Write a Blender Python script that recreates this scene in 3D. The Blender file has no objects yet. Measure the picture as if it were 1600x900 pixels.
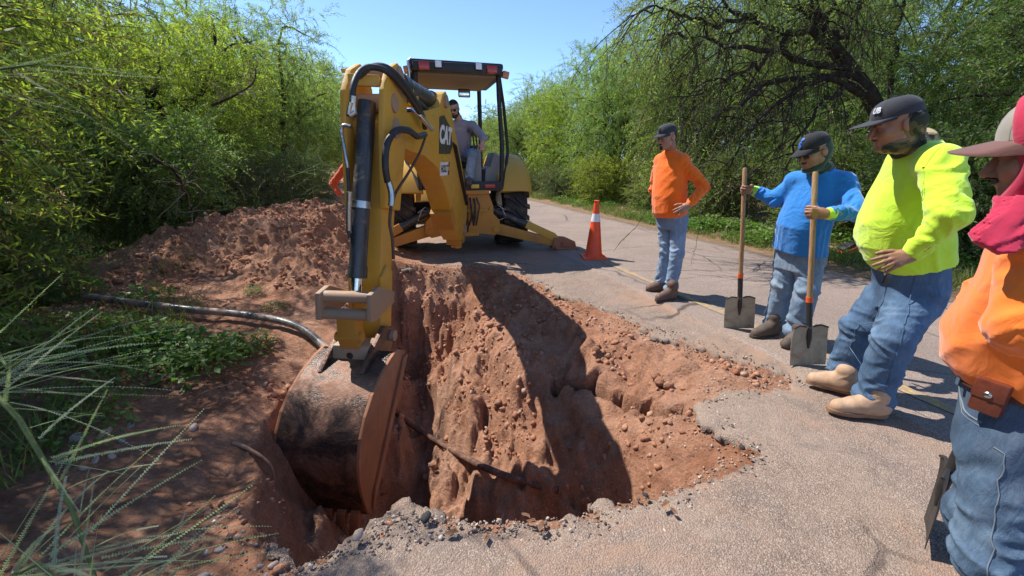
import bpy, bmesh, math, random
import numpy as np
import openvdb as vdb
from mathutils import Vector, Matrix

# ------------------------------------------------------------------ camera, sky, sun, exposure
SC = bpy.context.scene
COL = SC.collection
R = math.radians
CAM_H, FPX, PITCH = 1.45, 630.0, math.atan(195 / 630.0)
cam_d = bpy.data.cameras.new('camera')
cam = bpy.data.objects.new('camera', cam_d)
COL.objects.link(cam)
cam.location = (0, 0, CAM_H)
cam.rotation_euler = (R(90) - PITCH, 0, 0)
cam_d.sensor_width = 36.0
cam_d.lens = 36.0 * FPX / 1600.0
cam_d.clip_start = 0.05
cam_d.clip_end = 2000
SC.camera = cam

SUN_EL = R(55)
SUN_AZ_VEC = Vector((-0.87, 0.49, 0)).normalized()      # where the sun stands, seen from above
world = bpy.data.worlds.new('World')
SC.world = world
world.use_nodes = True
wn = world.node_tree
bg = wn.nodes['Background']
sky = wn.nodes.new('ShaderNodeTexSky')
sky.sky_type = 'NISHITA'
sky.sun_disc = False
sky.sun_elevation = SUN_EL
sky.sun_rotation = math.atan2(SUN_AZ_VEC.x, SUN_AZ_VEC.y)
sky.altitude = 1200
sky.air_density = 0.75
sky.dust_density = 0.0
sky.ozone_density = 4.5
wn.links.new(sky.outputs[0], bg.inputs[0])
bg.inputs[1].default_value = 0.15
sun_d = bpy.data.lights.new('sun', 'SUN')
sun_d.energy = 3.8
sun_d.angle = R(0.5)
sun_d.color = (1.0, 0.955, 0.88)
sun = bpy.data.objects.new('sun', sun_d)
COL.objects.link(sun)
to_sun = Vector((SUN_AZ_VEC.x * math.cos(SUN_EL), SUN_AZ_VEC.y * math.cos(SUN_EL), math.sin(SUN_EL)))
sun.rotation_euler = to_sun.to_track_quat('Z', 'Y').to_euler()
SC.view_settings.view_transform = 'Standard'
SC.view_settings.look = 'None'
SC.view_settings.exposure = 1.0
SC.view_settings.gamma = 1.0

# ------------------------------------------------------------------ helpers
cp, sp = math.cos(PITCH), math.sin(PITCH)


def ray(u, v):
    a, b = (u - 800) / FPX, -(v - 450) / FPX
    return Vector((a, cp + b * sp, -sp + b * cp))


def at(u, v, Y):
    "survey helper: the point at distance Y seen in direction u, v"
    d = ray(u, v)
    return Vector((d.x * Y / d.y, Y, CAM_H + d.z * Y / d.y))


def gr(u, v, z=0.0):
    d = ray(u, v)
    t = (z - CAM_H) / d.z
    return Vector((d.x * t, d.y * t, z))


def tag(o, label=None, cat=None, group=None, kind=None):
    if label: o['label'] = label
    if cat: o['category'] = cat
    if group: o['group'] = group
    if kind: o['kind'] = kind
    return o


def empty(name, loc=(0, 0, 0), rz=0.0):
    o = bpy.data.objects.new(name, None)
    o.location = loc
    o.rotation_euler = (0, 0, rz)
    o.empty_display_size = 0.2
    COL.objects.link(o)
    return o


def link(name, me, mat=None, parent=None, smooth=False):
    if mat is not None and not me.materials:
        me.materials.append(mat)
    if smooth is True:
        me.polygons.foreach_set('use_smooth', [True] * len(me.polygons))
    o = bpy.data.objects.new(name, me)
    COL.objects.link(o)
    if parent is not None:
        o.parent = parent
    return o


def np_mesh(name, V, F, attrs=None):
    "V (n,3); F (m,k) all faces of k corners"
    V = np.asarray(V, np.float32)
    F = np.asarray(F, np.int32)
    me = bpy.data.meshes.new(name)
    m, k = F.shape
    me.vertices.add(len(V))
    me.vertices.foreach_set('co', V.ravel())
    me.loops.add(m * k)
    me.loops.foreach_set('vertex_index', F.ravel())
    me.polygons.add(m)
    me.polygons.foreach_set('loop_start', np.arange(0, m * k, k, dtype=np.int32))
    if attrs:
        for an, arr in attrs.items():
            a = me.attributes.new(an, 'FLOAT', 'POINT')
            a.data.foreach_set('value', np.asarray(arr, np.float32))
    me.update(calc_edges=True)
    return me


class MB:
    "collects simple solids into one mesh (local coordinates)"

    def __init__(s):
        s.bm = bmesh.new()

    def box(s, c, size, rot=None, bevel=0.0, mi=0):
        r = bmesh.ops.create_cube(s.bm, size=1.0)
        vs = r['verts']
        M = Matrix.Translation(Vector(c)) @ (rot.to_4x4() if rot is not None else Matrix.Identity(4)) @ Matrix.Diagonal((size[0], size[1], size[2], 1))
        bmesh.ops.transform(s.bm, matrix=M, verts=vs)
        if bevel > 0:
            es = list({e for v in vs for e in v.link_edges})
            bmesh.ops.bevel(s.bm, geom=es, offset=bevel, segments=2, affect='EDGES', profile=0.6)
        return s

    def cyl(s, a, b, r0, r1=None, n=16, caps=True):
        a, b = Vector(a), Vector(b)
        r1 = r0 if r1 is None else r1
        d = b - a
        M = Matrix.Translation((a + b) / 2) @ d.to_track_quat('Z', 'Y').to_matrix().to_4x4()
        bmesh.ops.create_cone(s.bm, cap_ends=caps, segments=n, radius1=r0, radius2=r1, depth=d.length, matrix=M)
        return s

    def tube(s, pts, r, n=8, caps=True):
        pts = [Vector(p) for p in pts]
        rs = r if isinstance(r, (list, tuple)) else [r] * len(pts)
        rings = []
        up = Vector((0, 0, 1))
        prev = None
        for i, p in enumerate(pts):
            t = (pts[min(i + 1, len(pts) - 1)] - pts[max(i - 1, 0)]).normalized()
            if prev is None:
                x = t.cross(up)
                if x.length < 0.05: x = t.cross(Vector((1, 0, 0)))
            else:
                x = prev - t * prev.dot(t)
            x.normalize()
            prev = x
            y = t.cross(x)
            rings.append([s.bm.verts.new(p + (x * math.cos(2 * math.pi * k / n) + y * math.sin(2 * math.pi * k / n)) * rs[i]) for k in range(n)])
        for A, B in zip(rings, rings[1:]):
            for k in range(n):
                s.bm.faces.new((A[k], A[(k + 1) % n], B[(k + 1) % n], B[k]))
        if caps:
            s.bm.faces.new(rings[0][::-1])
            s.bm.faces.new(rings[-1])
        return s

    def prism(s, poly, w, frame, bevel=0.0, w0=None):
        "outline poly of (a, b) pairs extruded along the frame's third axis from w0 to w; frame = function (a, b, c) -> point"
        lo = -w if w0 is None else w0
        A = [s.bm.verts.new(frame(a, b, lo)) for a, b in poly]
        B = [s.bm.verts.new(frame(a, b, w)) for a, b in poly]
        n = len(poly)
        fs = [s.bm.faces.new(A[::-1]), s.bm.faces.new(B)]
        for k in range(n):
            fs.append(s.bm.faces.new((A[k], A[(k + 1) % n], B[(k + 1) % n], B[k])))
        bmesh.ops.recalc_face_normals(s.bm, faces=fs)
        if bevel > 0:
            es = list({e for f in fs for e in f.edges})
            bmesh.ops.bevel(s.bm, geom=es, offset=bevel, segments=2, affect='EDGES', profile=0.6)
        return s

    def lathe(s, prof, n=24, M=None):
        "profile (r, z) turned about Z"
        rings = []
        for r, z in prof:
            rings.append([s.bm.verts.new((r * math.cos(2 * math.pi * k / n), r * math.sin(2 * math.pi * k / n), z)) for k in range(n)])
        fs = []
        for A, B in zip(rings, rings[1:]):
            for k in range(n):
                fs.append(s.bm.faces.new((A[k], A[(k + 1) % n], B[(k + 1) % n], B[k])))
        fs.append(s.bm.faces.new(rings[0][::-1]))
        fs.append(s.bm.faces.new(rings[-1]))
        if M is not None:
            bmesh.ops.transform(s.bm, matrix=M, verts=[v for r_ in rings for v in r_])
        return s

    def mesh(s, name, smooth=None):
        bmesh.ops.recalc_face_normals(s.bm, faces=s.bm.faces[:])
        me = bpy.data.meshes.new(name)
        s.bm.to_mesh(me)
        s.bm.free()
        if smooth is not None:
            me.polygons.foreach_set('use_smooth', [True] * len(me.polygons))
            me.set_sharp_from_angle(angle=R(smooth))
        return me

    def build(s, name, mat, parent=None, smooth=35):
        return link(name, s.mesh(name, smooth), mat, parent)


# ------------------------------------------------------------------ noise (numpy)
_rng = np.random.default_rng(7)
_TAB = _rng.random((256, 256)).astype(np.float32)


def vnoise(x, y):
    xi, yi = np.floor(x).astype(np.int64), np.floor(y).astype(np.int64)
    fx, fy = x - xi, y - yi
    fx, fy = fx * fx * (3 - 2 * fx), fy * fy * (3 - 2 * fy)
    a, b = _TAB[xi & 255, yi & 255], _TAB[(xi + 1) & 255, yi & 255]
    c, d = _TAB[xi & 255, (yi + 1) & 255], _TAB[(xi + 1) & 255, (yi + 1) & 255]
    return (a + (b - a) * fx) * (1 - fy) + (c + (d - c) * fx) * fy - 0.5


def fbm(x, y, wl, octs, gain=0.5):
    s, a = 0.0, 1.0
    for o in range(octs):
        s = s + a * vnoise(x / wl + 17.3 * o, y / wl + 9.1 * o)
        wl *= 0.5
        a *= gain
    return s


# ------------------------------------------------------------------ materials
MATS = {}


class NT:
    "small node-graph writer"

    def __init__(s, name):
        s.m = bpy.data.materials.new(name)
        s.m.use_nodes = True
        s.t = s.m.node_tree
        s.b = s.t.nodes['Principled BSDF']
        s.out = s.t.nodes['Material Output']
        MATS[name] = s.m

    def n(s, typ, **kw):
        nd = s.t.nodes.new(typ)
        for k, v in kw.items():
            if k.startswith('i_'):
                nd.inputs[k[2:].replace('_', ' ')].default_value = v
            else:
                setattr(nd, k, v)
        return nd

    def l(s, a, b):
        s.t.links.new(a, b)

    def co(s, kind='Object'):
        return s.n('ShaderNodeTexCoord').outputs[kind]

    def noise(s, scale, detail=4, rough=0.6, vec=None, dist=0.0):
        nd = s.n('ShaderNodeTexNoise')
        nd.inputs['Scale'].default_value = scale
        nd.inputs['Detail'].default_value = detail
        nd.inputs['Roughness'].default_value = rough
        nd.inputs['Distortion'].default_value = dist
        s.l(vec if vec is not None else s.co(), nd.inputs['Vector'])
        return nd.outputs['Fac']

    def vor(s, scale, feature='F1', out='Distance', vec=None, rnd=1.0):
        nd = s.n('ShaderNodeTexVoronoi', feature=feature)
        nd.inputs['Scale'].default_value = scale
        nd.inputs['Randomness'].default_value = rnd
        s.l(vec if vec is not None else s.co(), nd.inputs['Vector'])
        return nd.outputs[out]

    def ramp(s, fac, stops, interp='LINEAR'):
        nd = s.n('ShaderNodeValToRGB')
        nd.color_ramp.interpolation = interp
        els = nd.color_ramp.elements
        while len(els) < len(stops):
            els.new(0.5)
        for e, (p, c) in zip(els, stops):
            e.position = p
            e.color = (c, c, c, 1) if not isinstance(c, tuple) else (*c, 1)
        s.l(fac, nd.inputs[0])
        return nd.outputs[0]

    def mix(s, fac, a, b, mode='MIX'):
        nd = s.n('ShaderNodeMix', data_type='RGBA', blend_type=mode)
        for sock, v in ((0, fac), (6, a), (7, b)):
            if isinstance(v, (int, float)):
                nd.inputs[sock].default_value = v if sock == 0 else (v, v, v, 1)
            elif isinstance(v, tuple):
                nd.inputs[sock].default_value = (*v, 1)
            else:
                s.l(v, nd.inputs[sock])
        return nd.outputs[2]

    def math(s, op, a, b=0.0, clamp=False):
        nd = s.n('ShaderNodeMath', operation=op, use_clamp=clamp)
        for i, v in enumerate((a, b)):
            if isinstance(v, (int, float)): nd.inputs[i].default_value = v
            else: s.l(v, nd.inputs[i])
        return nd.outputs[0]

    def base(s, c):
        if isinstance(c, tuple): s.b.inputs['Base Color'].default_value = (*c, 1)
        else: s.l(c, s.b.inputs['Base Color'])

    def rough(s, r, spec=0.5, metal=0.0):
        if isinstance(r, (int, float)): s.b.inputs['Roughness'].default_value = r
        else: s.l(r, s.b.inputs['Roughness'])
        s.b.inputs['Specular IOR Level'].default_value = spec
        s.b.inputs['Metallic'].default_value = metal

    def bump(s, h, strength=0.5, dist=0.01, prev=None):
        nd = s.n('ShaderNodeBump')
        nd.inputs['Strength'].default_value = strength
        nd.inputs['Distance'].default_value = dist
        s.l(h, nd.inputs['Height'])
        if prev is not None: s.l(prev, nd.inputs['Normal'])
        s.l(nd.outputs[0], s.b.inputs['Normal'])
        return nd.outputs[0]


def mat_simple(name, c, rough=0.5, metal=0.0, var=0.15, scale=12, bump=0.0, bscale=60, spec=0.5):
    t = NT(name)
    nz = t.noise(scale, 5, 0.65)
    lo, hi = tuple(x * (1 - var) for x in c), tuple(min(1, x * (1 + var)) for x in c)
    t.base(t.ramp(nz, [(0.3, lo), (0.7, hi)]))
    rr = t.ramp(t.noise(scale * 1.7, 3), [(0.3, max(0, rough - 0.1)), (0.7, min(1, rough + 0.1))])
    t.rough(rr, spec, metal)
    if bump > 0:
        t.bump(t.noise(bscale, 4, 0.6), bump, 0.004)
    return t.m


def leaf_mat(name, dark, light, trans=0.35, dry=None):
    t = NT(name)
    a = t.n('ShaderNodeAttribute', attribute_name='v')
    stops = [(0.0, dark), (0.75, light)] + ([(1.0, dry)] if dry else [])
    c = t.ramp(a.outputs['Fac'], stops)
    oi = t.n('ShaderNodeObjectInfo')
    hs = t.n('ShaderNodeHueSaturation')
    t.l(t.math('ADD', t.math('MULTIPLY', oi.outputs['Random'], 0.03), 0.485), hs.inputs['Hue'])
    t.l(t.math('ADD', t.math('MULTIPLY', oi.outputs['Random'], 0.3), 0.85), hs.inputs['Value'])
    t.l(c, hs.inputs['Color'])
    t.l(hs.outputs[0], t.b.inputs['Base Color'])
    t.rough(0.55, 0.35)
    tr = t.n('ShaderNodeBsdfTranslucent')
    t.l(t.mix(1.0, hs.outputs[0], (1.3, 1.6, 0.65), 'MULTIPLY'), tr.inputs['Color'])
    mx = t.n('ShaderNodeMixShader')
    mx.inputs[0].default_value = trans
    t.l(t.b.outputs[0], mx.inputs[1])
    t.l(tr.outputs[0], mx.inputs[2])
    t.l(mx.outputs[0], t.out.inputs['Surface'])
    return t.m
# ------------------------------------------------------------------ ground, pit, road
RD = Vector((-0.309, 0.951))          # direction of the road, away from the camera
RN = Vector((0.951, 0.309))           # across the road, to the right
RIM = [(-1.75, 5.78), (-1.3, 5.86), (-0.85, 5.78), (-0.45, 5.8), (-0.09, 5.66), (0.3, 4.98), (0.71, 4.24), (1.19, 3.5), (1.6, 3.04), (1.99, 2.56),
       (1.52, 2.40), (1.21, 2.26), (1.16, 2.05), (1.29, 1.80), (0.95, 1.62), (0.59, 1.49), (0.28, 1.39), (-0.16, 1.35), (-0.5, 1.42), (-0.66, 1.27), (-0.83, 1.15),
       (-1.08, 1.32), (-1.32, 1.66), (-1.58, 2.06), (-1.78, 2.55), (-1.72, 3.0), (-1.62, 3.4), (-1.70, 4.2), (-1.80, 5.0)]
#        wall profile per edge: (width of first slope, first slope, second slope)
WALL = {0: (0.0, 0, 1.2), 1: (0.0, 0, 1.25), 2: (0.0, 0, 1.3), 3: (0.0, 0, 1.45), 4: (0.45, .42, 1.5), 5: (0.75, .38, 1.2), 6: (0.9, .34, 1.3), 7: (0.95, .30, 1.3), 8: (0.9, .3, 1.3),
        9: (0.5, .35, 1.6), 10: (0.45, .4, 1.8), 11: (0.35, .5, 2.0), 12: (0.3, .6, 2.2), 13: (0.1, .8, 2.6)}
RIMA = np.array(RIM)


def rim_distance(x, y):
    "signed distance to the pit outline (negative inside) and the depth its walls give"
    n = len(RIMA)
    best = np.full(x.shape, 1e9)
    inside = np.zeros(x.shape, bool)
    inv = np.zeros(x.shape)
    for i in range(n):
        ax, ay = RIMA[i]
        bx, by = RIMA[(i + 1) % n]
        dx, dy = bx - ax, by - ay
        h = np.clip(((x - ax) * dx + (y - ay) * dy) / (dx * dx + dy * dy), 0, 1)
        d = np.hypot(x - ax - dx * h, y - ay - dy * h)
        best = np.minimum(best, d)
        w, s1, s2 = WALL.get(i, (0.0, 0, 2.6))
        dep = np.where(d < w, d * s1, w * s1 + (d - w) * s2)
        inv += 1.0 / (dep + 0.02) ** 10
        c = ((ay > y) != (by > y)) & (x < dx * (y - ay) / (dy + 1e-12) + ax)
        inside ^= c
    depth = inv ** (-1 / 10.0)
    return np.where(inside, -best, best), depth


def gauss(x, y, cx, cy, sx, sy, a=0.0):
    c, s = math.cos(a), math.sin(a)
    u, v = (x - cx) * c + (y - cy) * s, -(x - cx) * s + (y - cy) * c
    return np.exp(-(u / sx) ** 2 - (v / sy) ** 2)


def sstep(a, b, x):
    t = np.clip((x - a) / (b - a), 0, 1)
    return t * t * (3 - 2 * t)


def clods(x, y, cell, seed, keep=0.5):
    "rounded lumps scattered on a jittered grid: height 0..1"
    xi, yi = np.floor(x / cell).astype(np.int64), np.floor(y / cell).astype(np.int64)
    out = np.zeros(x.shape)
    for dx in (-1, 0, 1):
        for dy in (-1, 0, 1):
            a, b = xi + dx, yi + dy
            r1 = _TAB[(a * 7 + seed) & 255, (b * 13 + seed) & 255]
            r2 = _TAB[(a * 11 + seed + 50) & 255, (b * 5 + seed) & 255]
            r3 = _TAB[(a * 3 + seed + 90) & 255, (b * 17 + seed) & 255]
            px, py = (a + 0.15 + 0.7 * r1) * cell, (b + 0.15 + 0.7 * r2) * cell
            rad = cell * (0.22 + 0.4 * r3)
            ang = r1 * 6.28
            u = (x - px) * np.cos(ang) + (y - py) * np.sin(ang)
            v = -(x - px) * np.sin(ang) + (y - py) * np.cos(ang)
            q = 1 - (u / rad) ** 2 - (v / (rad * 0.7)) ** 2
            out = np.maximum(out, np.where((q > 0) & (r2 * 0.7 + r3 * 0.3 < keep), np.sqrt(np.maximum(q, 0)) * rad / cell, 0))
    return out


def terrain(x, y):
    x, y = np.asarray(x, float), np.asarray(y, float)
    n = x * RN.x + y * RN.y
    s = x * RD.x + y * RD.y
    wob = fbm(x, y, 0.5, 4) * 0.10
    sd, dep = rim_distance(x + wob, y + wob * 0.7)
    inside = sd < 0
    z = np.zeros(x.shape)
    # shoulders
    rough = fbm(x, y, 0.35, 5, 0.55)
    left = sstep(0.3, -0.8, n + 0.75 * sstep(2.6, 1.5, s))
    right = sstep(6.2, 7.4, n)
    z += left * (0.05 + 0.10 * fbm(x, y, 2.5, 3)) + left * rough * 0.05
    z += right * (0.03 + 0.12 * fbm(x + 40, y, 3.0, 3)) + right * rough * 0.03
    z += -0.05 * sstep(0.45, 0.3, n) * 0
    # under the road the soil lies lower than the asphalt
    z -= 0.035 * (1 - left) * (1 - right)
    # left bank: hummock towards the bushes, slump towards the pit
    bank = sstep(0.0, -1.6, n) * sstep(7.5, 5.0, y)
    z += bank * 0.12 * sstep(-1.2, -3.0, n)
    slump = np.exp(-np.maximum(sd, 0) / 0.45) * left
    z -= slump * 0.22
    # spoil mound
    m = 0.62 * gauss(x, y, -2.85, 6.4, 0.75, 0.65) + 0.50 * gauss(x, y, -3.85, 6.1, 0.85, 0.75) + 0.30 * gauss(x, y, -2.8, 5.4, 1.0, 0.7) + 0.28 * gauss(x, y, -4.5, 5.4, 0.9, 0.7) + 0.20 * gauss(x, y, -2.45, 4.7, 0.75, 0.6)
    mm = np.clip(m * 3, 0, 1)
    z += m + mm * (0.10 * rough + 0.15 * clods(x, y, 0.22, 3, 0.55) + 0.09 * clods(x, y, 0.09, 9, 0.7))
    # pit
    far = sstep(4.0, 5.6, y) * sstep(0.3, -0.2, x)
    fl = 1.85 + 0.22 * fbm(x, y, 1.1, 3) - 0.15 * gauss(x, y, -0.4, 3.3, 0.5, 0.45)
    dep = dep + (fbm(x * 1.5 + y * 0.3, y * 0.55, 0.55, 5, 0.6) * 0.46 + np.abs(fbm(x * 2.2, y * 0.6, 0.5, 3)) * 0.25) * np.clip(dep * 1.4, 0, 1)
    # broken ledges down the walls
    st = np.floor(dep / 0.34 + 0.5 * fbm(x, y, 0.9, 2)) * 0.34
    dep = dep * 0.72 + 0.28 * (st + 0.34 * sstep(0.25, 0.8, (dep - st) / 0.34))
    dep = fl - np.log1p(np.exp((fl - dep) / 0.10)) * 0.10
    dep = np.maximum(dep, 0.0)
    inn = np.clip(-sd / 0.25, 0, 1)
    zp = -0.05 - dep + inn * (0.105 * rough + 0.12 * clods(x, y, 0.19, 1, 0.36) + 0.10 * clods(x, y, 0.085, 5, 0.5) * (0.5 + vnoise(x * 1.4, y * 1.4)))
    # the undermined crack on the right-hand shelf
    ck = [(0.45, 3.2), (0.7, 3.02), (0.86, 2.78), (1.02, 2.6), (1.12, 2.36)]
    dc = np.full(x.shape, 1e9)
    for (ax, ay), (bx, by) in zip(ck, ck[1:]):
        h = np.clip(((x - ax) * (bx - ax) + (y - ay) * (by - ay)) / ((bx - ax) ** 2 + (by - ay) ** 2), 0, 1)
        dc = np.minimum(dc, np.hypot(x - ax - (bx - ax) * h, y - ay - (by - ay) * h))
    zp -= 0.34 * sstep(0.10, 0.04, dc + wob * 0.2) 
    zp += 0.05 * sstep(0.22, 0.06, dc) * rough
    z = np.where(inside, np.minimum(z, zp - (1 - left) * 0.0), z)
    # away from the site: gentle rise of the land
    far_d = np.hypot(x, y)
    z += sstep(25, 160, far_d) * 2.0 * sstep(5, 30, np.abs(n - 3.1))
    return z, sd, n, s


def axis(lo, flo, fhi, hi, step, grow=1.16):
    a = list(np.arange(flo, fhi + 1e-6, step))
    st, v = step, fhi
    while v < hi:
        st *= grow
        v += st
        a.append(v)
    st, v = step, flo
    pre = []
    while v > lo:
        st *= grow
        v -= st
        pre.append(v)
    return np.array(pre[::-1] + a)


def grid_faces(nx, ny):
    i = np.arange(nx * ny).reshape(ny, nx)
    return np.stack([i[:-1, :-1], i[:-1, 1:], i[1:, 1:], i[1:, :-1]], -1).reshape(-1, 4)


gx, gy = axis(-400, -4.6, 2.4, 400, 0.0185, 1.13), axis(-300, 0.95, 7.2, 700, 0.0185, 1.13)
GX, GY = np.meshgrid(gx, gy)
GZ, GSD, GN, GS = terrain(GX, GY)
# the far side of the crack overhangs the void below it
CK = [(0.45, 3.2), (0.7, 3.02), (0.86, 2.78), (1.02, 2.6), (1.12, 2.36)]
_b = np.full(GX.shape, 1e9)
_sx, _sy = np.zeros(GX.shape), np.zeros(GX.shape)
for (ax_, ay_), (bx_, by_) in zip(CK, CK[1:]):
    h_ = np.clip(((GX - ax_) * (bx_ - ax_) + (GY - ay_) * (by_ - ay_)) / ((bx_ - ax_) ** 2 + (by_ - ay_) ** 2), 0, 1)
    ox, oy = GX - ax_ - (bx_ - ax_) * h_, GY - ay_ - (by_ - ay_) * h_
    d_ = np.hypot(ox, oy)
    nx_, ny_ = -(by_ - ay_), (bx_ - ax_)
    l_ = math.hypot(nx_, ny_)
    sd_ = (ox * nx_ + oy * ny_) / l_
    up_ = d_ < _b
    _b = np.where(up_, d_, _b)
    k_ = np.where(sd_ > 0.05, 0.14 * np.exp(-((d_ - 0.10) / 0.07) ** 2) * np.clip(4 * h_ * (1 - h_) + 0.35, 0, 1), 0)
    _sx, _sy = np.where(up_, -nx_ / l_ * k_, _sx), np.where(up_, -ny_ / l_ * k_, _sy)
GX, GY = GX + _sx, GY + _sy
me = np_mesh('ground', np.stack([GX, GY, GZ], -1).reshape(-1, 3), grid_faces(len(gx), len(gy)))

t = NT('dirt')
pos = t.n('ShaderNodeNewGeometry').outputs['Position']
big = t.noise(0.9, 5, 0.6, pos)
mid = t.noise(7, 6, 0.7, pos)
fin = t.noise(55, 5, 0.75, pos)
c1 = t.ramp(big, [(0.30, (0.34, 0.155, 0.088)), (0.52, (0.45, 0.24, 0.152)), (0.72, (0.53, 0.325, 0.225))])
c2 = t.ramp(mid, [(0.32, (0.55, 0.50, 0.46)), (0.55, (1.0, 1.0, 1.0)), (0.8, (1.18, 1.2, 1.22))])
c = t.mix(0.85, c1, c2, 'MULTIPLY')
c = t.mix(t.ramp(fin, [(0.35, 0.4), (0.62, 0.0)]), c, (0.17, 0.065, 0.035))
# pale pebbles in the soil
pv = t.vor(42, 'F1', 'Distance', pos)
pc = t.vor(42, 'F1', 'Color', pos)
peb = t.math('MULTIPLY', t.ramp(pv, [(0.22, 1.0), (0.30, 0.0)]), t.ramp(pc, [(0.62, 0.0), (0.66, 0.75)]))
c = t.mix(peb, c, (0.42, 0.30, 0.23))
# litter-brown ground outside the dug area, by position across the road
sx = t.n('ShaderNodeSeparateXYZ')
t.l(pos, sx.inputs[0])
nn = t.math('ADD', t.math('MULTIPLY', sx.outputs[0], RN.x), t.math('MULTIPLY', sx.outputs[1], RN.y))
mr = t.n('ShaderNodeMapRange')
t.l(t.math('ADD', nn, t.math('MULTIPLY', mid, 1.2)), mr.inputs[0])
mr.inputs[1].default_value, mr.inputs[2].default_value = 6.05, 6.6
c = t.mix(mr.outputs[0], c, t.ramp(mid, [(0.3, (0.16, 0.105, 0.06)), (0.7, (0.30, 0.19, 0.11))]))
# darker brown mixed in on the bank left of the hole
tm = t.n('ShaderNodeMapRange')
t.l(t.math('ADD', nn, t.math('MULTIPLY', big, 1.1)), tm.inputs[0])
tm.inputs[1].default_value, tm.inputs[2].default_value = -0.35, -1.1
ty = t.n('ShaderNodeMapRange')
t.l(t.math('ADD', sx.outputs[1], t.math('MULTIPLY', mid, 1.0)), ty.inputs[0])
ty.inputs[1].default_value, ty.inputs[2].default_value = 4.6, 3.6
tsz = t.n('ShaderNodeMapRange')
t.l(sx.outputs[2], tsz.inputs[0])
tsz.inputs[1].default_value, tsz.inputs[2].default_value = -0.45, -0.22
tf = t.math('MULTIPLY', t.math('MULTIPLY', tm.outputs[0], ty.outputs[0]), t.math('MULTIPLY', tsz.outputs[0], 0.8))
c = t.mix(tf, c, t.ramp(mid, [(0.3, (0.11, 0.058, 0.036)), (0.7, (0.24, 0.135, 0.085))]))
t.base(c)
t.rough(0.95, 0.15)
b1 = t.bump(t.noise(28, 8, 0.75, pos), 0.9, 0.035)
b2 = t.bump(t.vor(48, 'SMOOTH_F1', 'Distance', pos), 0.5, 0.014, b1)
t.bump(t.noise(190, 4, 0.7, pos), 0.55, 0.006, b2)
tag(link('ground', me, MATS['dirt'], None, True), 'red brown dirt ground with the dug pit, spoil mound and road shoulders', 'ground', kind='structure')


# the road: a sheet cut along the broken edge of the pit, with the thickness of the asphalt as a skirt
def road_sheet():
    ns = axis(-1.0, -0.75, 3.9, 6.25, 0.022, 1.12)
    ns = ns[(ns > -0.8) & (ns < 6.16)]
    ss = axis(-60, 0.2, 6.9, 420, 0.022, 1.13)
    N, S = np.meshgrid(ns, ss)
    X, Y = N * RN.x + S * RD.x, N * RN.y + S * RD.y
    wob = fbm(X, Y, 0.30, 5, 0.62) * 0.13 + fbm(X, Y, 0.07, 2) * 0.03
    sd, _ = rim_distance(X, Y)
    keep_v = sd - 0.01 + wob > 0
    edge_l = 0.16 - 0.68 * sstep(2.3, 1.5, S) + 0.18 * fbm(S, S * 0 + 3.3, 0.5, 4) + 0.10 * fbm(X, Y, 0.12, 2)
    keep_v &= (N > edge_l)
    keep_v &= N < 6.12 + 0.06 * fbm(S, S * 0 + 8.1, 0.6, 4)
    # loose strip beside the hole on the far side: asphalt gone beyond the tyre marks
    new = sstep(2.79, 2.83, N + 0.03 * fbm(S, S * 0, 0.4, 3))
    crown = 0.0
    Z = 0.0 + 0.022 * new + 0.012 * fbm(X, Y, 0.9, 3) - 0.045 * np.exp(-np.maximum(sd + wob - 0.01, 0) / 0.05) - 0.012 * np.exp(-np.maximum(sd, 0) / 0.2) * (1 - new)
    Z = Z + (1 - new) * 0.010 * fbm(X, Y, 0.09, 3, 0.6)
    F = grid_faces(len(ns), len(ss))
    kf = keep_v.ravel()[F].all(1)
    F = F[kf]
    V = np.stack([X, Y, Z], -1).reshape(-1, 3)
    # boundary edges -> skirt
    E = np.concatenate([F[:, [0, 1]], F[:, [1, 2]], F[:, [2, 3]], F[:, [3, 0]]])
    key = np.sort(E, 1)
    u, idx, cnt = np.unique(key[:, 0].astype(np.int64) * len(V) + key[:, 1], return_index=True, return_counts=True)
    B = E[idx[cnt == 1]]
    used = np.unique(np.concatenate([F.ravel()]))
    bv = np.unique(B.ravel())
    # pull the border on to the true outline so it does not follow the grid
    def fld(x, y):
        w_ = fbm(x, y, 0.30, 5, 0.62) * 0.13 + fbm(x, y, 0.07, 2) * 0.03
        return rim_distance(x, y)[0] - 0.01 + w_
    near = bv[np.abs(sd.ravel()[bv]) < 0.25]
    for _ in range(2):
        x, y = V[near, 0], V[near, 1]
        f0, e_ = fld(x, y), 0.004
        gx_, gy_ = (fld(x + e_, y) - f0) / e_, (fld(x, y + e_) - f0) / e_
        q = np.clip(f0 / np.maximum(gx_ ** 2 + gy_ ** 2, 0.3), -0.016, 0.016)
        V[near, 0] -= q * gx_ / np.maximum(np.hypot(gx_, gy_), 0.5)
        V[near, 1] -= q * gy_ / np.maximum(np.hypot(gx_, gy_), 0.5)
    low = V[bv].copy()
    low[:, 2] -= 0.03
    mp = np.full(len(V) + len(bv), -1)
    loi = np.full(len(V), -1)
    loi[bv] = len(V) + np.arange(len(bv))
    SK = np.stack([B[:, 1], B[:, 0], loi[B[:, 0]], loi[B[:, 1]]], 1)
    VV = np.concatenate([V, low])
    FF = np.concatenate([F, SK])
    us = np.unique(FF.ravel())
    mp[us] = np.arange(len(us))
    return np_mesh('road', VV[us], mp[FF])


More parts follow.
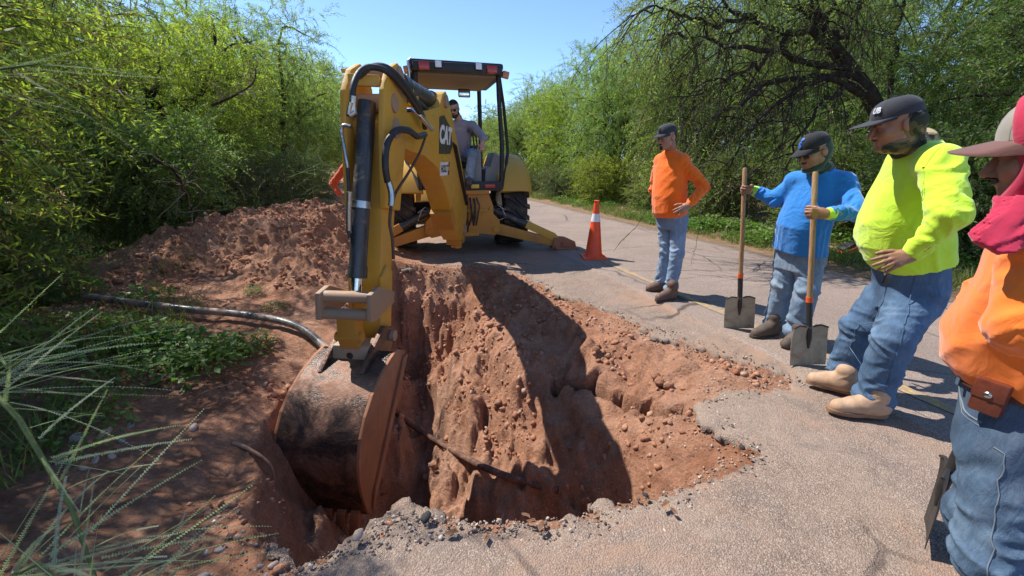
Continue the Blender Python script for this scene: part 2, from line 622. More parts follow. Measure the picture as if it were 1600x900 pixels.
t = NT('chipseal')
pos = t.n('ShaderNodeNewGeometry').outputs['Position']
sx = t.n('ShaderNodeSeparateXYZ')
t.l(pos, sx.inputs[0])
nn = t.math('ADD', t.math('MULTIPLY', sx.outputs[0], RN.x), t.math('MULTIPLY', sx.outputs[1], RN.y))
ss_ = t.math('ADD', t.math('MULTIPLY', sx.outputs[0], RD.x), t.math('MULTIPLY', sx.outputs[1], RD.y))
old = t.math('LESS_THAN', nn, 2.81)
mid = t.noise(2.2, 6, 0.7, pos)
fin = t.noise(90, 4, 0.7, pos)
chip = t.ramp(t.vor(150, 'F1', 'Color', pos), [(0.15, (0.13, 0.090, 0.070)), (0.4, (0.255, 0.185, 0.145)), (0.7, (0.36, 0.275, 0.22)), (0.92, (0.50, 0.41, 0.34))])
chd = t.vor(150, 'F1', 'Distance', pos)
chip = t.mix(t.ramp(chd, [(0.38, 0.0), (0.62, 0.75)]), chip, (0.10, 0.07, 0.055))
dustc = t.mix(t.ramp(mid, [(0.38, 0.15), (0.66, 0.65)]), chip, (0.33, 0.245, 0.19))
tar = t.ramp(t.noise(1.7, 5, 0.75, pos, 0.6), [(0.62, 0.0), (0.72, 0.6)])
oldc = t.mix(tar, dustc, (0.085, 0.068, 0.062))
spill = t.ramp(t.noise(0.75, 7, 0.72, pos, 0.9), [(0.48, 0.0), (0.60, 0.7)])
oldc = t.mix(spill, oldc, (0.33, 0.205, 0.14))
agg = t.ramp(t.noise(3.1, 6, 0.8, pos, 1.4), [(0.54, 0.0), (0.64, 0.65)])
oldc = t.mix(agg, oldc, (0.17, 0.135, 0.115))
chip2 = t.ramp(t.vor(150, 'F1', 'Color', pos), [(0.1, (0.16, 0.118, 0.095)), (0.5, (0.26, 0.20, 0.165)), (0.95, (0.40, 0.325, 0.275))])
newc = t.mix(t.ramp(t.noise(0.9, 6, 0.7, pos), [(0.35, 0.0), (0.7, 0.45)]), chip2, (0.33, 0.235, 0.19))
# tyre-dark wheel tracks
trk = t.ramp(t.noise(1.1, 3, 0.6, pos), [(0.4, 0.0), (0.65, 0.35)])
newc = t.mix(trk, newc, (0.155, 0.12, 0.105))
c = t.mix(old, newc, oldc)
# reddish dust along the right edge
mr = t.n('ShaderNodeMapRange')
t.l(t.math('ADD', nn, t.math('MULTIPLY', mid, 0.5)), mr.inputs[0])
mr.inputs[1].default_value, mr.inputs[2].default_value = 6.05, 6.35
c = t.mix(mr.outputs[0], c, (0.42, 0.26, 0.18))
# cracks
cv = t.n('ShaderNodeTexVoronoi', feature='DISTANCE_TO_EDGE')
cv.inputs['Scale'].default_value = 0.75
wv = t.n('ShaderNodeMix', data_type='VECTOR')
wv.inputs[0].default_value = 0.12
t.l(pos, wv.inputs[4])
nz = t.n('ShaderNodeTexNoise')
nz.inputs['Scale'].default_value = 3.0
nz.inputs['Detail'].default_value = 5
t.l(pos, nz.inputs['Vector'])
t.l(nz.outputs['Color'], wv.inputs[5])
t.l(wv.outputs[1], cv.inputs['Vector'])
crk = t.ramp(cv.outputs['Distance'], [(0.004, 1.0), (0.012, 0.0)])
crk = t.math('MULTIPLY', crk, t.ramp(t.noise(0.8, 3, 0.5, pos), [(0.45, 0.0), (0.6, 0.8)]))
c = t.mix(crk, c, (0.055, 0.042, 0.038))
t.base(c)
t.rough(t.ramp(fin, [(0.3, 0.78), (0.7, 0.95)]), 0.3)
h = t.math('SUBTRACT', 1.0, chd)
b1 = t.bump(h, 0.6, 0.009)
b2 = t.bump(t.math('SUBTRACT', 1.0, crk), 0.6, 0.01, b1)
t.bump(fin, 0.4, 0.006, b2)
tag(link('road', road_sheet(), MATS['chipseal'], None, False), 'worn chip sealed road with a broken edge around the pit', 'road', kind='structure')

# faded yellow centre line, broken where it has worn off
t = NT('yellow_paint')
pos = t.n('ShaderNodeNewGeometry').outputs['Position']
ch = t.ramp(t.vor(150, 'F1', 'Color', pos), [(0.1, (0.30, 0.19, 0.05)), (0.6, (0.50, 0.32, 0.08)), (0.95, (0.60, 0.42, 0.15))])
wear = t.ramp(t.noise(14, 5, 0.8, pos), [(0.40, 0.15), (0.52, 0.9)])
t.base(t.mix(wear, ch, (0.26, 0.20, 0.165)))
t.rough(0.85, 0.3)


def road_marking(n0, w, s0, s1, name, label):
    ss = np.arange(s0, s1, 0.04)
    rows = []
    for s_ in ss:
        a = n0 + 0.012 * float(fbm(np.array([s_]), np.array([1.7]), 0.15, 3)[0])
        for k in (0, 1):
            n_ = a + k * (w + 0.02 * float(fbm(np.array([s_]), np.array([5.5 + k]), 0.11, 3)[0]))
            x, y = n_ * RN.x + s_ * RD.x, n_ * RN.y + s_ * RD.y
            z = 0.022 + 0.012 * float(fbm(np.array([x]), np.array([y]), 0.9, 3)[0]) + 0.005
            rows.append((x, y, z))
    n = len(ss)
    F = [(2 * i, 2 * i + 1, 2 * i + 3, 2 * i + 2) for i in range(n - 1)]
    tag(link(name, np_mesh(name, rows, F), MATS['yellow_paint']), label, 'road marking', kind='structure')


road_marking(3.13, 0.095, 1.0, 5.6, 'centre_line', 'faded yellow centre line on the asphalt')


def hit(u, v, lift=0.0):
    "where the line of sight u, v first meets the ground"
    d = ray(u, v)
    q = np.arange(0.6, 14, 0.02)
    x, y, z = d.x * q, d.y * q, CAM_H + d.z * q
    g = terrain(x, y)[0]
    k = int(np.argmax(z < g))
    if k == 0: k = len(q) - 1
    return np.array([x[k], y[k], g[k] + lift])
# ------------------------------------------------------------------ the backhoe loader
def worn_paint(name, c, dirt=(0.30, 0.16, 0.09), dirt_amt=0.35, rough=0.42, scr=0.35):
    t = NT(name)
    co = t.co()
    nz = t.noise(2.6, 6, 0.72, co)
    fade = t.ramp(t.noise(1.3, 3, 0.5, co), [(0.3, tuple(x * 0.86 for x in c)), (0.7, c)])
    d = t.ramp(nz, [(0.46, 0.0), (0.70, dirt_amt)])
    cc = t.mix(d, fade, dirt)
    sc = t.ramp(t.noise(9, 8, 0.85, co, 1.5), [(0.66, 0.0), (0.70, scr)])
    cc = t.mix(sc, cc, (0.14, 0.075, 0.04))
    strk = t.n('ShaderNodeMapping')
    strk.inputs['Scale'].default_value = (14, 14, 1.2)
    t.l(co, strk.inputs[0])
    st = t.ramp(t.noise(1.5, 4, 0.7, strk.outputs[0]), [(0.55, 0.0), (0.75, dirt_amt * 0.8)])
    cc = t.mix(st, cc, dirt)
    t.base(cc)
    t.rough(t.ramp(nz, [(0.4, rough), (0.7, 0.85)]), 0.45)
    t.bump(t.noise(30, 5, 0.7, co), 0.12, 0.01)
    return t.m


worn_paint('cat_yellow', (0.62, 0.335, 0.035), (0.42, 0.25, 0.12), 0.42)
worn_paint('dusty_yellow', (0.52, 0.235, 0.03), (0.34, 0.15, 0.07), 0.70, 0.6, 0.6)
worn_paint('black_paint', (0.018, 0.018, 0.019), (0.12, 0.08, 0.055), 0.25, 0.45, 0.0)
worn_paint('grey_panel', (0.23, 0.235, 0.23), (0.26, 0.18, 0.12), 0.4, 0.6, 0.0)
worn_paint('headliner', (0.26, 0.215, 0.175), (0.2, 0.15, 0.11), 0.3, 0.9, 0.0)
worn_paint('rusty_steel', (0.30, 0.125, 0.060), (0.44, 0.21, 0.11), 0.8, 0.7, 0.6)
worn_paint('worn_link', (0.36, 0.25, 0.165), (0.40, 0.19, 0.10), 0.6, 0.5, 0.7)
mat_simple('chrome', (0.62, 0.62, 0.62), 0.18, 1.0, 0.05, 5)
mat_simple('brushed_steel', (0.42, 0.41, 0.40), 0.35, 1.0, 0.15, 9)
mat_simple('rubber_hose', (0.022, 0.021, 0.021), 0.55, 0, 0.4, 15, 0.2, 80)
mat_simple('brown_line', (0.085, 0.035, 0.022), 0.6, 0, 0.3, 15)
mat_simple('red_lens', (0.42, 0.03, 0.015), 0.2)
mat_simple('amber_lens', (0.50, 0.16, 0.03), 0.2)
mat_simple('white_lens', (0.75, 0.76, 0.78), 0.15)
mat_simple('yellow_reflector', (0.55, 0.38, 0.03), 0.25)
mat_simple('mirror_glass', (0.55, 0.57, 0.55), 0.08, 1.0)
mat_simple('seat_vinyl', (0.03, 0.03, 0.032), 0.6, 0, 0.2, 12, 0.2, 50)
mat_simple('decal_white', (0.72, 0.71, 0.69), 0.5, 0, 0.06)
mat_simple('decal_black', (0.014, 0.014, 0.014), 0.35, 0, 0.1)
mat_simple('decal_dark', (0.050, 0.044, 0.036), 0.45, 0, 0.2)
t = NT('tyre_rubber')
nz = t.noise(5, 6, 0.75)
t.base(t.ramp(nz, [(0.35, (0.026, 0.025, 0.025)), (0.6, (0.055, 0.048, 0.043)), (0.75, (0.20, 0.125, 0.085))]))
t.rough(0.85, 0.3)
t.bump(t.noise(40, 5), 0.25, 0.01)
t = NT('bucket_steel')
co = t.co()
nz = t.noise(3.2, 7, 0.75, co, 0.4)
c = t.ramp(nz, [(0.36, (0.036, 0.027, 0.023)), (0.48, (0.085, 0.048, 0.033)), (0.57, (0.22, 0.11, 0.068)), (0.72, (0.38, 0.22, 0.145))])
t.base(c)
t.rough(t.ramp(nz, [(0.42, 0.22), (0.55, 0.45), (0.64, 0.92)]), 0.5)
t.b.inputs['Metallic'].default_value = 0.25
b1 = t.bump(t.noise(14, 8, 0.8, co), 0.6, 0.012)
t.bump(nz, 0.6, 0.03, b1)
t = NT('cylinder_black')
co = t.co()
nz = t.noise(6, 7, 0.8, co, 0.8)
t.base(t.ramp(nz, [(0.45, (0.030, 0.030, 0.033)), (0.56, (0.055, 0.052, 0.052)), (0.66, (0.22, 0.17, 0.13))]))
t.rough(t.ramp(nz, [(0.45, 0.3), (0.65, 0.8)]), 0.5)

mach = empty('backhoe_loader', (-0.80, 6.6, 0), R(15))
tag(mach, 'yellow backhoe loader digging the pit with its rear arm reaching to the camera', 'digger')
bpy.context.view_layer.update()
MI = Matrix.Translation((-0.80, 6.6, 0)) @ Matrix.Rotation(R(15), 4, 'Z')
MINV = MI.inverted()


def W(p):
    return MINV @ Vector(p)


YEL, DYEL, BLK = MATS['cat_yellow'], MATS['dusty_yellow'], MATS['black_paint']


def text_mesh(body, size, name='lettering', extrude=0.001, bold=0.0, sx=1.0):
    cu = bpy.data.curves.new(name, 'FONT')
    cu.body = body
    cu.size = size
    cu.extrude = extrude
    cu.offset = bold
    cu.align_x = 'CENTER'
    cu.align_y = 'CENTER'
    cu.resolution_u = 3
    ob = bpy.data.objects.new(name, cu)
    COL.objects.link(ob)
    dg = bpy.context.evaluated_depsgraph_get()
    me = bpy.data.meshes.new_from_object(ob.evaluated_get(dg))
    bpy.data.objects.remove(ob)
    bpy.data.curves.remove(cu)
    me.transform(Matrix.Diagonal((sx, 1, 1, 1)))
    return me


# --- chassis, frame, hood
m = MB()
m.box((0, 0.95, 0.80), (0.80, 1.7, 0.40), None, 0.03)
m.box((0, 2.2, 0.85), (0.75, 1.4, 0.35), None, 0.03)
m.box((0, 0.85, 0.68), (1.5, 0.22, 0.22), None, 0.04)
m.build('chassis', MATS['black_paint'], mach)
m = MB()
m.prism([(1.7, 1.0), (3.35, 1.0), (3.4, 1.35), (3.2, 1.55), (1.7, 1.78)], 0.42, lambda a, b, c: (c, a, b), 0.03)
m.build('hood', YEL, mach)
for sx in (-1, 1):
    m = MB()
    m.prism([(1.35, 1.2), (1.35, 1.45), (2.4, 1.25), (3.6, 0.75), (4.0, 0.42), (3.9, 0.30), (3.4, 0.62), (2.3, 1.08)], 0.06 * sx + sx * 0.56, lambda a, b, c: (c, a, b), 0.01, sx * 0.5)
    m.build('loader_arm', YEL, mach)
m = MB()
m.prism([(3.95, 0.05), (4.85, 0.02), (4.85, 0.05), (4.1, 0.12), (3.98, 0.45), (4.2, 0.9), (4.15, 0.95), (3.9, 0.55)], 1.1, lambda a, b, c: (c, a, b), 0.004)
m.build('loader_bucket', YEL, mach)


def wheel(x, y, r, w, sd, lugs=True):
    e = empty('wheel', (0, 0, 0))
    e.parent = mach
    e.location = (x, y, r)
    e.rotation_euler = (0, R(90), 0)
    h = w / 2
    MB().lathe([(r * .56, -h * .75), (r * .62, -h * .95), (r * .80, -h * 1.0), (r * .93, -h * .86), (r * .965, -h * .5), (r * .97, 0), (r * .965, h * .5), (r * .93, h * .86), (r * .80, h), (r * .62, h * .95), (r * .56, h * .75)], 48).build('tyre', MATS['tyre_rubber'], e, 50)
    MB().lathe([(0.05, h * .2 * sd), (r * .18, h * .25 * sd), (r * .2, h * .05 * sd), (r * .48, h * .15 * sd), (r * .5, h * .7 * sd), (r * .57, h * .78 * sd), (r * .57, -h * .7 * sd), (0.05, -h * .7 * sd)], 36).build('rim', YEL, e, 40)
    if not lugs: return e
    lm = None
    N = 20
    for k in range(N):
        for s_ in (-1, 1):
            if lm is None:
                bm_ = MB()
                # one chevron bar: from the shoulder to just past the centre line
                pts = [(-0.02, 0.0), (h * 0.55, 0.07), (h * 1.02, 0.10)]
                outer = [(r * .965, r * 1.02), (r * .955, r * 1.015), (r * .86, r * .985)]
                wd = [0.032, 0.036, 0.05]
                vs = []
                for (z_, a_), (ri, ro), w_ in zip(pts, outer, wd):
                    for rr, ww in ((ri, w_), (ro, w_ * .8)):
                        for sg in (-1, 1):
                            an = a_ / r * 1.6 + sg * ww / r
                            vs.append(bm_.bm.verts.new((rr * math.cos(an), rr * math.sin(an), z_)))
                for i in (0, 4):
                    a, b, c_, d, a2, b2, c2, d2 = vs[i:i + 8]
                    for f in ((c_, d, d2, c2), (a, c_, c2, a2), (d, b, b2, d2), (b, a, a2, b2)): bm_.bm.faces.new(f)
                bm_.bm.faces.new(vs[0:2] + vs[3:1:-1])
                bm_.bm.faces.new(vs[8:10][::-1] + vs[10:12])
                lm = bm_.mesh('lug', 30)
            o = link('lug', lm, MATS['tyre_rubber'], e)
            an = 2 * math.pi * (k + (0.5 if s_ < 0 else 0)) / N
            o.rotation_euler = (0, 0, an) if s_ > 0 else (math.pi, 0, an)
    return e


wheel(0.96, 0.80, 0.68, 0.44, 1)
wheel(-0.96, 0.80, 0.68, 0.44, -1)
wheel(0.86, 2.95, 0.46, 0.30, 1, False)
wheel(-0.86, 2.95, 0.46, 0.30, -1, False)
# fenders over the rear wheels
for sx in (-1, 1):
    m = MB()
    prof = []
    rings = []
    for k in range(15):
        a = R(22 + k * 9.5)
        ring = []
        for (rr, xx) in ((0.86, 0.60), (0.95, 0.62), (0.955, 0.95), (0.93, 1.10), (0.86, 1.19), (0.74, 1.215), (0.72, 1.20), (0.84, 1.165), (0.90, 1.09), (0.92, 0.95)):
            ring.append(m.bm.verts.new((sx * xx, 0.80 - rr * math.cos(a) * 0.95, 0.66 + rr * math.sin(a))))
        rings.append(ring)
    for A, B in zip(rings, rings[1:]):
        for i in range(len(A)):
            m.bm.faces.new((A[i], A[(i + 1) % len(A)], B[(i + 1) % len(A)], B[i]))
    m.bm.faces.new(rings[0])
    m.bm.faces.new(rings[-1][::-1])
    m.build('fender', YEL, mach, 50)

# --- rear frame with stabilizers
for sx in (-1, 1):
    m = MB()
    f = lambda a, b, c: (sx * a, c, b)
    m.prism([(0.10, 0.36), (0.30, 0.34), (0.52, 0.30), (0.62, 0.38), (0.60, 0.55), (0.50, 0.66), (0.50, 0.78), (0.42, 1.00), (0.10, 1.02)], 0.02, f, 0.006, -0.05)
    m.prism([(0.30, 0.34), (0.52, 0.30), (0.62, 0.38), (0.60, 0.55), (0.50, 0.66), (0.50, 0.78), (0.42, 1.00), (0.30, 1.0)], 0.26, f, 0.006, 0.20)
    m.box((sx * 0.10, 0.1, 0.68), (0.03, 0.30, 0.66), None, 0.005)
    m.box((sx * 0.29, 0.1, 0.68), (0.03, 0.26, 0.62), None, 0.005)
    m.cyl((sx * 0.53, -0.075, 0.40), (sx * 0.53, 0.29, 0.40), 0.045)
    m.cyl((sx * 0.46, -0.07, 0.74), (sx * 0.46, 0.29, 0.74), 0.035)
    m.build('rear_frame', DYEL, mach)
m = MB()
m.box((0, -0.02, 1.01), (0.86, 0.14, 0.07), None, 0.008)
m.build('cross_beam', DYEL, mach)
MB().box((0, -0.03, 0.34), (0.5, 0.10, 0.06), None, 0.008).build('cross_beam', DYEL, mach)
MB().box((0.2, -0.06, 0.72), (0.34, 0.05, 0.05), None, 0.006).build('cross_beam', DYEL, mach)
m = MB()
rh = random.Random(4)
for k in range(9):
    x = -0.02 + 0.03 * k
    pts = [(x, -0.02, 0.95), (x + rh.uniform(-.04, .04), -0.10 - rh.random() * .05, 0.80), (x + rh.uniform(-.05, .05), -0.09, 0.6), (x + rh.uniform(-.05, .05), -0.02, 0.42)]
    m.tube(pts, 0.012, 6)
m.build('hose_bundle', MATS['rubber_hose'], mach, 60)

stab = {1: ((1.72, -0.02, 0.10)), -1: ((-1.50, 0.0, 0.16))}
for sx in (-1, 1):
    tip = Vector(stab[sx])
    piv = Vector((sx * 0.53, 0.12, 0.40))
    m = MB()
    d = (tip - piv)
    n_ = Vector((0, 1, 0))
    u_ = d.normalized()
    v_ = u_.cross(n_).normalized()
    if v_.z < 0: v_ = -v_
    L = d.length
    fr = lambda a, b, c: piv + u_ * a + v_ * b + n_ * c
    m.prism([(-0.06, -0.06), (0.0, -0.085), (L * 0.9, -0.075), (L + 0.03, -0.04), (L + 0.03, 0.04), (L * 0.9, 0.05), (0.05, 0.10), (-0.06, 0.07)], 0.075, fr, 0.008)
    m.build('stabilizer_arm', DYEL, mach)
    cb = Vector((sx * 0.46, 0.12, 0.74))
    ce = piv + u_ * (L * 0.97) + v_ * 0.05
    dd = (ce - cb)
    m = MB()
    m.cyl(cb, cb + dd * 0.52, 0.058, None, 20)
    m.cyl(cb + dd * 0.45, cb + dd * 0.52, 0.066, None, 20)
    m.build('stabilizer_cylinder', MATS['cylinder_black'], mach)
    ud = dd.normalized()
    vd = ud.cross(n_).normalized()
    if vd.z < 0: vd = -vd
    fr2 = lambda a, b, c: cb + ud * a + vd * b + n_ * c
    q = dd.length
    m = MB()
    m.prism([(q * .50, 0.075), (q * .88, 0.075), (q * .97, 0.03), (q * .99, -0.05), (q * .93, -0.06), (q * .5, -0.055)], 0.075, fr2, 0.006)
    m.build('cylinder_guard', YEL if sx > 0 else DYEL, mach)
    m = MB()
    m.tube([cb + ud * .10 - n_ * .07, cb + ud * .16 - n_ * .13 + vd * .09, cb + ud * .30 - n_ * .12 - vd * 0.02, cb + ud * .22 - n_ * .08 - vd * .12, cb + ud * .02 - n_ * .10 - vd * .10], 0.009, 8)
    m.tube([cb + ud * .06 - n_ * .06 + vd * .05, cb + ud * .10 - n_ * .12 + vd * .10, cb + ud * .24 - n_ * .10 + vd * .08], 0.008, 8)
    m.build('stabilizer_hose', MATS['brushed_steel'], mach, 60)
    m = MB()
    m.box(tip + Vector((sx * 0.05, 0, -0.065)), (0.42, 0.36, 0.035), Matrix.Rotation(R(4 * sx), 3, 'Y'), 0.006)
    m.prism([(-0.17, -0.07), (0.20, -0.07), (0.10, 0.10), (-0.05, 0.12)], 0.10, lambda a, b, c: tip + Vector((sx * a, c, b)), 0.006, 0.075)
    m.prism([(-0.20, -0.07), (0.25, -0.07), (0.22, 0.04), (0.05, 0.12), (-0.17, 0.12)], -0.08, lambda a, b, c: tip + Vector((sx * a, c, b)), 0.006, -0.105)
    m.cyl(tip + Vector((0, -0.13, 0.0)), tip + Vector((0, 0.13, 0)), 0.035)
    m.build('stabilizer_pad', MATS['rusty_steel'], mach)

# --- cab
m = MB()
m.box((0.0, 0.62, 1.08), (1.20, 1.35, 0.06), None, 0.01)
m.box((0.14, -0.06, 1.10), (1.00, 0.06, 0.15), None, 0.012)
m.build('platform', BLK, mach)
MB().box((0.20, -0.095, 1.10), (0.13, 0.012, 0.06), None, 0.003).build('yellow_reflector', MATS['yellow_reflector'], mach)
MB().box((0.44, -0.095, 1.10), (0.16, 0.012, 0.055), None, 0.003).build('red_reflector', MATS['red_lens'], mach)
for sx in (-1, 1):
    MB().tube([(sx * 0.61, 0.0, 2.74), (sx * 0.62, 0.0, 2.4), (sx * 0.66, -0.02, 1.7), (sx * 0.64, -0.02, 1.05)], 0.036, 8).build('rear_post', BLK, mach, 60)
    MB().tube([(sx * 0.55, 1.25, 2.74), (sx * 0.57, 1.32, 2.0), (sx * 0.58, 1.38, 1.5), (sx * 0.58, 1.38, 1.05)], 0.038, 8).build('front_post', BLK, mach, 60)
    MB().tube([(sx * 0.63, 0.02, 2.72), (sx * 0.76, 0.28, 2.35), (sx * 0.83, 0.38, 1.95), (sx * 0.86, 0.40, 1.62), (sx * 0.80, 0.28, 1.42), (sx * 0.70, 0.08, 1.22), (sx * 0.66, 0.0, 1.08)], 0.026, 8).build('side_bar', BLK, mach, 60)
m = MB()
m.box((0, 0.66, 2.815), (1.36, 1.50, 0.10), None, 0.045)
m.box((0, -0.075, 2.765), (1.30, 0.10, 0.13), None, 0.03)
m.box((0, 0.66, 2.742), (1.42, 1.40, 0.06), None, 0.02)
m.build('roof', BLK, mach)
m = MB()
m.box((0, 0.62, 2.695), (1.16, 1.25, 0.035), None, 0.01)
m.build('headliner', MATS['headliner'], mach)
for sx in (-1, 1):
    MB().box((sx * 0.49, -0.132, 2.76), (0.15, 0.04, 0.10), None, 0.012).build('tail_light', MATS['red_lens'], mach)
    e = MB().box((sx * 0.29, -0.130, 2.79), (0.105, 0.05, 0.105), None, 0.012).build('work_light', BLK, mach)
    MB().box((sx * 0.29, -0.157, 2.79), (0.085, 0.012, 0.085), None, 0.004).build('lens', MATS['white_lens'], e)
    MB().box((sx * 0.72, -0.03, 2.72), (0.10, 0.06, 0.10), Matrix.Rotation(R(12 * sx), 3, 'Y'), 0.012).build('corner_light', MATS['amber_lens'], mach)
m = MB()
m.tube([(-0.66, -0.03, 2.86), (-0.70, -0.06, 2.83), (-0.70, -0.05, 2.60), (-0.62, -0.02, 2.5)], 0.022, 8)
m.build('grab_rail', MATS['brushed_steel'], mach, 60)
m = MB()
m.box((0.20, 0.72, 2.56), (0.20, 0.03, 0.13), None, 0.02)
m.build('mirror', BLK, mach)
MB().box((0.20, 0.702, 2.56), (0.17, 0.012, 0.105), None, 0.004).build('mirror_glass', MATS['mirror_glass'], mach)
m = MB()
m.box((-0.05, 0.62, 1.42), (0.48, 0.46, 0.12), None, 0.04)
m.box((-0.05, 0.86, 1.72), (0.46, 0.12, 0.62), Matrix.Rotation(R(-8), 3, 'X'), 0.05)
m.box((-0.05, 0.64, 1.24), (0.30, 0.30, 0.26), None, 0.02)
m.build('seat', MATS['seat_vinyl'], mach)
for x, y, w_, h_ in ((0.26, 0.10, 0.145, 0.56), (-0.20, 0.12, 0.13, 0.50)):
    m = MB()
    m.box((x, y, 1.11 + h_ / 2), (w_, 0.13, h_), None, 0.015)
    m.build('control_column', MATS['grey_panel'], mach)
    m = MB()
    m.box((x, y, 1.13 + h_), (w_ * 1.05, 0.15, 0.06), None, 0.02)
    m.cyl((x - 0.02, y, 1.14 + h_), (x - 0.05, y - 0.03, 1.32 + h_), 0.012, None, 8)
    m.cyl((x - 0.045, y - 0.03, 1.30 + h_), (x - 0.055, y - 0.035, 1.37 + h_), 0.026, 0.02, 10)
    m.build('control_lever', BLK, mach)
m = MB()
m.prism([(0.40, 1.12), (0.62, 1.12), (0.66, 1.55), (0.56, 1.62), (0.50, 1.40), (0.42, 1.36)], 0.62, lambda a, b, c: (a, c, b), 0.012, 0.12)
m.build('side_panel', MATS['grey_panel'], mach)
m = MB()
m.tube([(0.5, 1.2, 1.6), (0.45, 1.1, 1.9), (0.4, 1.15, 2.0)], 0.015, 6)
m.lathe([(0.17, -0.012), (0.19, 0), (0.17, 0.012), (0.15, 0)], 24, Matrix.Translation((-0.05, 1.25, 1.85)) @ Matrix.Rotation(R(-60), 4, 'X'))
m.cyl((-0.05, 1.3, 1.1), (-0.05, 1.25, 1.84), 0.04, 0.03)
m.build('steering_column', BLK, mach, 50)
m = MB()
m.tube([(-0.32, 2.2, 1.7), (-0.32, 2.2, 2.75), (-0.30, 2.2, 2.95), (-0.24, 2.15, 3.05)], [0.05, 0.05, 0.05, 0.048], 14)
m.build('exhaust_pipe', MATS['brushed_steel'], mach, 60)

# --- boom, stick and bucket in their own leaning plane: s towards the pit, z up, c across
BF = Vector((-0.888, 5.95, 0))
ES = Vector((-0.100, -0.995, 0)).normalized()
EZ = Vector((0.113, 0, 0.9936)).normalized()
EX = Vector((0.995, -0.100, 0)).normalized()


def bp(s, z, c=0.0):
    return W(BF + ES * s + EZ * z + EX * c)


m = MB()
m.prism([(-0.20, 0.30), (0.10, 0.30), (0.14, 0.62), (0.05, 0.92), (-0.18, 0.95)], 0.11, bp, 0.012)
m.cyl(bp(-0.14, 0.22), bp(-0.14, 1.02), 0.075)
m.build('swing_post', DYEL, mach)
BW = 0.125
top = [(-0.10, 0.52), (-0.13, 0.72), (0.10, 1.08), (0.45, 1.42), (0.85, 1.74), (1.18, 1.98), (1.36, 2.11), (1.47, 2.16), (1.58, 2.12), (1.66, 1.99)]
nose = [(2.10, 1.90), (2.55, 1.84), (2.88, 1.82), (2.98, 1.73), (2.93, 1.62)]
low = [(2.5, 1.56), (2.05, 1.52), (1.62, 1.42), (1.22, 1.18), (0.86, 0.86), (0.52, 0.58), (0.22, 0.40), (0.0, 0.36), (-0.08, 0.42)]
boom = MB()
boom.prism(top + nose + low, BW, bp, 0.01)
boom = boom.build('boom', YEL, mach, 30)
# raised side plates and pins of the boom
m = MB()
for sg in (-1, 1):
    m.cyl(bp(1.48, 2.06, sg * (BW - 0.01)), bp(1.48, 2.06, sg * (BW + 0.025)), 0.062, None, 20)
    m.cyl(bp(0.02, 0.52, sg * (BW - 0.01)), bp(0.02, 0.52, sg * (BW + 0.03)), 0.07, None, 20)
m.build('pivot_pin', MATS['worn_link'], boom)
m = MB()
m.prism([(0.62, 0.70), (0.70, 0.62), (0.95, 0.86), (0.86, 0.95)], BW + 0.006, bp, 0.0, -BW - 0.006)
m.build('weld_band', DYEL, boom)
# dark badge and lettering on the right-hand side plate
m = MB()
m.prism([(1.60, 1.55), (1.66, 1.90), (1.50, 1.93), (1.22, 1.84), (1.06, 1.66), (1.14, 1.56)], BW + 0.0045, bp, 0.0, BW + 0.001)
m.build('badge', MATS['decal_dark'], boom)


def side_text(body, size, s, z, c, mat, name, sx=1.0, bold=0.0, tilt=0.0):
    me = text_mesh(body, size, name, 0.0008, bold, sx)
    x_ = (-ES * math.cos(tilt) + EZ * math.sin(tilt)).normalized()
    y_ = (EZ * math.cos(tilt) + ES * math.sin(tilt)).normalized()
    o_ = BF + ES * s + EZ * z + EX * c
    M4 = Matrix(((x_.x, y_.x, EX.x, o_.x), (x_.y, y_.y, EX.y, o_.y), (x_.z, y_.z, EX.z, o_.z), (0, 0, 0, 1)))
    me.transform(MINV @ M4)
    return link(name, me, mat, boom)


side_text('CAT', 0.235, 1.385, 1.735, BW + 0.006, MATS['decal_white'], 'badge_lettering', 1.05, 0.012)
m = MB()
m.prism([(1.20, 1.33), (1.20, 1.47), (1.52, 1.47), (1.52, 1.33)], BW + 0.004, bp, 0.0, BW + 0.001)
m.build('sticker', MATS['decal_white'], boom)
m = MB()
m.prism([(1.14, 1.33), (1.14, 1.38), (1.20, 1.38), (1.20, 1.33)], BW + 0.004, bp, 0.0, BW + 0.001)
m.prism([(1.14, 1.42), (1.14, 1.47), (1.20, 1.47), (1.20, 1.42)], BW + 0.004, bp, 0.0, BW + 0.001)
m.build('sticker_corner', MATS['decal_black'], boom)
side_text('HOLT', 0.105, 1.36, 1.398, BW + 0.005, MATS['decal_black'], 'sticker_lettering', 1.0, 0.004)
m = MB()
m.prism([(1.28, 1.49), (1.28, 1.54), (1.44, 1.54), (1.44, 1.49)], BW + 0.004, bp, 0.0, BW + 0.001)
m.build('warning_label', MATS['yellow_reflector'], boom)
# brackets on top of the boom
m = MB()
m.box(bp(2.15, 1.97), (0.14, 0.10, 0.09), None, 0.012)
m.box(bp(2.28, 2.0, 0.05), (0.05, 0.06, 0.14), None, 0.01)
m.build('valve_bracket', YEL, boom)

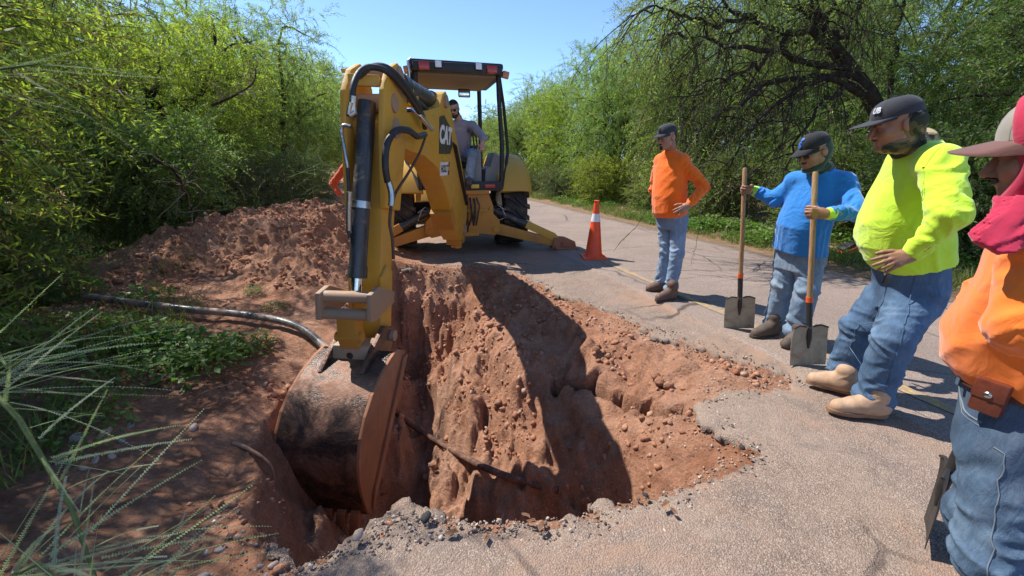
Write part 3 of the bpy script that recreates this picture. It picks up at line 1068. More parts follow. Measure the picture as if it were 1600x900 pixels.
# stick
SWD = 0.108
st_prof = [(2.66, 1.98), (2.74, 2.09), (2.86, 2.12), (2.99, 2.06), (3.07, 1.92), (3.07, 1.70), (3.03, 1.35), (2.99, 0.75), (2.99, 0.36), (2.99, 0.12), (2.93, 0.02), (2.85, 0.02), (2.80, 0.10), (2.78, 0.36), (2.74, 0.75), (2.68, 1.45), (2.63, 1.72)]
stick = MB()
stick.prism(st_prof[:6] + [(3.02, 1.15), (2.72, 1.10)] + st_prof[16:], SWD + 0.045, bp, 0.008, SWD + 0.004)
stick.prism(st_prof[:6] + [(3.02, 1.15), (2.72, 1.10)] + st_prof[16:], -SWD - 0.004, bp, 0.008, -SWD - 0.045)
stick.prism([(2.95, 1.68), (2.99, 0.36), (2.99, 0.12), (2.93, 0.02), (2.85, 0.02), (2.80, 0.10), (2.78, 0.36), (2.74, 0.75), (2.69, 1.45), (2.72, 1.62)], SWD, bp, 0.012)
stick.prism([(3.01, 0.45), (3.01, 0.62), (2.90, 0.70), (2.80, 0.62), (2.80, 0.10), (2.9, 0.03), (3.0, 0.10)], SWD + 0.028, bp, 0.008, SWD + 0.002)
stick.prism([(3.01, 0.45), (3.01, 0.62), (2.90, 0.70), (2.80, 0.62), (2.80, 0.10), (2.9, 0.03), (3.0, 0.10)], -SWD - 0.002, bp, 0.008, -SWD - 0.028)
stick = stick.build('stick', YEL, mach, 30)
m = MB()
for s_, z_, r_ in ((2.82, 2.05, 0.058), (2.90, 1.86, 0.062), (2.86, 1.70, 0.07)):
    MB().cyl(bp(s_, z_, -SWD - 0.055), bp(s_, z_, SWD + 0.055), r_, None, 20).build('pivot_pin', MATS['worn_link'], stick)
MB().cyl(bp(2.90, 0.10, -0.21), bp(2.90, 0.10, 0.21), 0.045, None, 16).build('pivot_pin', MATS['worn_link'], stick)
MB().cyl(bp(2.96, 0.44, -0.19), bp(2.96, 0.44, 0.19), 0.04, None, 16).build('pivot_pin', MATS['worn_link'], stick)
m = MB()
m.box(bp(2.92, 2.06, -0.13), (0.16, 0.05, 0.02), None, 0.004)
m.build('hose_guide', YEL, stick)
MB().box(bp(3.04, 1.98, 0.0), (0.2, 0.05, 0.07), None, 0.01).build('hose_guide', YEL, stick)
# stick cylinder over the boom
m = MB()
a, b = Vector(bp(1.48, 2.06)), Vector(bp(2.82, 2.07))
d = b - a
m.cyl(a + d * 0.03, a + d * 0.70, 0.075, None, 22)
m.cyl(a + d * 0.63, a + d * 0.72, 0.086, None, 22)
m.cyl(a, a + d * 0.08, 0.09, None, 22)
m.build('stick_cylinder', MATS['cylinder_black'], mach)
MB().cyl(a + d * 0.7, b, 0.038, None, 16).build('cylinder_rod', MATS['chrome'], mach)
# bucket cylinder down the front of the stick
m = MB()
a, b = Vector(bp(2.965, 1.86, -0.015)), Vector(bp(3.25, 0.52, 0.045))
d = b - a
m.cyl(a, a + d * 0.87, 0.060, None, 22)
m.cyl(a + d * 0.50, a + d * 0.515, 0.064, None, 22)
m.cyl(a + d * 0.82, a + d * 0.88, 0.067, None, 22)
m.build('bucket_cylinder', MATS['cylinder_black'], mach)
MB().cyl(a + d * 0.86, b, 0.040, None, 16).build('cylinder_rod', MATS['chrome'], mach)
MB().cyl(a + d * 0.49, a + d * 0.525, 0.067, None, 22).build('hose_clamp', MATS['brushed_steel'], mach)
# linkage
m = MB()
for z_ in (0.56, 0.43):
    m.cyl(bp(3.29, z_, -0.20), bp(3.29, z_, 0.20), 0.042, None, 18)
for sg in (-1, 1):
    m.prism([(3.35, 0.60), (3.35, 0.40), (3.24, 0.37), (2.92, 0.40), (2.92, 0.49), (3.22, 0.62)], sg * 0.205, bp, 0.012, sg * 0.165)
m.build('link_frame', MATS['worn_link'], mach, 35)
m = MB()
m.prism([(3.32, 0.46), (3.25, 0.46), (3.12, 0.12), (3.13, 0.06), (3.22, 0.06), (3.29, 0.22)], 0.075, bp, 0.012)
m.cyl(bp(3.26, 0.24, -0.10), bp(3.26, 0.24, 0.10), 0.035, None, 12)
m.build('bucket_link', DYEL, mach)
# bucket
HB = (2.92, -0.045)
MD, BD = (0.565, -0.825), (0.825, 0.565)


def bk(a, b, c=0.0):
    return bp(HB[0] + MD[0] * a + BD[0] * b, HB[1] + MD[1] * a + BD[1] * b, c)


back = [(0.02, 0.24), (0.10, 0.33), (0.22, 0.43), (0.36, 0.505), (0.50, 0.535), (0.64, 0.52), (0.78, 0.46), (0.90, 0.37), (1.00, 0.26), (1.09, 0.14), (1.16, 0.04), (1.20, -0.03)]
HWB = 0.282
bucket = MB()
bm_ = bucket.bm
n_ = 13
rows = []
inner = []
for i, (a_, b_) in enumerate(back):
    c0, c1 = back[max(i - 1, 0)], back[min(i + 1, len(back) - 1)]
    tx, ty = c1[0] - c0[0], c1[1] - c0[1]
    L_ = math.hypot(tx, ty)
    nx, ny = ty / L_, -tx / L_
    rows.append([bm_.verts.new(bk(a_, b_, -HWB + 2 * HWB * k / (n_ - 1))) for k in range(n_)])
    inner.append([bm_.verts.new(bk(a_ + nx * 0.022, b_ + ny * 0.022, -HWB + 2 * HWB * k / (n_ - 1))) for k in range(n_)])
for A, B, sgn in ((rows, None, 1), (inner, None, -1)):
    for r0, r1 in zip(A, A[1:]):
        for k in range(n_ - 1):
            bm_.faces.new((r0[k], r0[k + 1], r1[k + 1], r1[k]))
for r0, r1 in ((rows[0], inner[0]), (rows[-1], inner[-1])):
    for k in range(n_ - 1):
        bm_.faces.new((r0[k], r0[k + 1], r1[k + 1], r1[k]))
bucket = bucket.build('bucket', MATS['bucket_steel'], mach, 50)
for sg in (-1, 1):
    m = MB()
    m.prism([(-0.02, 0.0), (0.0, 0.22)] + back[1:] + [(1.14, -0.05), (0.6, -0.035)], sg * (HWB + 0.024), bk, 0.004, sg * (HWB + 0.001))
    m.build('side_plate', MATS['rusty_steel'], bucket)
    m = MB()
    m.prism([(0.0, -0.03), (0.03, 0.055), (1.05, 0.01), (1.19, -0.06)], sg * (HWB + 0.044), bk, 0.004, sg * (HWB + 0.0255))
    m.build('side_cutter', MATS['rusty_steel'], bucket)
    m = MB()
    m.prism([(-0.17, -0.02), (-0.21, 0.06), (-0.17, 0.26), (0.03, 0.37), (0.22, 0.44), (0.16, 0.32), (0.06, 0.2), (0.06, 0.0)], sg * 0.175, bk, 0.008, sg * 0.14)
    m.build('hinge_ear', MATS['bucket_steel'], bucket)
m = MB()
RB = Matrix((EX, -ES, EZ)).transposed()
RB = (MINV.to_3x3() @ RB)
m.box(bp(3.17, 0.085), (0.285, 0.17, 0.165), RB, 0.025)
m.build('coupler', MATS['worn_link'], bucket)
MB().cyl(bp(3.25, 0.085, 0.0), bp(3.258, 0.085, 0.0), 0.026, None, 14).build('coupler_hole', MATS['decal_black'], bucket)
for k in range(5):
    c_ = -HWB + 0.07 + k * (2 * HWB - 0.14) / 4
    m = MB()
    m.prism([(1.13, 0.02), (1.15, -0.06), (1.38, -0.07), (1.20, 0.035)], c_ + 0.035, bk, 0.006, c_ - 0.035)
    m.build('tooth', MATS['rusty_steel'], bucket)
# wear strips across the back
for a_, b_ in ((0.64, 0.523), (0.90, 0.373)):
    pass

# hoses and steel lines, each its own part


def hose(pts, r, mat, name='hose', n=8):
    P = np.array([list(W(at(*p))) for p in pts])
    k = len(P)
    q = np.linspace(0, k - 1, k * 5)
    out = []
    for x in q:
        i = min(int(x), k - 2)
        f = x - i
        p0, p1, p2, p3 = P[max(i - 1, 0)], P[i], P[i + 1], P[min(i + 2, k - 1)]
        out.append(0.5 * ((2 * p1) + (-p0 + p2) * f + (2 * p0 - 5 * p1 + 4 * p2 - p3) * f * f + (-p0 + 3 * p1 - 3 * p2 + p3) * f ** 3))
    return MB().tube(out, r, n).build(name, MATS[mat], mach, 60)


hose([(552, 182, 2.72), (551, 140, 2.74), (562, 113, 2.82), (580, 105, 2.88), (605, 112, 2.92), (630, 138, 3.1), (650, 168, 3.4), (661, 186, 3.6), (664, 200, 3.7)], 0.021, 'rubber_hose')
hose([(560, 120, 2.84), (585, 103, 2.92), (612, 110, 2.96), (640, 142, 3.2), (657, 172, 3.5), (666, 198, 3.7)], 0.019, 'rubber_hose')
hose([(606, 285, 2.80), (602, 258, 2.78), (605, 225, 2.82), (618, 205, 2.92), (638, 204, 3.05), (652, 213, 3.25), (664, 210, 3.55)], 0.024, 'rubber_hose')
hose([(548, 160, 2.70), (545, 180, 2.70), (555, 175, 2.71)], 0.016, 'brushed_steel', 'hose_fitting')
hose([(552, 150, 2.72), (551, 172, 2.72), (553, 180, 2.72)], 0.025, 'brushed_steel', 'hose_fitting')
hose([(607, 284, 2.80), (611, 298, 2.80), (612, 312, 2.79), (611, 322, 2.78)], 0.022, 'brushed_steel', 'hose_fitting')
hose([(611, 322, 2.78), (609, 350, 2.77), (613, 372, 2.76), (615, 405, 2.76)], 0.011, 'brown_line', 'steel_line')
hose([(664, 216, 3.6), (655, 240, 3.4), (637, 272, 3.1), (620, 298, 2.9), (613, 318, 2.85)], 0.010, 'brown_line', 'steel_line')
hose([(642, 172, 3.5), (655, 180, 3.5), (664, 190, 3.6), (674, 202, 3.75)], 0.022, 'chrome', 'steel_line')
hose([(613, 168, 3.2), (630, 158, 3.4), (645, 156, 3.6), (660, 165, 3.9), (675, 180, 4.1)], 0.020, 'rubber_hose')
hose([(613, 173, 3.2), (632, 174, 3.4), (650, 172, 3.7)], 0.018, 'rubber_hose')
hose([(548, 198, 2.86), (537, 196, 2.86), (533, 205, 2.86), (536, 222, 2.84), (541, 250, 2.82), (543, 262, 2.82)], 0.013, 'brushed_steel', 'steel_line')
hose([(543, 262, 2.82), (545, 300, 2.80), (543, 340, 2.78), (546, 372, 2.76)], 0.013, 'rubber_hose')
hose([(546, 300, 2.75), (545, 330, 2.75), (545, 360, 2.75)], 0.018, 'brushed_steel', 'hose_fitting')
for k in range(4):
    hose([(707 + k * 2, 222 + k * 2, 4.9), (711 + k * 2, 248, 5.1), (717 + k * 2, 280, 5.4), (725 + k * 2, 320, 5.9)], 0.011, 'rubber_hose')
# ------------------------------------------------------------------ people: surfaces grown from distance fields
V3 = lambda *a: np.array(a, float)


def nrm(v):
    v = np.asarray(v, float)
    return v / np.linalg.norm(v)


class Prim:
    def __init__(s, lo, hi, f, k=0.01, op='add'):
        s.lo, s.hi, s.f, s.k, s.op = np.array(lo, float), np.array(hi, float), f, k, op


def smin(a, b, k):
    h = np.clip(0.5 + 0.5 * (b - a) / k, 0, 1)
    return b * (1 - h) + a * h - k * h * (1 - h)


def cap(a, b, r0, r1=None, k=0.012, op='add', folds=None, seed=0, flat=None):
    "tapered capsule; folds: (centre t, width t, amplitude, wavelength)"
    a, b = np.asarray(a, float), np.asarray(b, float)
    r1 = r0 if r1 is None else r1
    ba = b - a
    L2 = max(float(ba @ ba), 1e-9)
    L = math.sqrt(L2)
    ax = ba / L
    e1 = np.cross(ax, [0.3, 0.2, 0.93])
    e1 = e1 / max(np.linalg.norm(e1), 1e-6)
    e2 = np.cross(ax, e1)

    def f(P):
        q = P - a
        t = q @ ba / L2
        h = np.clip(t, 0, 1)
        d = np.linalg.norm(q - h[:, None] * ba, axis=1) - (r0 + (r1 - r0) * h)
        if folds:
            th = np.arctan2(q @ e2, q @ e1)
            for i, (tc, tw, amp, lam) in enumerate(folds):
                ph = seed * 1.7 + i * 2.3
                m = np.exp(-((t - tc) / tw) ** 2)
                z = t * L / lam + 0.55 * np.sin(th + ph) + 0.22 * np.sin(2 * th + 2.1 * ph) + 31 + 7 * i
                rid = 1 - np.abs(2 * vnoise(z * 1.25, 1.35 * np.cos(th + ph * 1.3) + 2.0 * ph + 40 + 0.35 * z)) * 2
                d = d - amp * 1.15 * m * (rid - 0.35)
        return d
    R_ = max(r0, r1) + (sum(x[2] for x in folds) if folds else 0)
    return Prim(np.minimum(a, b) - R_, np.maximum(a, b) + R_, f, k, op)


def ell(c, r, M=None, k=0.012, op='add'):
    "ellipsoid, axes given by the columns of M"
    c, r = np.asarray(c, float), np.asarray(r, float)

    def f(P):
        q = P - c
        if M is not None: q = q @ M
        k0 = np.linalg.norm(q / r, axis=1)
        k1 = np.linalg.norm(q / (r * r), axis=1)
        return k0 * (k0 - 1) / np.maximum(k1, 1e-6)
    m = r.max() if M is not None else r
    return Prim(c - m, c + m, f, k, op)


def loft(A, B, side, front, st, k=0.02, op='add', wr=0.0, seed=0, n=2.4):
    "stations st: (t, side offset, front offset, half width, front radius, back radius)"
    A, B = np.asarray(A, float), np.asarray(B, float)
    ax = B - A
    L = np.linalg.norm(ax)
    ax = ax / L
    side = nrm(np.asarray(side) - ax * (np.asarray(side) @ ax))
    fr = np.cross(ax, side)
    if fr @ np.asarray(front) < 0: fr = -fr
    st = np.array(st, float)
    T = st[:, 0]

    def f(P):
        q = P - A
        tl = q @ ax
        t = np.clip(tl / L, T[0], T[-1])
        I = [np.interp(t, T, st[:, i]) for i in range(1, 6)]
        x, y = q @ side - I[0], q @ fr - I[1]
        ry = np.where(y > 0, I[3], I[4])
        kk = (np.abs(x / I[2]) ** n + np.abs(y / ry) ** n) ** (1 / n)
        d = (kk - 1) * np.minimum(I[2], ry)
        if wr:
            th = np.arctan2(x / I[2], y / ry)
            s_ = seed * 1.3
            c1, s1 = np.cos(th), np.sin(th)
            u1 = tl * 9.0 + 1.1 * np.sin(th * 2 + s_) + 0.6 * s1
            w = 1 - 4 * np.abs(vnoise(u1 + 30 + s_, 1.5 * c1 + 1.5 * s1 * s1 + 20 + tl * 2))
            w2 = 1 - 4 * np.abs(vnoise(tl * 3.0 + 60 + s_, 3.0 * np.sin(th * 1.0 + 0.6) + 2.4 * np.cos(th * 1.5) + 44))
            amt = np.clip(0.35 + 1.6 * np.abs(vnoise(tl * 4 + s_ + 9, 1.8 * np.cos(th - s_) + 33)), 0, 1)
            d = d - wr * (0.75 * w * amt + 0.6 * w2 * np.clip(1.0 - tl / L * 0.8, 0.2, 1))
        return np.maximum(d, np.maximum(T[0] * L - tl, tl - T[-1] * L))
    m = float(np.max(np.abs(st[:, 1:3]).sum(1) + st[:, 3:].max(1))) + 0.02
    return Prim(np.minimum(A, B) - m, np.maximum(A, B) + m, f, k, op)


def fun(lo, hi, f, k=0.01, op='add'):
    return Prim(lo, hi, f, k, op)


def field_mesh(name, prims, vs, off=np.zeros(3), post=None):
    adds = [p for p in prims if p.op == 'add']
    lo = np.min([p.lo - p.k for p in adds], 0) - 3 * vs
    hi = np.max([p.hi + p.k for p in adds], 0) + 3 * vs
    i0, i1 = np.floor(lo / vs).astype(int), np.ceil(hi / vs).astype(int)
    B = 28
    bgv = 3.0 * vs
    g = vdb.FloatGrid(bgv)
    g.transform = vdb.createLinearTransform(vs)
    base = np.stack(np.meshgrid(np.arange(B), np.arange(B), np.arange(B), indexing='ij'), -1).reshape(-1, 3)
    for bx in range(i0[0], i1[0], B):
        for by in range(i0[1], i1[1], B):
            for bz in range(i0[2], i1[2], B):
                blo = np.array([bx, by, bz]) * vs
                bhi = blo + B * vs
                act = [p for p in prims if np.all(p.lo - p.k - 2 * vs < bhi) and np.all(p.hi + p.k + 2 * vs > blo)]
                if not any(p.op == 'add' for p in act): continue
                P = (base + [bx, by, bz]) * vs
                d = None
                for p in act:
                    e = p.f(P)
                    if p.op == 'add': d = e if d is None else smin(d, e, p.k)
                    elif d is None: continue
                    elif p.op == 'sub': d = -smin(-d, e, p.k)
                    elif p.op == 'int': d = -smin(-d, -e, p.k)
                if d is None: continue
                if post is not None: d = post(P, d)
                g.copyFromArray(np.ascontiguousarray(np.clip(d, -bgv, bgv).reshape(B, B, B).astype(np.float32)), ijk=(bx, by, bz))
    pts, quads = g.convertToQuads(0.0)
    pts = np.asarray(pts) - off
    quads = np.asarray(quads).astype(np.int32)
    a, b, c = pts[quads[:, 0]], pts[quads[:, 1]], pts[quads[:, 2]]
    vol = np.einsum('ij,ij->i', a, np.cross(b, c)).sum()
    if vol < 0: quads = quads[:, ::-1]
    return np_mesh(name, pts, quads)


def frame_of(f, up):
    "columns: left-of-body x, front y, up z"
    f = nrm(f)
    u = np.asarray(up, float)
    u = nrm(u - f * (u @ f))
    x = np.cross(f, u)          # right-hand side of the person
    return np.stack([x, f, u], 1)


def head_prims(c, M, jaw=1.0):
    "skull with brow, eye sockets, nose, lips, chin, ears; local axes x right, y front, z up, origin between the ears"
    T = lambda x, y, z: c + M @ V3(x, y, z)
    E_ = lambda p, r, k=0.012, op='add': ell(T(*p), r, M, k, op)
    C_ = lambda p, q, r0, r1=None, k=0.01, op='add': cap(T(*p), T(*q), r0, r1, k, op)
    P = [E_((0, -0.014, 0.034), (0.075, 0.096, 0.088)),
         E_((0, 0.024, -0.030), (0.063, 0.072, 0.085), 0.03),
         C_((-0.046, 0.006, -0.064), (-0.014, 0.066, -0.098), 0.020, 0.017, 0.025), C_((0.046, 0.006, -0.064), (0.014, 0.066, -0.098), 0.020, 0.017, 0.025),
         C_((-0.010, 0.074, -0.097), (0.010, 0.074, -0.097), 0.016, None, 0.015),
         C_((-0.034, 0.074, 0.020), (0.034, 0.074, 0.020), 0.014, None, 0.015),
         E_((-0.040, 0.060, -0.024), (0.022, 0.024, 0.022), 0.02), E_((0.040, 0.060, -0.024), (0.022, 0.024, 0.022), 0.02),
         E_((-0.031, 0.096, 0.000), (0.017, 0.014, 0.011), 0.010, 'sub'), E_((0.031, 0.096, 0.000), (0.017, 0.014, 0.011), 0.010, 'sub'),
         E_((-0.031, 0.077, -0.001), (0.0125, 0.0125, 0.0115), 0.004), E_((0.031, 0.077, -0.001), (0.0125, 0.0125, 0.0115), 0.004),
         C_((0, 0.090, 0.006), (0, 0.110, -0.030), 0.008, 0.0125, 0.010),
         E_((-0.013, 0.096, -0.036), (0.010, 0.011, 0.008), 0.006), E_((0.013, 0.096, -0.036), (0.010, 0.011, 0.008), 0.006),
         C_((-0.020, 0.083, -0.061), (0.020, 0.083, -0.061), 0.0075, None, 0.007), C_((0, 0.091, -0.060), (0, 0.091, -0.060), 0.0075, None, 0.008),
         C_((-0.016, 0.084, -0.073), (0.016, 0.084, -0.073), 0.0080, None, 0.006),
         C_((-0.024, 0.098, -0.0665), (0.024, 0.098, -0.0665), 0.003, None, 0.004, 'sub'),
         E_((-0.077, -0.012, -0.010), (0.009, 0.024, 0.033), 0.008), E_((0.077, -0.012, -0.010), (0.009, 0.024, 0.033), 0.008)]
    return P


def hand_prims(w, d, n, right, curls=(20, 25, 15), spread=0.06, thumb=(0.6, 0.55, -0.25), s=1.0, tcurl=0.35):
    "w wrist, d finger direction, n back of the hand"
    d = nrm(d)
    n = np.asarray(n, float)
    n = nrm(n - d * (n @ d))
    t = np.cross(d, n) if not right else np.cross(n, d)
    M = np.stack([d, t, n], 1)
    T = lambda x, y, z: np.asarray(w, float) + M @ (V3(x, y, z) * s)
    P = [cap(T(0.0, 0.006, 0), T(0.03, 0.012, 0), 0.024 * s, 0.022 * s, 0.015), cap(T(0.0, -0.006, 0), T(0.03, -0.012, 0), 0.023 * s, 0.021 * s, 0.015)]
    kn = [(0.090, 0.030, 0.0, 0.074), (0.094, 0.0105, 0.003, 0.082), (0.090, -0.009, 0.002, 0.076), (0.082, -0.027, -0.002, 0.060)]
    for i, (kx, ky, kz, L) in enumerate(kn):
        P.append(cap(T(0.02, ky * 0.6, -0.002), T(kx, ky, kz), 0.0145 * s, 0.0115 * s, 0.012))
        p = V3(kx, ky, kz)
        a = 0.0
        yaw = (1.5 - i) * spread * 0.6
        for j, fr in enumerate((0.46, 0.30, 0.24)):
            a += R(curls[j] * (1 + 0.06 * (i - 1.5)))
            q = p + V3(math.cos(a) * math.cos(yaw), math.sin(yaw), -math.sin(a)) * L * fr
            P.append(cap(T(*p), T(*q), (0.0098 - 0.0009 * j - (0.001 if i == 3 else 0)) * s, (0.0090 - 0.0009 * j - (0.001 if i == 3 else 0)) * s, 0.004))
            p = q
    p = V3(0.022, 0.026, -0.010)
    dv = nrm(thumb)
    P.append(cap(T(0.012, 0.012, -0.006), T(*p), 0.018 * s, 0.015 * s, 0.012))
    for j, L in enumerate((0.042, 0.032, 0.026)):
        q = p + dv * L
        P.append(cap(T(*p), T(*q), (0.0125 - 0.0012 * j) * s, (0.0115 - 0.0012 * j) * s, 0.006))
        p = q
        dv = nrm(dv + V3(0.25, -0.5, -0.35) * tcurl)
    return P


# materials for people
def cloth(name, c, weave=900, fold=0.3, var=0.12, rough=0.85, sheen=0.3):
    t = NT(name)
    co = t.co()
    nz = t.noise(4, 5, 0.6, co)
    t.base(t.ramp(nz, [(0.3, tuple(x * (1 - var) for x in c)), (0.7, tuple(min(1, x * (1 + var)) for x in c))]))
    t.rough(rough, 0.25)
    t.b.inputs['Sheen Weight'].default_value = sheen
    b = t.bump(t.noise(9, 3, 0.5, co, 1.5), fold, 0.03)
    t.bump(t.noise(weave, 2, 0.5, co), 0.15, 0.002, b)
    return t.m


def denim(name, dark, mid, light, dirt=0.0):
    t = NT(name)
    co = t.co()
    a = t.noise(3.5, 5, 0.65, co, 0.5)
    mp = t.n('ShaderNodeMapping')
    mp.inputs['Scale'].default_value = (1, 1, 0.35)
    t.l(co, mp.inputs[0])
    s_ = t.noise(26, 5, 0.7, mp.outputs[0], 0.8)
    f = t.math('ADD', t.math('MULTIPLY', a, 0.65), t.math('MULTIPLY', s_, 0.35))
    c = t.ramp(f, [(0.36, dark), (0.50, mid), (0.66, light)])
    if dirt:
        c = t.mix(t.ramp(t.noise(2.2, 5, 0.7, co), [(0.5, 0.0), (0.72, dirt)]), c, (0.23, 0.17, 0.13))
    w = t.noise(700, 2, 0.5, co)
    c = t.mix(t.ramp(w, [(0.4, 0.0), (0.65, 0.35)]), c, light)
    t.base(c)
    t.rough(0.9, 0.2)
    b = t.bump(t.noise(30, 5, 0.65, mp.outputs[0], 1.0), 0.35, 0.02)
    t.bump(w, 0.2, 0.002, b)
    return t.m


def skin(name, c):
    t = NT(name)
    co = t.co()
    a = t.noise(22, 4, 0.6, co)
    t.base(t.ramp(a, [(0.3, tuple(x * 0.82 for x in c)), (0.7, tuple(min(1, x * 1.12) for x in c))]))
    t.rough(0.5, 0.4)
    t.b.inputs['Subsurface Weight'].default_value = 0.08
    t.b.inputs['Subsurface Radius'].default_value = (0.01, 0.004, 0.002)
    t.bump(t.noise(260, 3, 0.6, co), 0.12, 0.002)
    return t.m


skin('skin_tan', (0.36, 0.185, 0.115))
skin('skin_brown', (0.30, 0.145, 0.085))
skin('skin_fair', (0.44, 0.245, 0.165))
cloth('shirt_orange', (0.86, 0.150, 0.008))
cloth('shirt_orange_pale', (0.84, 0.19, 0.022), 900, 0.25)
cloth('shirt_red_orange', (0.62, 0.085, 0.02))
cloth('shirt_blue', (0.022, 0.19, 0.55), 900, 0.4)
cloth('shirt_lime', (0.55, 0.82, 0.040), 900, 0.4, 0.08)
cloth('shirt_grey', (0.255, 0.225, 0.255))
cloth('lime_trim', (0.45, 0.75, 0.04))
denim('denim_light', (0.105, 0.165, 0.26), (0.175, 0.25, 0.36), (0.34, 0.42, 0.52))
denim('denim_pale', (0.085, 0.140, 0.215), (0.155, 0.225, 0.315), (0.33, 0.40, 0.48), 0.12)
denim('denim_mid', (0.034, 0.068, 0.130), (0.066, 0.120, 0.205), (0.155, 0.225, 0.32), 0.12)
denim('denim_dark', (0.026, 0.050, 0.092), (0.050, 0.088, 0.145), (0.135, 0.195, 0.265), 0.25)
mat_simple('leather_brown', (0.115, 0.062, 0.042), 0.7, 0, 0.35, 14, 0.3, 90)
mat_simple('leather_tan', (0.42, 0.265, 0.165), 0.75, 0, 0.25, 14, 0.3, 90)
mat_simple('leather_work', (0.095, 0.068, 0.052), 0.8, 0, 0.4, 14, 0.3, 90)
mat_simple('leather_belt', (0.075, 0.026, 0.018), 0.42, 0, 0.3, 16, 0.4, 110)
mat_simple('leather_pouch', (0.125, 0.032, 0.018), 0.32, 0, 0.3, 18, 0.3, 80)
mat_simple('sole_dark', (0.045, 0.036, 0.030), 0.85)
mat_simple('sole_tan', (0.23, 0.125, 0.07), 0.8)
cloth('cap_black', (0.022, 0.022, 0.024), 700, 0.1, 0.2, 0.9, 0.1)
cloth('cap_charcoal', (0.040, 0.042, 0.047), 700, 0.1, 0.2, 0.9, 0.1)
cloth('cap_stone', (0.27, 0.245, 0.20), 700, 0.1)
cloth('brim_brown', (0.13, 0.055, 0.045), 500, 0.1, 0.2, 0.7)
cloth('maroon_cloth', (0.42, 0.018, 0.055), 700, 0.3)
cloth('gaiter_green', (0.030, 0.052, 0.030), 700, 0.3)
mat_simple('hair_black', (0.014, 0.011, 0.010), 0.6, 0, 0.4, 60, 0.6, 300)
mat_simple('lens_dark', (0.012, 0.010, 0.010), 0.08)
mat_simple('blue_print', (0.03, 0.16, 0.62), 0.6)
mat_simple('grey_print', (0.075, 0.078, 0.085), 0.7)
mat_simple('white_print', (0.55, 0.56, 0.58), 0.6)
mat_simple('key_metal', (0.5, 0.5, 0.48), 0.3, 1.0)
mat_simple('key_black', (0.015, 0.015, 0.016), 0.4)
mat_simple('seam_thread', (0.15, 0.18, 0.21), 0.8)
mat_simple('eye_dark', (0.018, 0.012, 0.010), 0.25)
mat_simple('lip', (0.26, 0.10, 0.075), 0.5)
t = NT('camo')
co = t.co()
a = t.noise(11, 2, 0.4, co, 0.8)
b = t.noise(14, 2, 0.4, co, 1.0)
c = t.ramp(a, [(0.0, (0.035, 0.040, 0.022)), (0.42, (0.095, 0.085, 0.038)), (0.49, (0.22, 0.15, 0.08)), (0.56, (0.36, 0.31, 0.19))], 'CONSTANT')
c = t.mix(t.ramp(b, [(0.60, 0.0), (0.61, 1.0)]), c, (0.022, 0.024, 0.018))
t.base(c)
t.rough(0.85, 0.25)
t.bump(t.noise(35, 4), 0.3, 0.01)


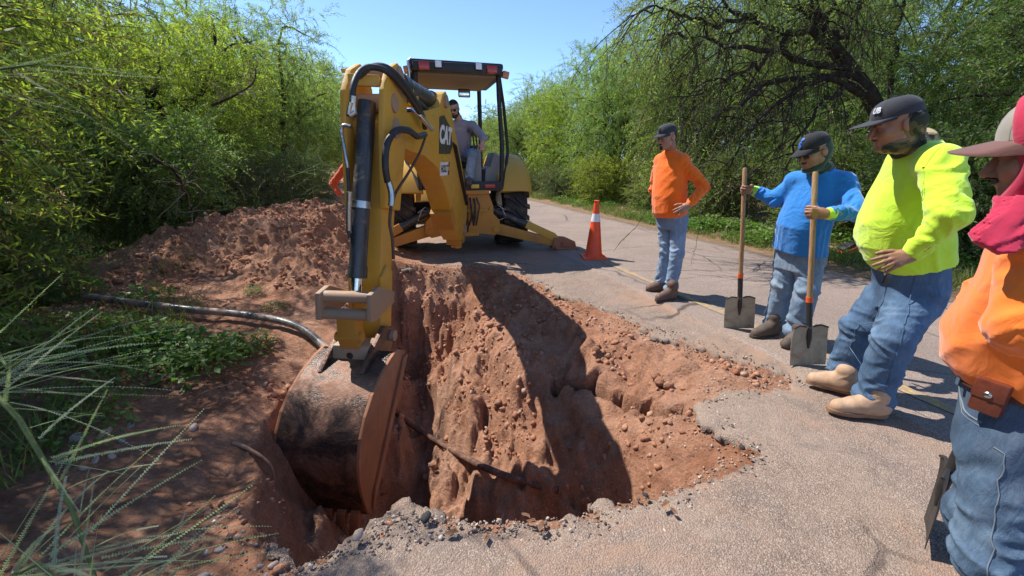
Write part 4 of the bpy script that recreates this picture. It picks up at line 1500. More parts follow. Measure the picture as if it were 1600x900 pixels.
class Person:
    def __init__(s, label, base, group=None, vs=0.005, cvs=0.008):
        s.base = np.array(base, float)
        s.e = empty('person', base)
        tag(s.e, label, 'person', group)
        s.body = []
        s.vs, s.cvs = vs, cvs

    def part(s, name, prims, mat, vs=None, parent=None, post=None):
        off = s.base
        me = field_mesh(name, prims, vs or s.cvs, off, post)
        return link(name, me, MATS[mat], parent or s.e, True)

    def limb_body(s, a, b, c, r):
        s.body += [cap(a, b, r[0] * 0.72, r[1], 0.02), cap(b, c, r[1], r[2], 0.02)]

    def head(s, c, f, up, neck):
        s.hc, s.HM = np.array(c, float), frame_of(f, up)
        s.body += [cap(s.H(0, -0.026, -0.055), neck, 0.058, 0.058, 0.03)] + head_prims(s.hc, s.HM)
        s.neck = np.array(neck, float)

    def H(s, x, y, z):
        return s.hc + s.HM @ V3(x, y, z)

    def head_part(s, name, prims_local, mat, vs=0.004, parent=None, shell=0.003, base=None):
        "hair, beard: the head surface pushed out by shell, kept inside the local ellipsoids"
        hp = base or head_prims(s.hc, s.HM)

        def both(P):
            d = None
            for p in hp:
                e = p.f(P)
                if p.op == 'add': d = e if d is None else smin(d, e, p.k)
                else: d = -smin(-d, e, p.k)
            return d - shell
        reg = []
        for (x, y, z, rx, ry, rz) in prims_local:
            reg.append(ell(s.H(x, y, z), (rx, ry, rz), s.HM))
        lo, hi = np.min([r.lo for r in reg], 0), np.max([r.hi for r in reg], 0)

        def f(P):
            e = None
            for r in reg:
                q = r.f(P)
                e = q if e is None else np.minimum(e, q)
            return np.maximum(both(P), e)
        return s.part(name, [fun(lo, hi, f, 0.001)], mat, vs, parent)

    def face_bits(s, brows=True, glasses=False):
        c = s.base
        if glasses:
            m = MB()
            for sx in (-1, 1):
                m.tube([s.H(sx * 0.058, 0.072, 0.012) - c, s.H(sx * 0.080, 0.03, 0.012) - c, s.H(sx * 0.083, -0.02, 0.004) - c], 0.0035, 6)
            m.tube([s.H(-0.058, 0.080, 0.014) - c, s.H(-0.02, 0.102, 0.013) - c, s.H(0.02, 0.102, 0.013) - c, s.H(0.058, 0.080, 0.014) - c], 0.004, 6)
            g = m.build('sunglasses', MATS['key_black'], s.e, 60)
            for sx in (-1, 1):
                s.part('lens', [ell(s.H(sx * 0.034, 0.093, -0.003), (0.026, 0.006, 0.019), s.HM, 0.002)], 'lens_dark', 0.003, g)
        else:
            for sx in (-1, 1):
                s.part('eye', [ell(s.H(sx * 0.031, 0.0805, -0.002), (0.008, 0.0105, 0.0045), s.HM, 0.001)], 'eye_dark', 0.002)
        if brows:
            for sx in (-1, 1):
                s.part('eyebrow', [cap(s.H(sx * 0.014, 0.091, 0.017), s.H(sx * 0.046, 0.080, 0.020), 0.0045, 0.003)], 'hair_black', 0.0025)

    def finish_body(s, mat):
        return s.part('body', s.body, mat, s.vs)

    def boot(s, ankle, heel, toe, mat, sole, shaft=0.10):
        "heel and toe: ground points"
        heel, toe = np.array(heel, float), np.array(toe, float)
        d = toe - heel
        L = np.linalg.norm(d)
        d = d / L
        z = V3(0, 0, 1)
        x = np.cross(d, z)
        T = lambda a, b, h: heel + d * a * L + x * b * L + z * h
        gz_ = heel[2]
        P = [cap(T(0.14, 0, 0.062), T(0.40, 0, 0.060), 0.043, 0.047, 0.02), cap(T(0.40, 0, 0.062), T(0.80, 0, 0.042), 0.050, 0.040, 0.03), cap(T(0.62, 0.02, 0.038), T(0.84, 0.0, 0.036), 0.046, 0.038, 0.02),
             cap(T(0.22, 0, 0.07), T(0.26, 0, 0.07 + shaft), 0.052, 0.056, 0.03, 'add', [(0.6, 0.5, 0.004, 0.05)]), cap(T(0.38, 0, 0.095), T(0.60, 0, 0.07), 0.040, 0.036, 0.03)]
        P.append(fun(heel - 1, heel + 1, lambda Q: (gz_ + 0.016) - Q[:, 2], 0.004, 'int'))
        b = s.part('boot', P, mat, max(0.004, s.vs))
        out = []
        for k in range(28):
            a = 2 * math.pi * k / 28
            u_, w_ = 0.5 - 0.5 * math.cos(a), math.sin(a)
            wid = 0.165 * (abs(math.sin(a)) ** 0.75) * (0.86 + 0.30 * u_ - 0.22 * math.exp(-((u_ - 0.38) / 0.16) ** 2))
            out.append((0.02 + 0.99 * u_, math.copysign(wid, w_)))
        m = MB()
        fr = lambda a, b_, c_: Vector(T(a, b_, c_) - s.base)
        m.prism(out, 0.024, fr, 0.004, 0.0)
        m.build('sole', MATS[sole], b, 40)
        if True:
            m = MB()
            m.prism([(x_ if x_ > 0.02 else 0.02, y_ * 0.98) for x_, y_ in out if x_ < 0.34] , 0.036, fr, 0.003, 0.0245)
            m.build('heel', MATS[sole], b, 40)
        return b

    def ballcap(s, crown, brim, length=0.078, droop=0.020, tall=0.088, tilt=0.0, flat=1.0, width=1.0):
        n, mrings = 28, 9
        m = MB()
        c = s.base
        z0 = 0.044
        rows = []
        for j in range(mrings):
            ph = j / (mrings - 1) * math.pi / 2
            rows.append([m.bm.verts.new(Vector(s.H(0.0845 * math.cos(ph) ** 0.62 * math.cos(a), -0.012 + (0.104 + (0.006 if math.sin(a) > 0 else 0)) * math.cos(ph) ** 0.60 * math.sin(a), z0 - 0.020 * (math.sin(a) < -0.2) * (1 - j / mrings) * abs(math.sin(a)) + tall * math.sin(ph)) - c)) for a in [2 * math.pi * k / n for k in range(n)]])
        for A, B in zip(rows, rows[1:]):
            for k in range(n):
                m.bm.faces.new((A[k], A[(k + 1) % n], B[(k + 1) % n], B[k]))
        m.bm.faces.new(rows[0][::-1])
        seams = [[rows[j][k].co.copy() for j in range(mrings)] for k in (0, 4, 10, 14, 19, 23)]
        cp_ = m.build('cap', MATS[crown], s.e, 60)
        for q_ in seams:
            MB().tube(q_, 0.0011, 4).build('seam', MATS[crown], cp_, 60)
        MB().lathe([(0.001, 0.006), (0.006, 0.004), (0.007, 0), (0.004, -0.003)], 10, Matrix.Translation(Vector(s.H(0, -0.012, z0 + tall + 0.001) - c))).build('button', MATS[crown], cp_, 60)
        m = MB()
        sh = []
        for th in (0.0, -0.0045):
            g = []
            for i in range(17):
                x = -1 + 2 * i / 16
                row = []
                for j in range(7):
                    q = j / 6
                    ax = 0.081 * width * x * (1 - 0.06 * q)
                    y0 = -0.012 + 0.108 * math.sqrt(max(1 - (x * 0.93) ** 2, 0.02))
                    y = y0 + q * length * math.sqrt(max(1 - abs(x) ** 2.6, 0.0)) - (0.006 if q == 0 else 0)
                    z = z0 + 0.004 + th - droop * x * x * (0.4 + 0.6 * q) * flat - tilt * q * length
                    row.append(m.bm.verts.new(Vector(s.H(ax, y, z) - c)))
                g.append(row)
            sh.append(g)
        for g, fl in ((sh[0], 1), (sh[1], -1)):
            for i in range(16):
                for j in range(6):
                    f_ = (g[i][j], g[i + 1][j], g[i + 1][j + 1], g[i][j + 1])
                    m.bm.faces.new(f_ if fl > 0 else f_[::-1])
        for i in range(16):
            for j in (0, 6):
                m.bm.faces.new((sh[0][i][j], sh[0][i + 1][j], sh[1][i + 1][j], sh[1][i][j]))
        for i in (0, 16):
            for j in range(6):
                m.bm.faces.new((sh[0][i][j], sh[0][i][j + 1], sh[1][i][j + 1], sh[1][i][j]))
        m.build('brim', MATS[brim], cp_, 60)
        return cp_

    def cap_text(s, parent, body, size, x, z, mat, ang=0.0, name='lettering', out=0.0):
        "letters on the front of the crown, wrapped on its curve"
        me = text_mesh(body, size, name, 0.0012, 0.0015)
        co = np.empty(len(me.vertices) * 3, np.float32)
        me.vertices.foreach_get('co', co)
        co = co.reshape(-1, 3)
        rr = 0.0
        a = math.pi / 2 + (x + co[:, 0]) / 0.096 + ang
        zz = z + co[:, 1]
        ph = np.arcsin(np.clip((zz - 0.044) / 0.088, 0, 0.99))
        px = 0.0865 * np.cos(ph) ** 0.62 * np.cos(a)
        py = -0.012 + 0.1115 * np.cos(ph) ** 0.60 * np.sin(a)
        nx, ny = np.cos(a), np.sin(a)
        L = np.stack([px + nx * (0.001 + out + co[:, 2]), py + ny * (0.001 + out + co[:, 2]), zz], 1)
        Wd = s.hc + L @ s.HM.T - s.base
        me.vertices.foreach_set('co', Wd.astype(np.float32).ravel())
        return link(name, me, MATS[mat], parent)


def P_(u, v, Y):
    return np.array(at(u, v, Y))


def G_(u, v, z=0.02):
    return np.array(gr(u, v, z))


def lr(f):
    "left-hand direction of a person who faces f"
    return nrm(V3(-f[1], f[0], 0))


def trousers(p, hip, waist_c, f, legs, st, mat, wr=0.004, seed=0, hem=0.075, th=0.098, kn=0.078, fk=1.0):
    L = lr(f)
    P = [loft(hip, waist_c, L, f, st, 0.03, wr=wr * 0.5, seed=seed)]
    for i, (h, k, a) in enumerate(legs):
        h, k, a = map(np.asarray, (h, k, a))
        P.append(cap(h, k, th, kn, 0.03, 'add', [(0.15, 0.25, 0.007 * fk, 0.075), (0.95, 0.25, 0.008 * fk, 0.065), (0.55, 0.25, 0.003 * fk, 0.05)], seed + i))
        P.append(cap(k, a, kn, hem, 0.025, 'add', [(0.0, 0.22, 0.008 * fk, 0.06), (0.95, 0.28, 0.011 * fk, 0.055), (0.5, 0.25, 0.003 * fk, 0.07)], seed + i + 5))
    return p.part('jeans', P, mat)


def shirt(p, A, B, f, st, arms, mat, wr=0.004, seed=0, up=0.072, el=0.058, cu=0.044, extra=None, collar=None, fk=1.0, n=2.3):
    P = [loft(A, B, lr(f), f, st, 0.03, wr=wr, seed=seed, n=n)]
    for i, (s_, e_, w_, wc) in enumerate(arms):
        s_, e_, w_ = map(np.asarray, (s_, e_, w_))
        wq = e_ + (w_ - e_) * wc
        P.append(cap(s_, e_, up, el, 0.035, 'add', [(0.2, 0.25, 0.005 * fk, 0.06), (0.95, 0.28, 0.009 * fk, 0.05)], seed + i))
        P.append(cap(e_, wq, el, cu, 0.02, 'add', [(0.05, 0.3, 0.007 * fk, 0.045), (0.75, 0.3, 0.006 * fk, 0.04)], seed + 3 + i))
    for a_ in arms[:2]:
        q = np.asarray(a_[0], float)
        P.append(cap(np.asarray(B, float) + V3(0, 0, -0.028), q * 0.85 + np.asarray(B, float) * 0.15, 0.062, up * 0.86, 0.045))
    if extra: P += extra
    return p.part('shirt', P, mat)


from mathutils.bvhtree import BVHTree


def drape(p, ob, pts, r, name, mat, parent=None, lift=0.0, n=6):
    "a thin cord laid on the surface of a garment"
    me = ob.data
    bv = BVHTree.FromPolygons([v.co for v in me.vertices], [q.vertices for q in me.polygons])
    out = []
    P = [Vector(np.asarray(q) - p.base) for q in pts]
    Q = []
    for a, b in zip(P, P[1:]):
        k = max(2, int((b - a).length / 0.012))
        Q += [a.lerp(b, i / k) for i in range(k)]
    Q.append(P[-1])
    for q in Q:
        loc, no, _, _ = bv.find_nearest(q)
        out.append(loc + no * lift)
    return MB().tube(out, r, n).build(name, MATS[mat], parent or ob, 60)
# ------------------------------------------------------------------ the crew
def standing_man_in_orange():
    f = nrm(V3(-0.86, -0.50, 0))
    L = lr(f)
    up = V3(0, 0, 1)
    p = Person('man in orange shirt and black cap standing beyond the hole, hand on his hip', np.append(G_(1040, 462, 0)[:2], 0.0), None, 0.005, 0.008)
    hip = P_(1050, 342, 4.42)
    neck = P_(1048, 239, 4.42)
    shL, shR = P_(1049, 252, 4.42) + L * 0.165, P_(1049, 252, 4.42) - L * 0.165
    elL = P_(1100, 292, 4.20)
    wrL = P_(1076, 321, 4.12)
    elR = shR + V3(0.02, 0.12, -0.30)
    wrR = P_(1040, 332, 4.62)
    p.head(P_(1042, 214, 4.36), (-0.90, -0.40, -0.26), up, neck + V3(0, 0, 0.02))
    p.limb_body(shL, elL, wrL, (0.05, 0.040, 0.029))
    p.limb_body(shR, elR, wrR, (0.05, 0.040, 0.029))
    p.body += hand_prims(wrL, (-0.80, -0.30, -0.42), (0.25, -0.85, 0.45), False, (22, 28, 18), 0.16)
    p.body += hand_prims(wrR, (-0.4, -0.3, -0.85), (-0.3, 0.9, 0), True, (25, 30, 20))
    p.body += [cap(hip, neck - V3(0, 0, 0.10), 0.10, 0.07, 0.03)]
    anL, anR = P_(1048, 452, 4.30), P_(1033, 442, 4.52)
    knL, knR = P_(1058, 396, 4.28), P_(1041, 392, 4.46)
    hL, hR = hip + L * 0.085, hip - L * 0.085
    p.limb_body(hL, knL, anL, (0.07, 0.05, 0.04))
    p.limb_body(hR, knR, anR, (0.07, 0.05, 0.04))
    p.finish_body('skin_tan')
    trousers(p, hip - V3(0, 0, 0.10), hip + V3(0, 0, 0.10), f, [(hL - V3(0, 0, 0.03), knL, anL), (hR - V3(0, 0, 0.03), knR, anR)],
             [(0, 0, 0, 0.155, 0.115, 0.125), (0.5, 0, 0, 0.175, 0.125, 0.135), (1, 0, 0.02, 0.170, 0.14, 0.12)], 'denim_light', 0.004, 1, 0.072, 0.088, 0.070, 1.5)
    A = hip + V3(0, 0, 0.04)
    shirt(p, A, neck + V3(0, 0, 0.01), f, [(0, 0, 0.025, 0.170, 0.140, 0.125), (0.08, 0, 0.035, 0.180, 0.158, 0.128), (0.35, 0, 0.035, 0.180, 0.155, 0.125), (0.6, 0, 0.02, 0.180, 0.138, 0.12), (0.80, 0, 0.0, 0.185, 0.120, 0.115), (0.92, 0, -0.01, 0.14, 0.095, 0.10), (1.0, 0, 0.0, 0.072, 0.072, 0.074)],
          [(shL - L * 0.02, elL, wrL, 0.90), (shR + L * 0.02, elR, wrR, 0.9)], 'shirt_orange', 0.0070, 2, 0.068, 0.056, 0.041, None, None, 2.0)
    p.part('collar', [cap(neck + V3(0, 0, -0.005), neck + V3(0, 0, 0.012), 0.070, 0.064)], 'shirt_orange', 0.006)
    p.boot(anL, G_(1056, 467), G_(1024, 471), 'leather_brown', 'sole_dark')
    p.boot(anR, G_(1040, 455), G_(1009, 455), 'leather_brown', 'sole_dark')
    p.head_part('hair', [(0, -0.07, 0.02, 0.09, 0.07, 0.07)], 'hair_black', 0.004, None, 0.003)
    p.head_part('beard', [(0, 0.09, -0.088, 0.024, 0.03, 0.022), (0, 0.10, -0.050, 0.028, 0.02, 0.007)], 'hair_black', 0.003, None, 0.0018)
    p.face_bits()
    c = p.ballcap('cap_charcoal', 'cap_charcoal', 0.075, 0.018, 0.084, 0.18)
    p.cap_text(c, 'O', 0.050, 0.0, 0.088, 'cap_black')
    p.cap_text(c, 'P', 0.030, 0.0, 0.088, 'cap_black')


def man_in_blue():
    f = nrm(V3(-0.95, -0.31, 0))
    L = lr(f)
    up = V3(0, 0, 1)
    p = Person('man in a blue polo shirt leaning on two shovels with his chin over one handle', np.append(G_(1220, 530, 0)[:2], 0.0), None, 0.005, 0.008)
    hip = P_(1249, 402, 3.16)
    neck = P_(1283, 268, 3.10)
    shc = P_(1279, 282, 3.12)
    shL, shR = P_(1322, 286, 2.98), P_(1238, 284, 3.25)
    elL = P_(1338, 332, 2.78)
    wrL = P_(1291, 334, 2.70)
    elR = P_(1212, 312, 3.30)
    wrR = P_(1176, 297, 3.41)
    p.head(P_(1272, 236, 3.06), (-0.97, -0.12, -0.42), (-0.05, 0, 1), neck)
    p.limb_body(shL, elL, wrL, (0.05, 0.040, 0.029))
    p.limb_body(shR, elR, wrR, (0.05, 0.040, 0.029))
    h2 = p.hand2 = wrL
    p.body += hand_prims(wrL, (-0.97, 0.12, -0.02), (0.10, -0.98, 0.10), False, (62, 72, 50), 0.0, (0.55, 0.35, -0.75))
    p.body += hand_prims(wrR, (-0.98, -0.05, 0.05), (-0.05, 0.98, 0.1), True, (62, 74, 50), 0.0, (0.55, 0.35, -0.75))
    p.body += [cap(hip, neck - V3(0, 0, 0.10), 0.10, 0.07, 0.03)]
    anL, anR = P_(1243, 516, 3.06), P_(1210, 503, 3.27)
    knL, knR = P_(1262, 452, 3.02), P_(1223, 446, 3.22)
    hL, hR = hip + L * 0.09, hip - L * 0.09
    p.limb_body(hL, knL, anL, (0.07, 0.05, 0.04))
    p.limb_body(hR, knR, anR, (0.07, 0.05, 0.04))
    p.finish_body('skin_brown')
    trousers(p, hip - V3(0, 0, 0.10), hip + V3(0, 0, 0.13), f, [(hL - V3(0, 0, 0.03), knL, anL), (hR - V3(0, 0, 0.03), knR, anR)],
             [(0, 0, 0, 0.16, 0.12, 0.13), (0.5, 0, 0, 0.18, 0.13, 0.14), (1, 0, 0.02, 0.175, 0.15, 0.13)], 'denim_pale', 0.004, 4, 0.080, 0.098, 0.080, 1.7)
    A = hip + V3(0, 0, 0.055)
    shirt(p, A, neck, f, [(0, 0, 0.015, 0.190, 0.150, 0.140), (0.12, 0, 0.022, 0.184, 0.155, 0.128), (0.35, 0, 0.032, 0.178, 0.168, 0.12), (0.6, 0, 0.02, 0.178, 0.140, 0.12), (0.78, 0, 0.0, 0.192, 0.122, 0.12), (0.91, 0, -0.005, 0.14, 0.095, 0.10), (1.0, 0, 0.0, 0.078, 0.078, 0.08)],
          [(shL - L * 0.01, elL, wrL, 0.86), (shR + L * 0.01, elR, wrR, 0.86)], 'shirt_blue', 0.0085, 5, 0.072, 0.058, 0.044, None, None, 2.0)
    for e_, w_ in ((elL, wrL), (elR, wrR)):
        a, b = e_ + (w_ - e_) * 0.86, e_ + (w_ - e_) * 0.93
        p.part('cuff', [cap(a, b, 0.044, 0.040)], 'lime_trim', 0.006)
    # polo collar, two leaves, and buttons
    fw = V3(*f)
    for sg in (-1, 1):
        a = neck + fw * 0.085 - V3(0, 0, 0.045) + L * sg * 0.012
        b = neck + L * sg * 0.078 + V3(0, 0, -0.002)
        c_ = neck - fw * 0.06 + L * sg * 0.04 + V3(0, 0, 0.02)
        p.part('collar', [cap(a + L * sg * 0.02, b, 0.013, 0.016, 0.02), cap(b, c_, 0.016, 0.016, 0.02)], 'shirt_blue', 0.006)
    p.boot(anL, G_(1250, 541), G_(1222, 545), 'leather_work', 'sole_dark')
    p.boot(anR, G_(1217, 522), G_(1173, 528), 'leather_work', 'sole_dark')
    p.face_bits(True, True)
    p.head_part('moustache', [(0, 0.10, -0.049, 0.033, 0.02, 0.010)], 'hair_black', 0.003, None, 0.003)
    p.part('neck_gaiter', [ell(p.H(0, -0.046, -0.005), (0.083, 0.070, 0.098), p.HM, 0.02), cap(p.H(0, -0.012, -0.085), neck + V3(0, 0, 0.0), 0.066, 0.080, 0.03, 'add', [(0.5, 0.8, 0.012, 0.03)], 2),
                           ell(p.H(0, 0.035, -0.112), (0.068, 0.066, 0.032), p.HM, 0.025)], 'gaiter_green', 0.006)
    c = p.ballcap('cap_black', 'cap_black', 0.078, 0.020, 0.086, 0.25)
    p.cap_text(c, 'S', 0.056, -0.002, 0.080, 'blue_print', 0.0)
    p.cap_text(c, 'ers', 0.024, 0.008, 0.116, 'blue_print', 0.0)
    MB().tube([Vector(p.H(0.079, 0.02, 0.085) - p.base), Vector(p.H(0.088, -0.02, 0.03) - p.base), Vector(p.H(0.09, -0.03, -0.03) - p.base)], 0.004, 6).build('cap_strap', MATS['gaiter_green'], p.e, 60)
    return p


def man_in_yellow():
    f = nrm(V3(-0.87, 0.49, 0))
    L = lr(f)
    up = V3(0, 0, 1)
    p = Person('big man in fluorescent yellow shirt and camouflage neck scarf, one hand on his hip', np.append(G_(1345, 630, 0)[:2], 0.0), None, 0.004, 0.008)
    hip = P_(1420, 446, 2.26)
    neck = P_(1432, 226, 2.22)
    shL, shR = P_(1470, 258, 2.02), P_(1418, 246, 2.42)
    elL = P_(1484, 338, 1.86)
    wrL = P_(1424, 398, 1.935)
    elR = P_(1462, 335, 2.72)
    wrR = P_(1440, 400, 2.62)
    p.head(P_(1399, 193, 2.18), (-0.93, 0.25, -0.34), (-0.25, 0, 1), neck)
    p.limb_body(shL, elL, wrL, (0.055, 0.046, 0.032))
    p.limb_body(shR, elR, wrR, (0.055, 0.046, 0.032))
    p.body += hand_prims(wrL, (-0.90, -0.10, -0.30), (0.05, -0.80, 0.60), False, (14, 26, 18), 0.20, (0.75, 0.5, -0.2))
    p.body += hand_prims(wrR, (-0.8, 0.1, -0.5), (0, 0.8, 0.6), True, (20, 28, 18))
    p.body += [cap(hip, neck - V3(0, 0, 0.10), 0.11, 0.07, 0.03)]
    anL, anR = P_(1364, 622, 2.11), P_(1318, 588, 2.39)
    knL, knR = P_(1396, 528, 2.07), P_(1343, 512, 2.36)
    hL, hR = hip + L * 0.10 + V3(0.015, 0, 0), hip - L * 0.10 + V3(-0.03, 0, 0)
    p.limb_body(hL, knL, anL, (0.08, 0.055, 0.04))
    p.limb_body(hR, knR, anR, (0.08, 0.055, 0.04))
    p.finish_body('skin_brown')
    je = trousers(p, hip - V3(0, 0, 0.13), hip + V3(-0.02, 0, 0.235), f, [(hL - V3(0, 0, 0.03), knL, anL), (hR - V3(0, 0, 0.03), knR, anR)],
             [(0, 0, 0.0, 0.19, 0.13, 0.155), (0.4, 0, 0.0, 0.20, 0.15, 0.17), (0.8, 0, 0.02, 0.20, 0.185, 0.16), (1, 0, 0.03, 0.19, 0.19, 0.15)], 'denim_mid', 0.004, 8, 0.094, 0.122, 0.096, 1.8)
    A = hip + V3(-0.010, 0, 0.165)
    sh = shirt(p, A, neck + V3(0.0, 0, 0.0), f, [(0, 0, 0.025, 0.212, 0.180, 0.19), (0.08, 0, 0.035, 0.220, 0.200, 0.19), (0.24, 0, 0.04, 0.226, 0.222, 0.185), (0.44, 0, 0.025, 0.226, 0.215, 0.18), (0.62, 0, 0.0, 0.222, 0.195, 0.175), (0.78, 0, -0.015, 0.22, 0.155, 0.145), (0.90, 0, -0.005, 0.165, 0.12, 0.12), (1.0, 0, 0.0, 0.088, 0.085, 0.088)],
          [(shL - L * 0.01, elL, wrL, 0.90), (shR + L * 0.01, elR, wrR, 0.9)], 'shirt_lime', 0.0095, 7, 0.090, 0.070, 0.045, None, None, 2.1)
    drape(p, sh, [P_(1381, 277, 2.0), P_(1402, 283, 2.0), P_(1412, 308, 2.0)], 0.0022, 'pocket_edge', 'lime_trim', None, 0.0)
    drape(p, sh, [P_(1381, 277, 2.0), P_(1384, 300, 2.0), P_(1408, 315, 2.0)], 0.0018, 'pocket_edge', 'lime_trim', None, 0.0)
    drape(p, sh, [P_(1470, 226, 2.0), P_(1436, 262, 2.0), P_(1430, 300, 1.98), P_(1436, 318, 1.98)], 0.0022, 'arm_seam', 'lime_trim', None, 0.0)
    bd = drape(p, sh, [P_(1398, 252, 2.0), P_(1401, 249, 2.0)], 0.006, 'chest_emblem', 'leather_pouch', None, 0.0)
    drape(p, je, [P_(1440, 440, 2.0), P_(1420, 500, 1.98), P_(1404, 545, 1.98), P_(1385, 612, 2.0)], 0.0025, 'seam', 'denim_mid', None, 0.001)
    drape(p, je, [P_(1350, 445, 2.2), P_(1352, 480, 2.25), P_(1330, 530, 2.25), P_(1312, 575, 2.25)], 0.0025, 'seam', 'denim_mid', None, 0.001)
    drape(p, je, [P_(1372, 405, 2.0), P_(1374, 425, 2.0), P_(1384, 437, 2.0), P_(1404, 434, 2.0)], 0.003, 'pocket_edge', 'seam_thread', None, 0.001)
    p.boot(anL, G_(1388, 652), G_(1292, 641), 'leather_tan', 'sole_tan', 0.08)
    p.boot(anR, G_(1334, 617), G_(1259, 596), 'leather_tan', 'sole_tan', 0.08)
    p.face_bits()
    p.head_part('hair', [(0, -0.06, 0.02, 0.09, 0.085, 0.06)], 'hair_black', 0.004, None, 0.004)
    p.head_part('moustache', [(0, 0.10, -0.050, 0.026, 0.02, 0.007)], 'hair_black', 0.003, None, 0.0015)
    p.part('neck_scarf', [ell(p.H(0, -0.042, -0.012), (0.095, 0.078, 0.082), p.HM, 0.02), cap(p.H(0, -0.018, -0.085), neck + V3(0.0, 0, -0.01), 0.068, 0.088, 0.03, 'add', [(0.5, 0.8, 0.014, 0.035)], 5),
                          ell(p.H(0, 0.016, -0.098), (0.072, 0.072, 0.042), p.HM, 0.03)], 'camo', 0.005)
    c = p.ballcap('cap_charcoal', 'cap_charcoal', 0.092, 0.012, 0.082, 0.05, 0.8)
    m = MB()
    p.cap_text(c, 'UB', 0.032, 0.0, 0.092, 'white_print', 0.38, 'lettering', 0.002)
    # keys hooked on the front pocket
    k = empty('key_bunch', P_(1385, 412, 1.955))
    kb = Vector(P_(1385, 412, 1.955))
    m = MB()
    m.tube([Vector((0.006, 0, 0.03)), Vector((-0.012, -0.012, 0.0)), Vector((-0.008, -0.015, -0.05)), Vector((0.008, -0.015, -0.062))], 0.0045, 8)
    o1 = m.build('key_ring', MATS['key_metal'], k, 60)
    m = MB()
    m.box((0.004, -0.02, -0.075), (0.028, 0.012, 0.050), Matrix.Rotation(R(10), 3, 'Y'), 0.005)
    m.build('key_fob', MATS['key_black'], k)
    tag(k, 'keys with a black fob hanging from the front pocket of the big man in yellow', 'keys')
    return p


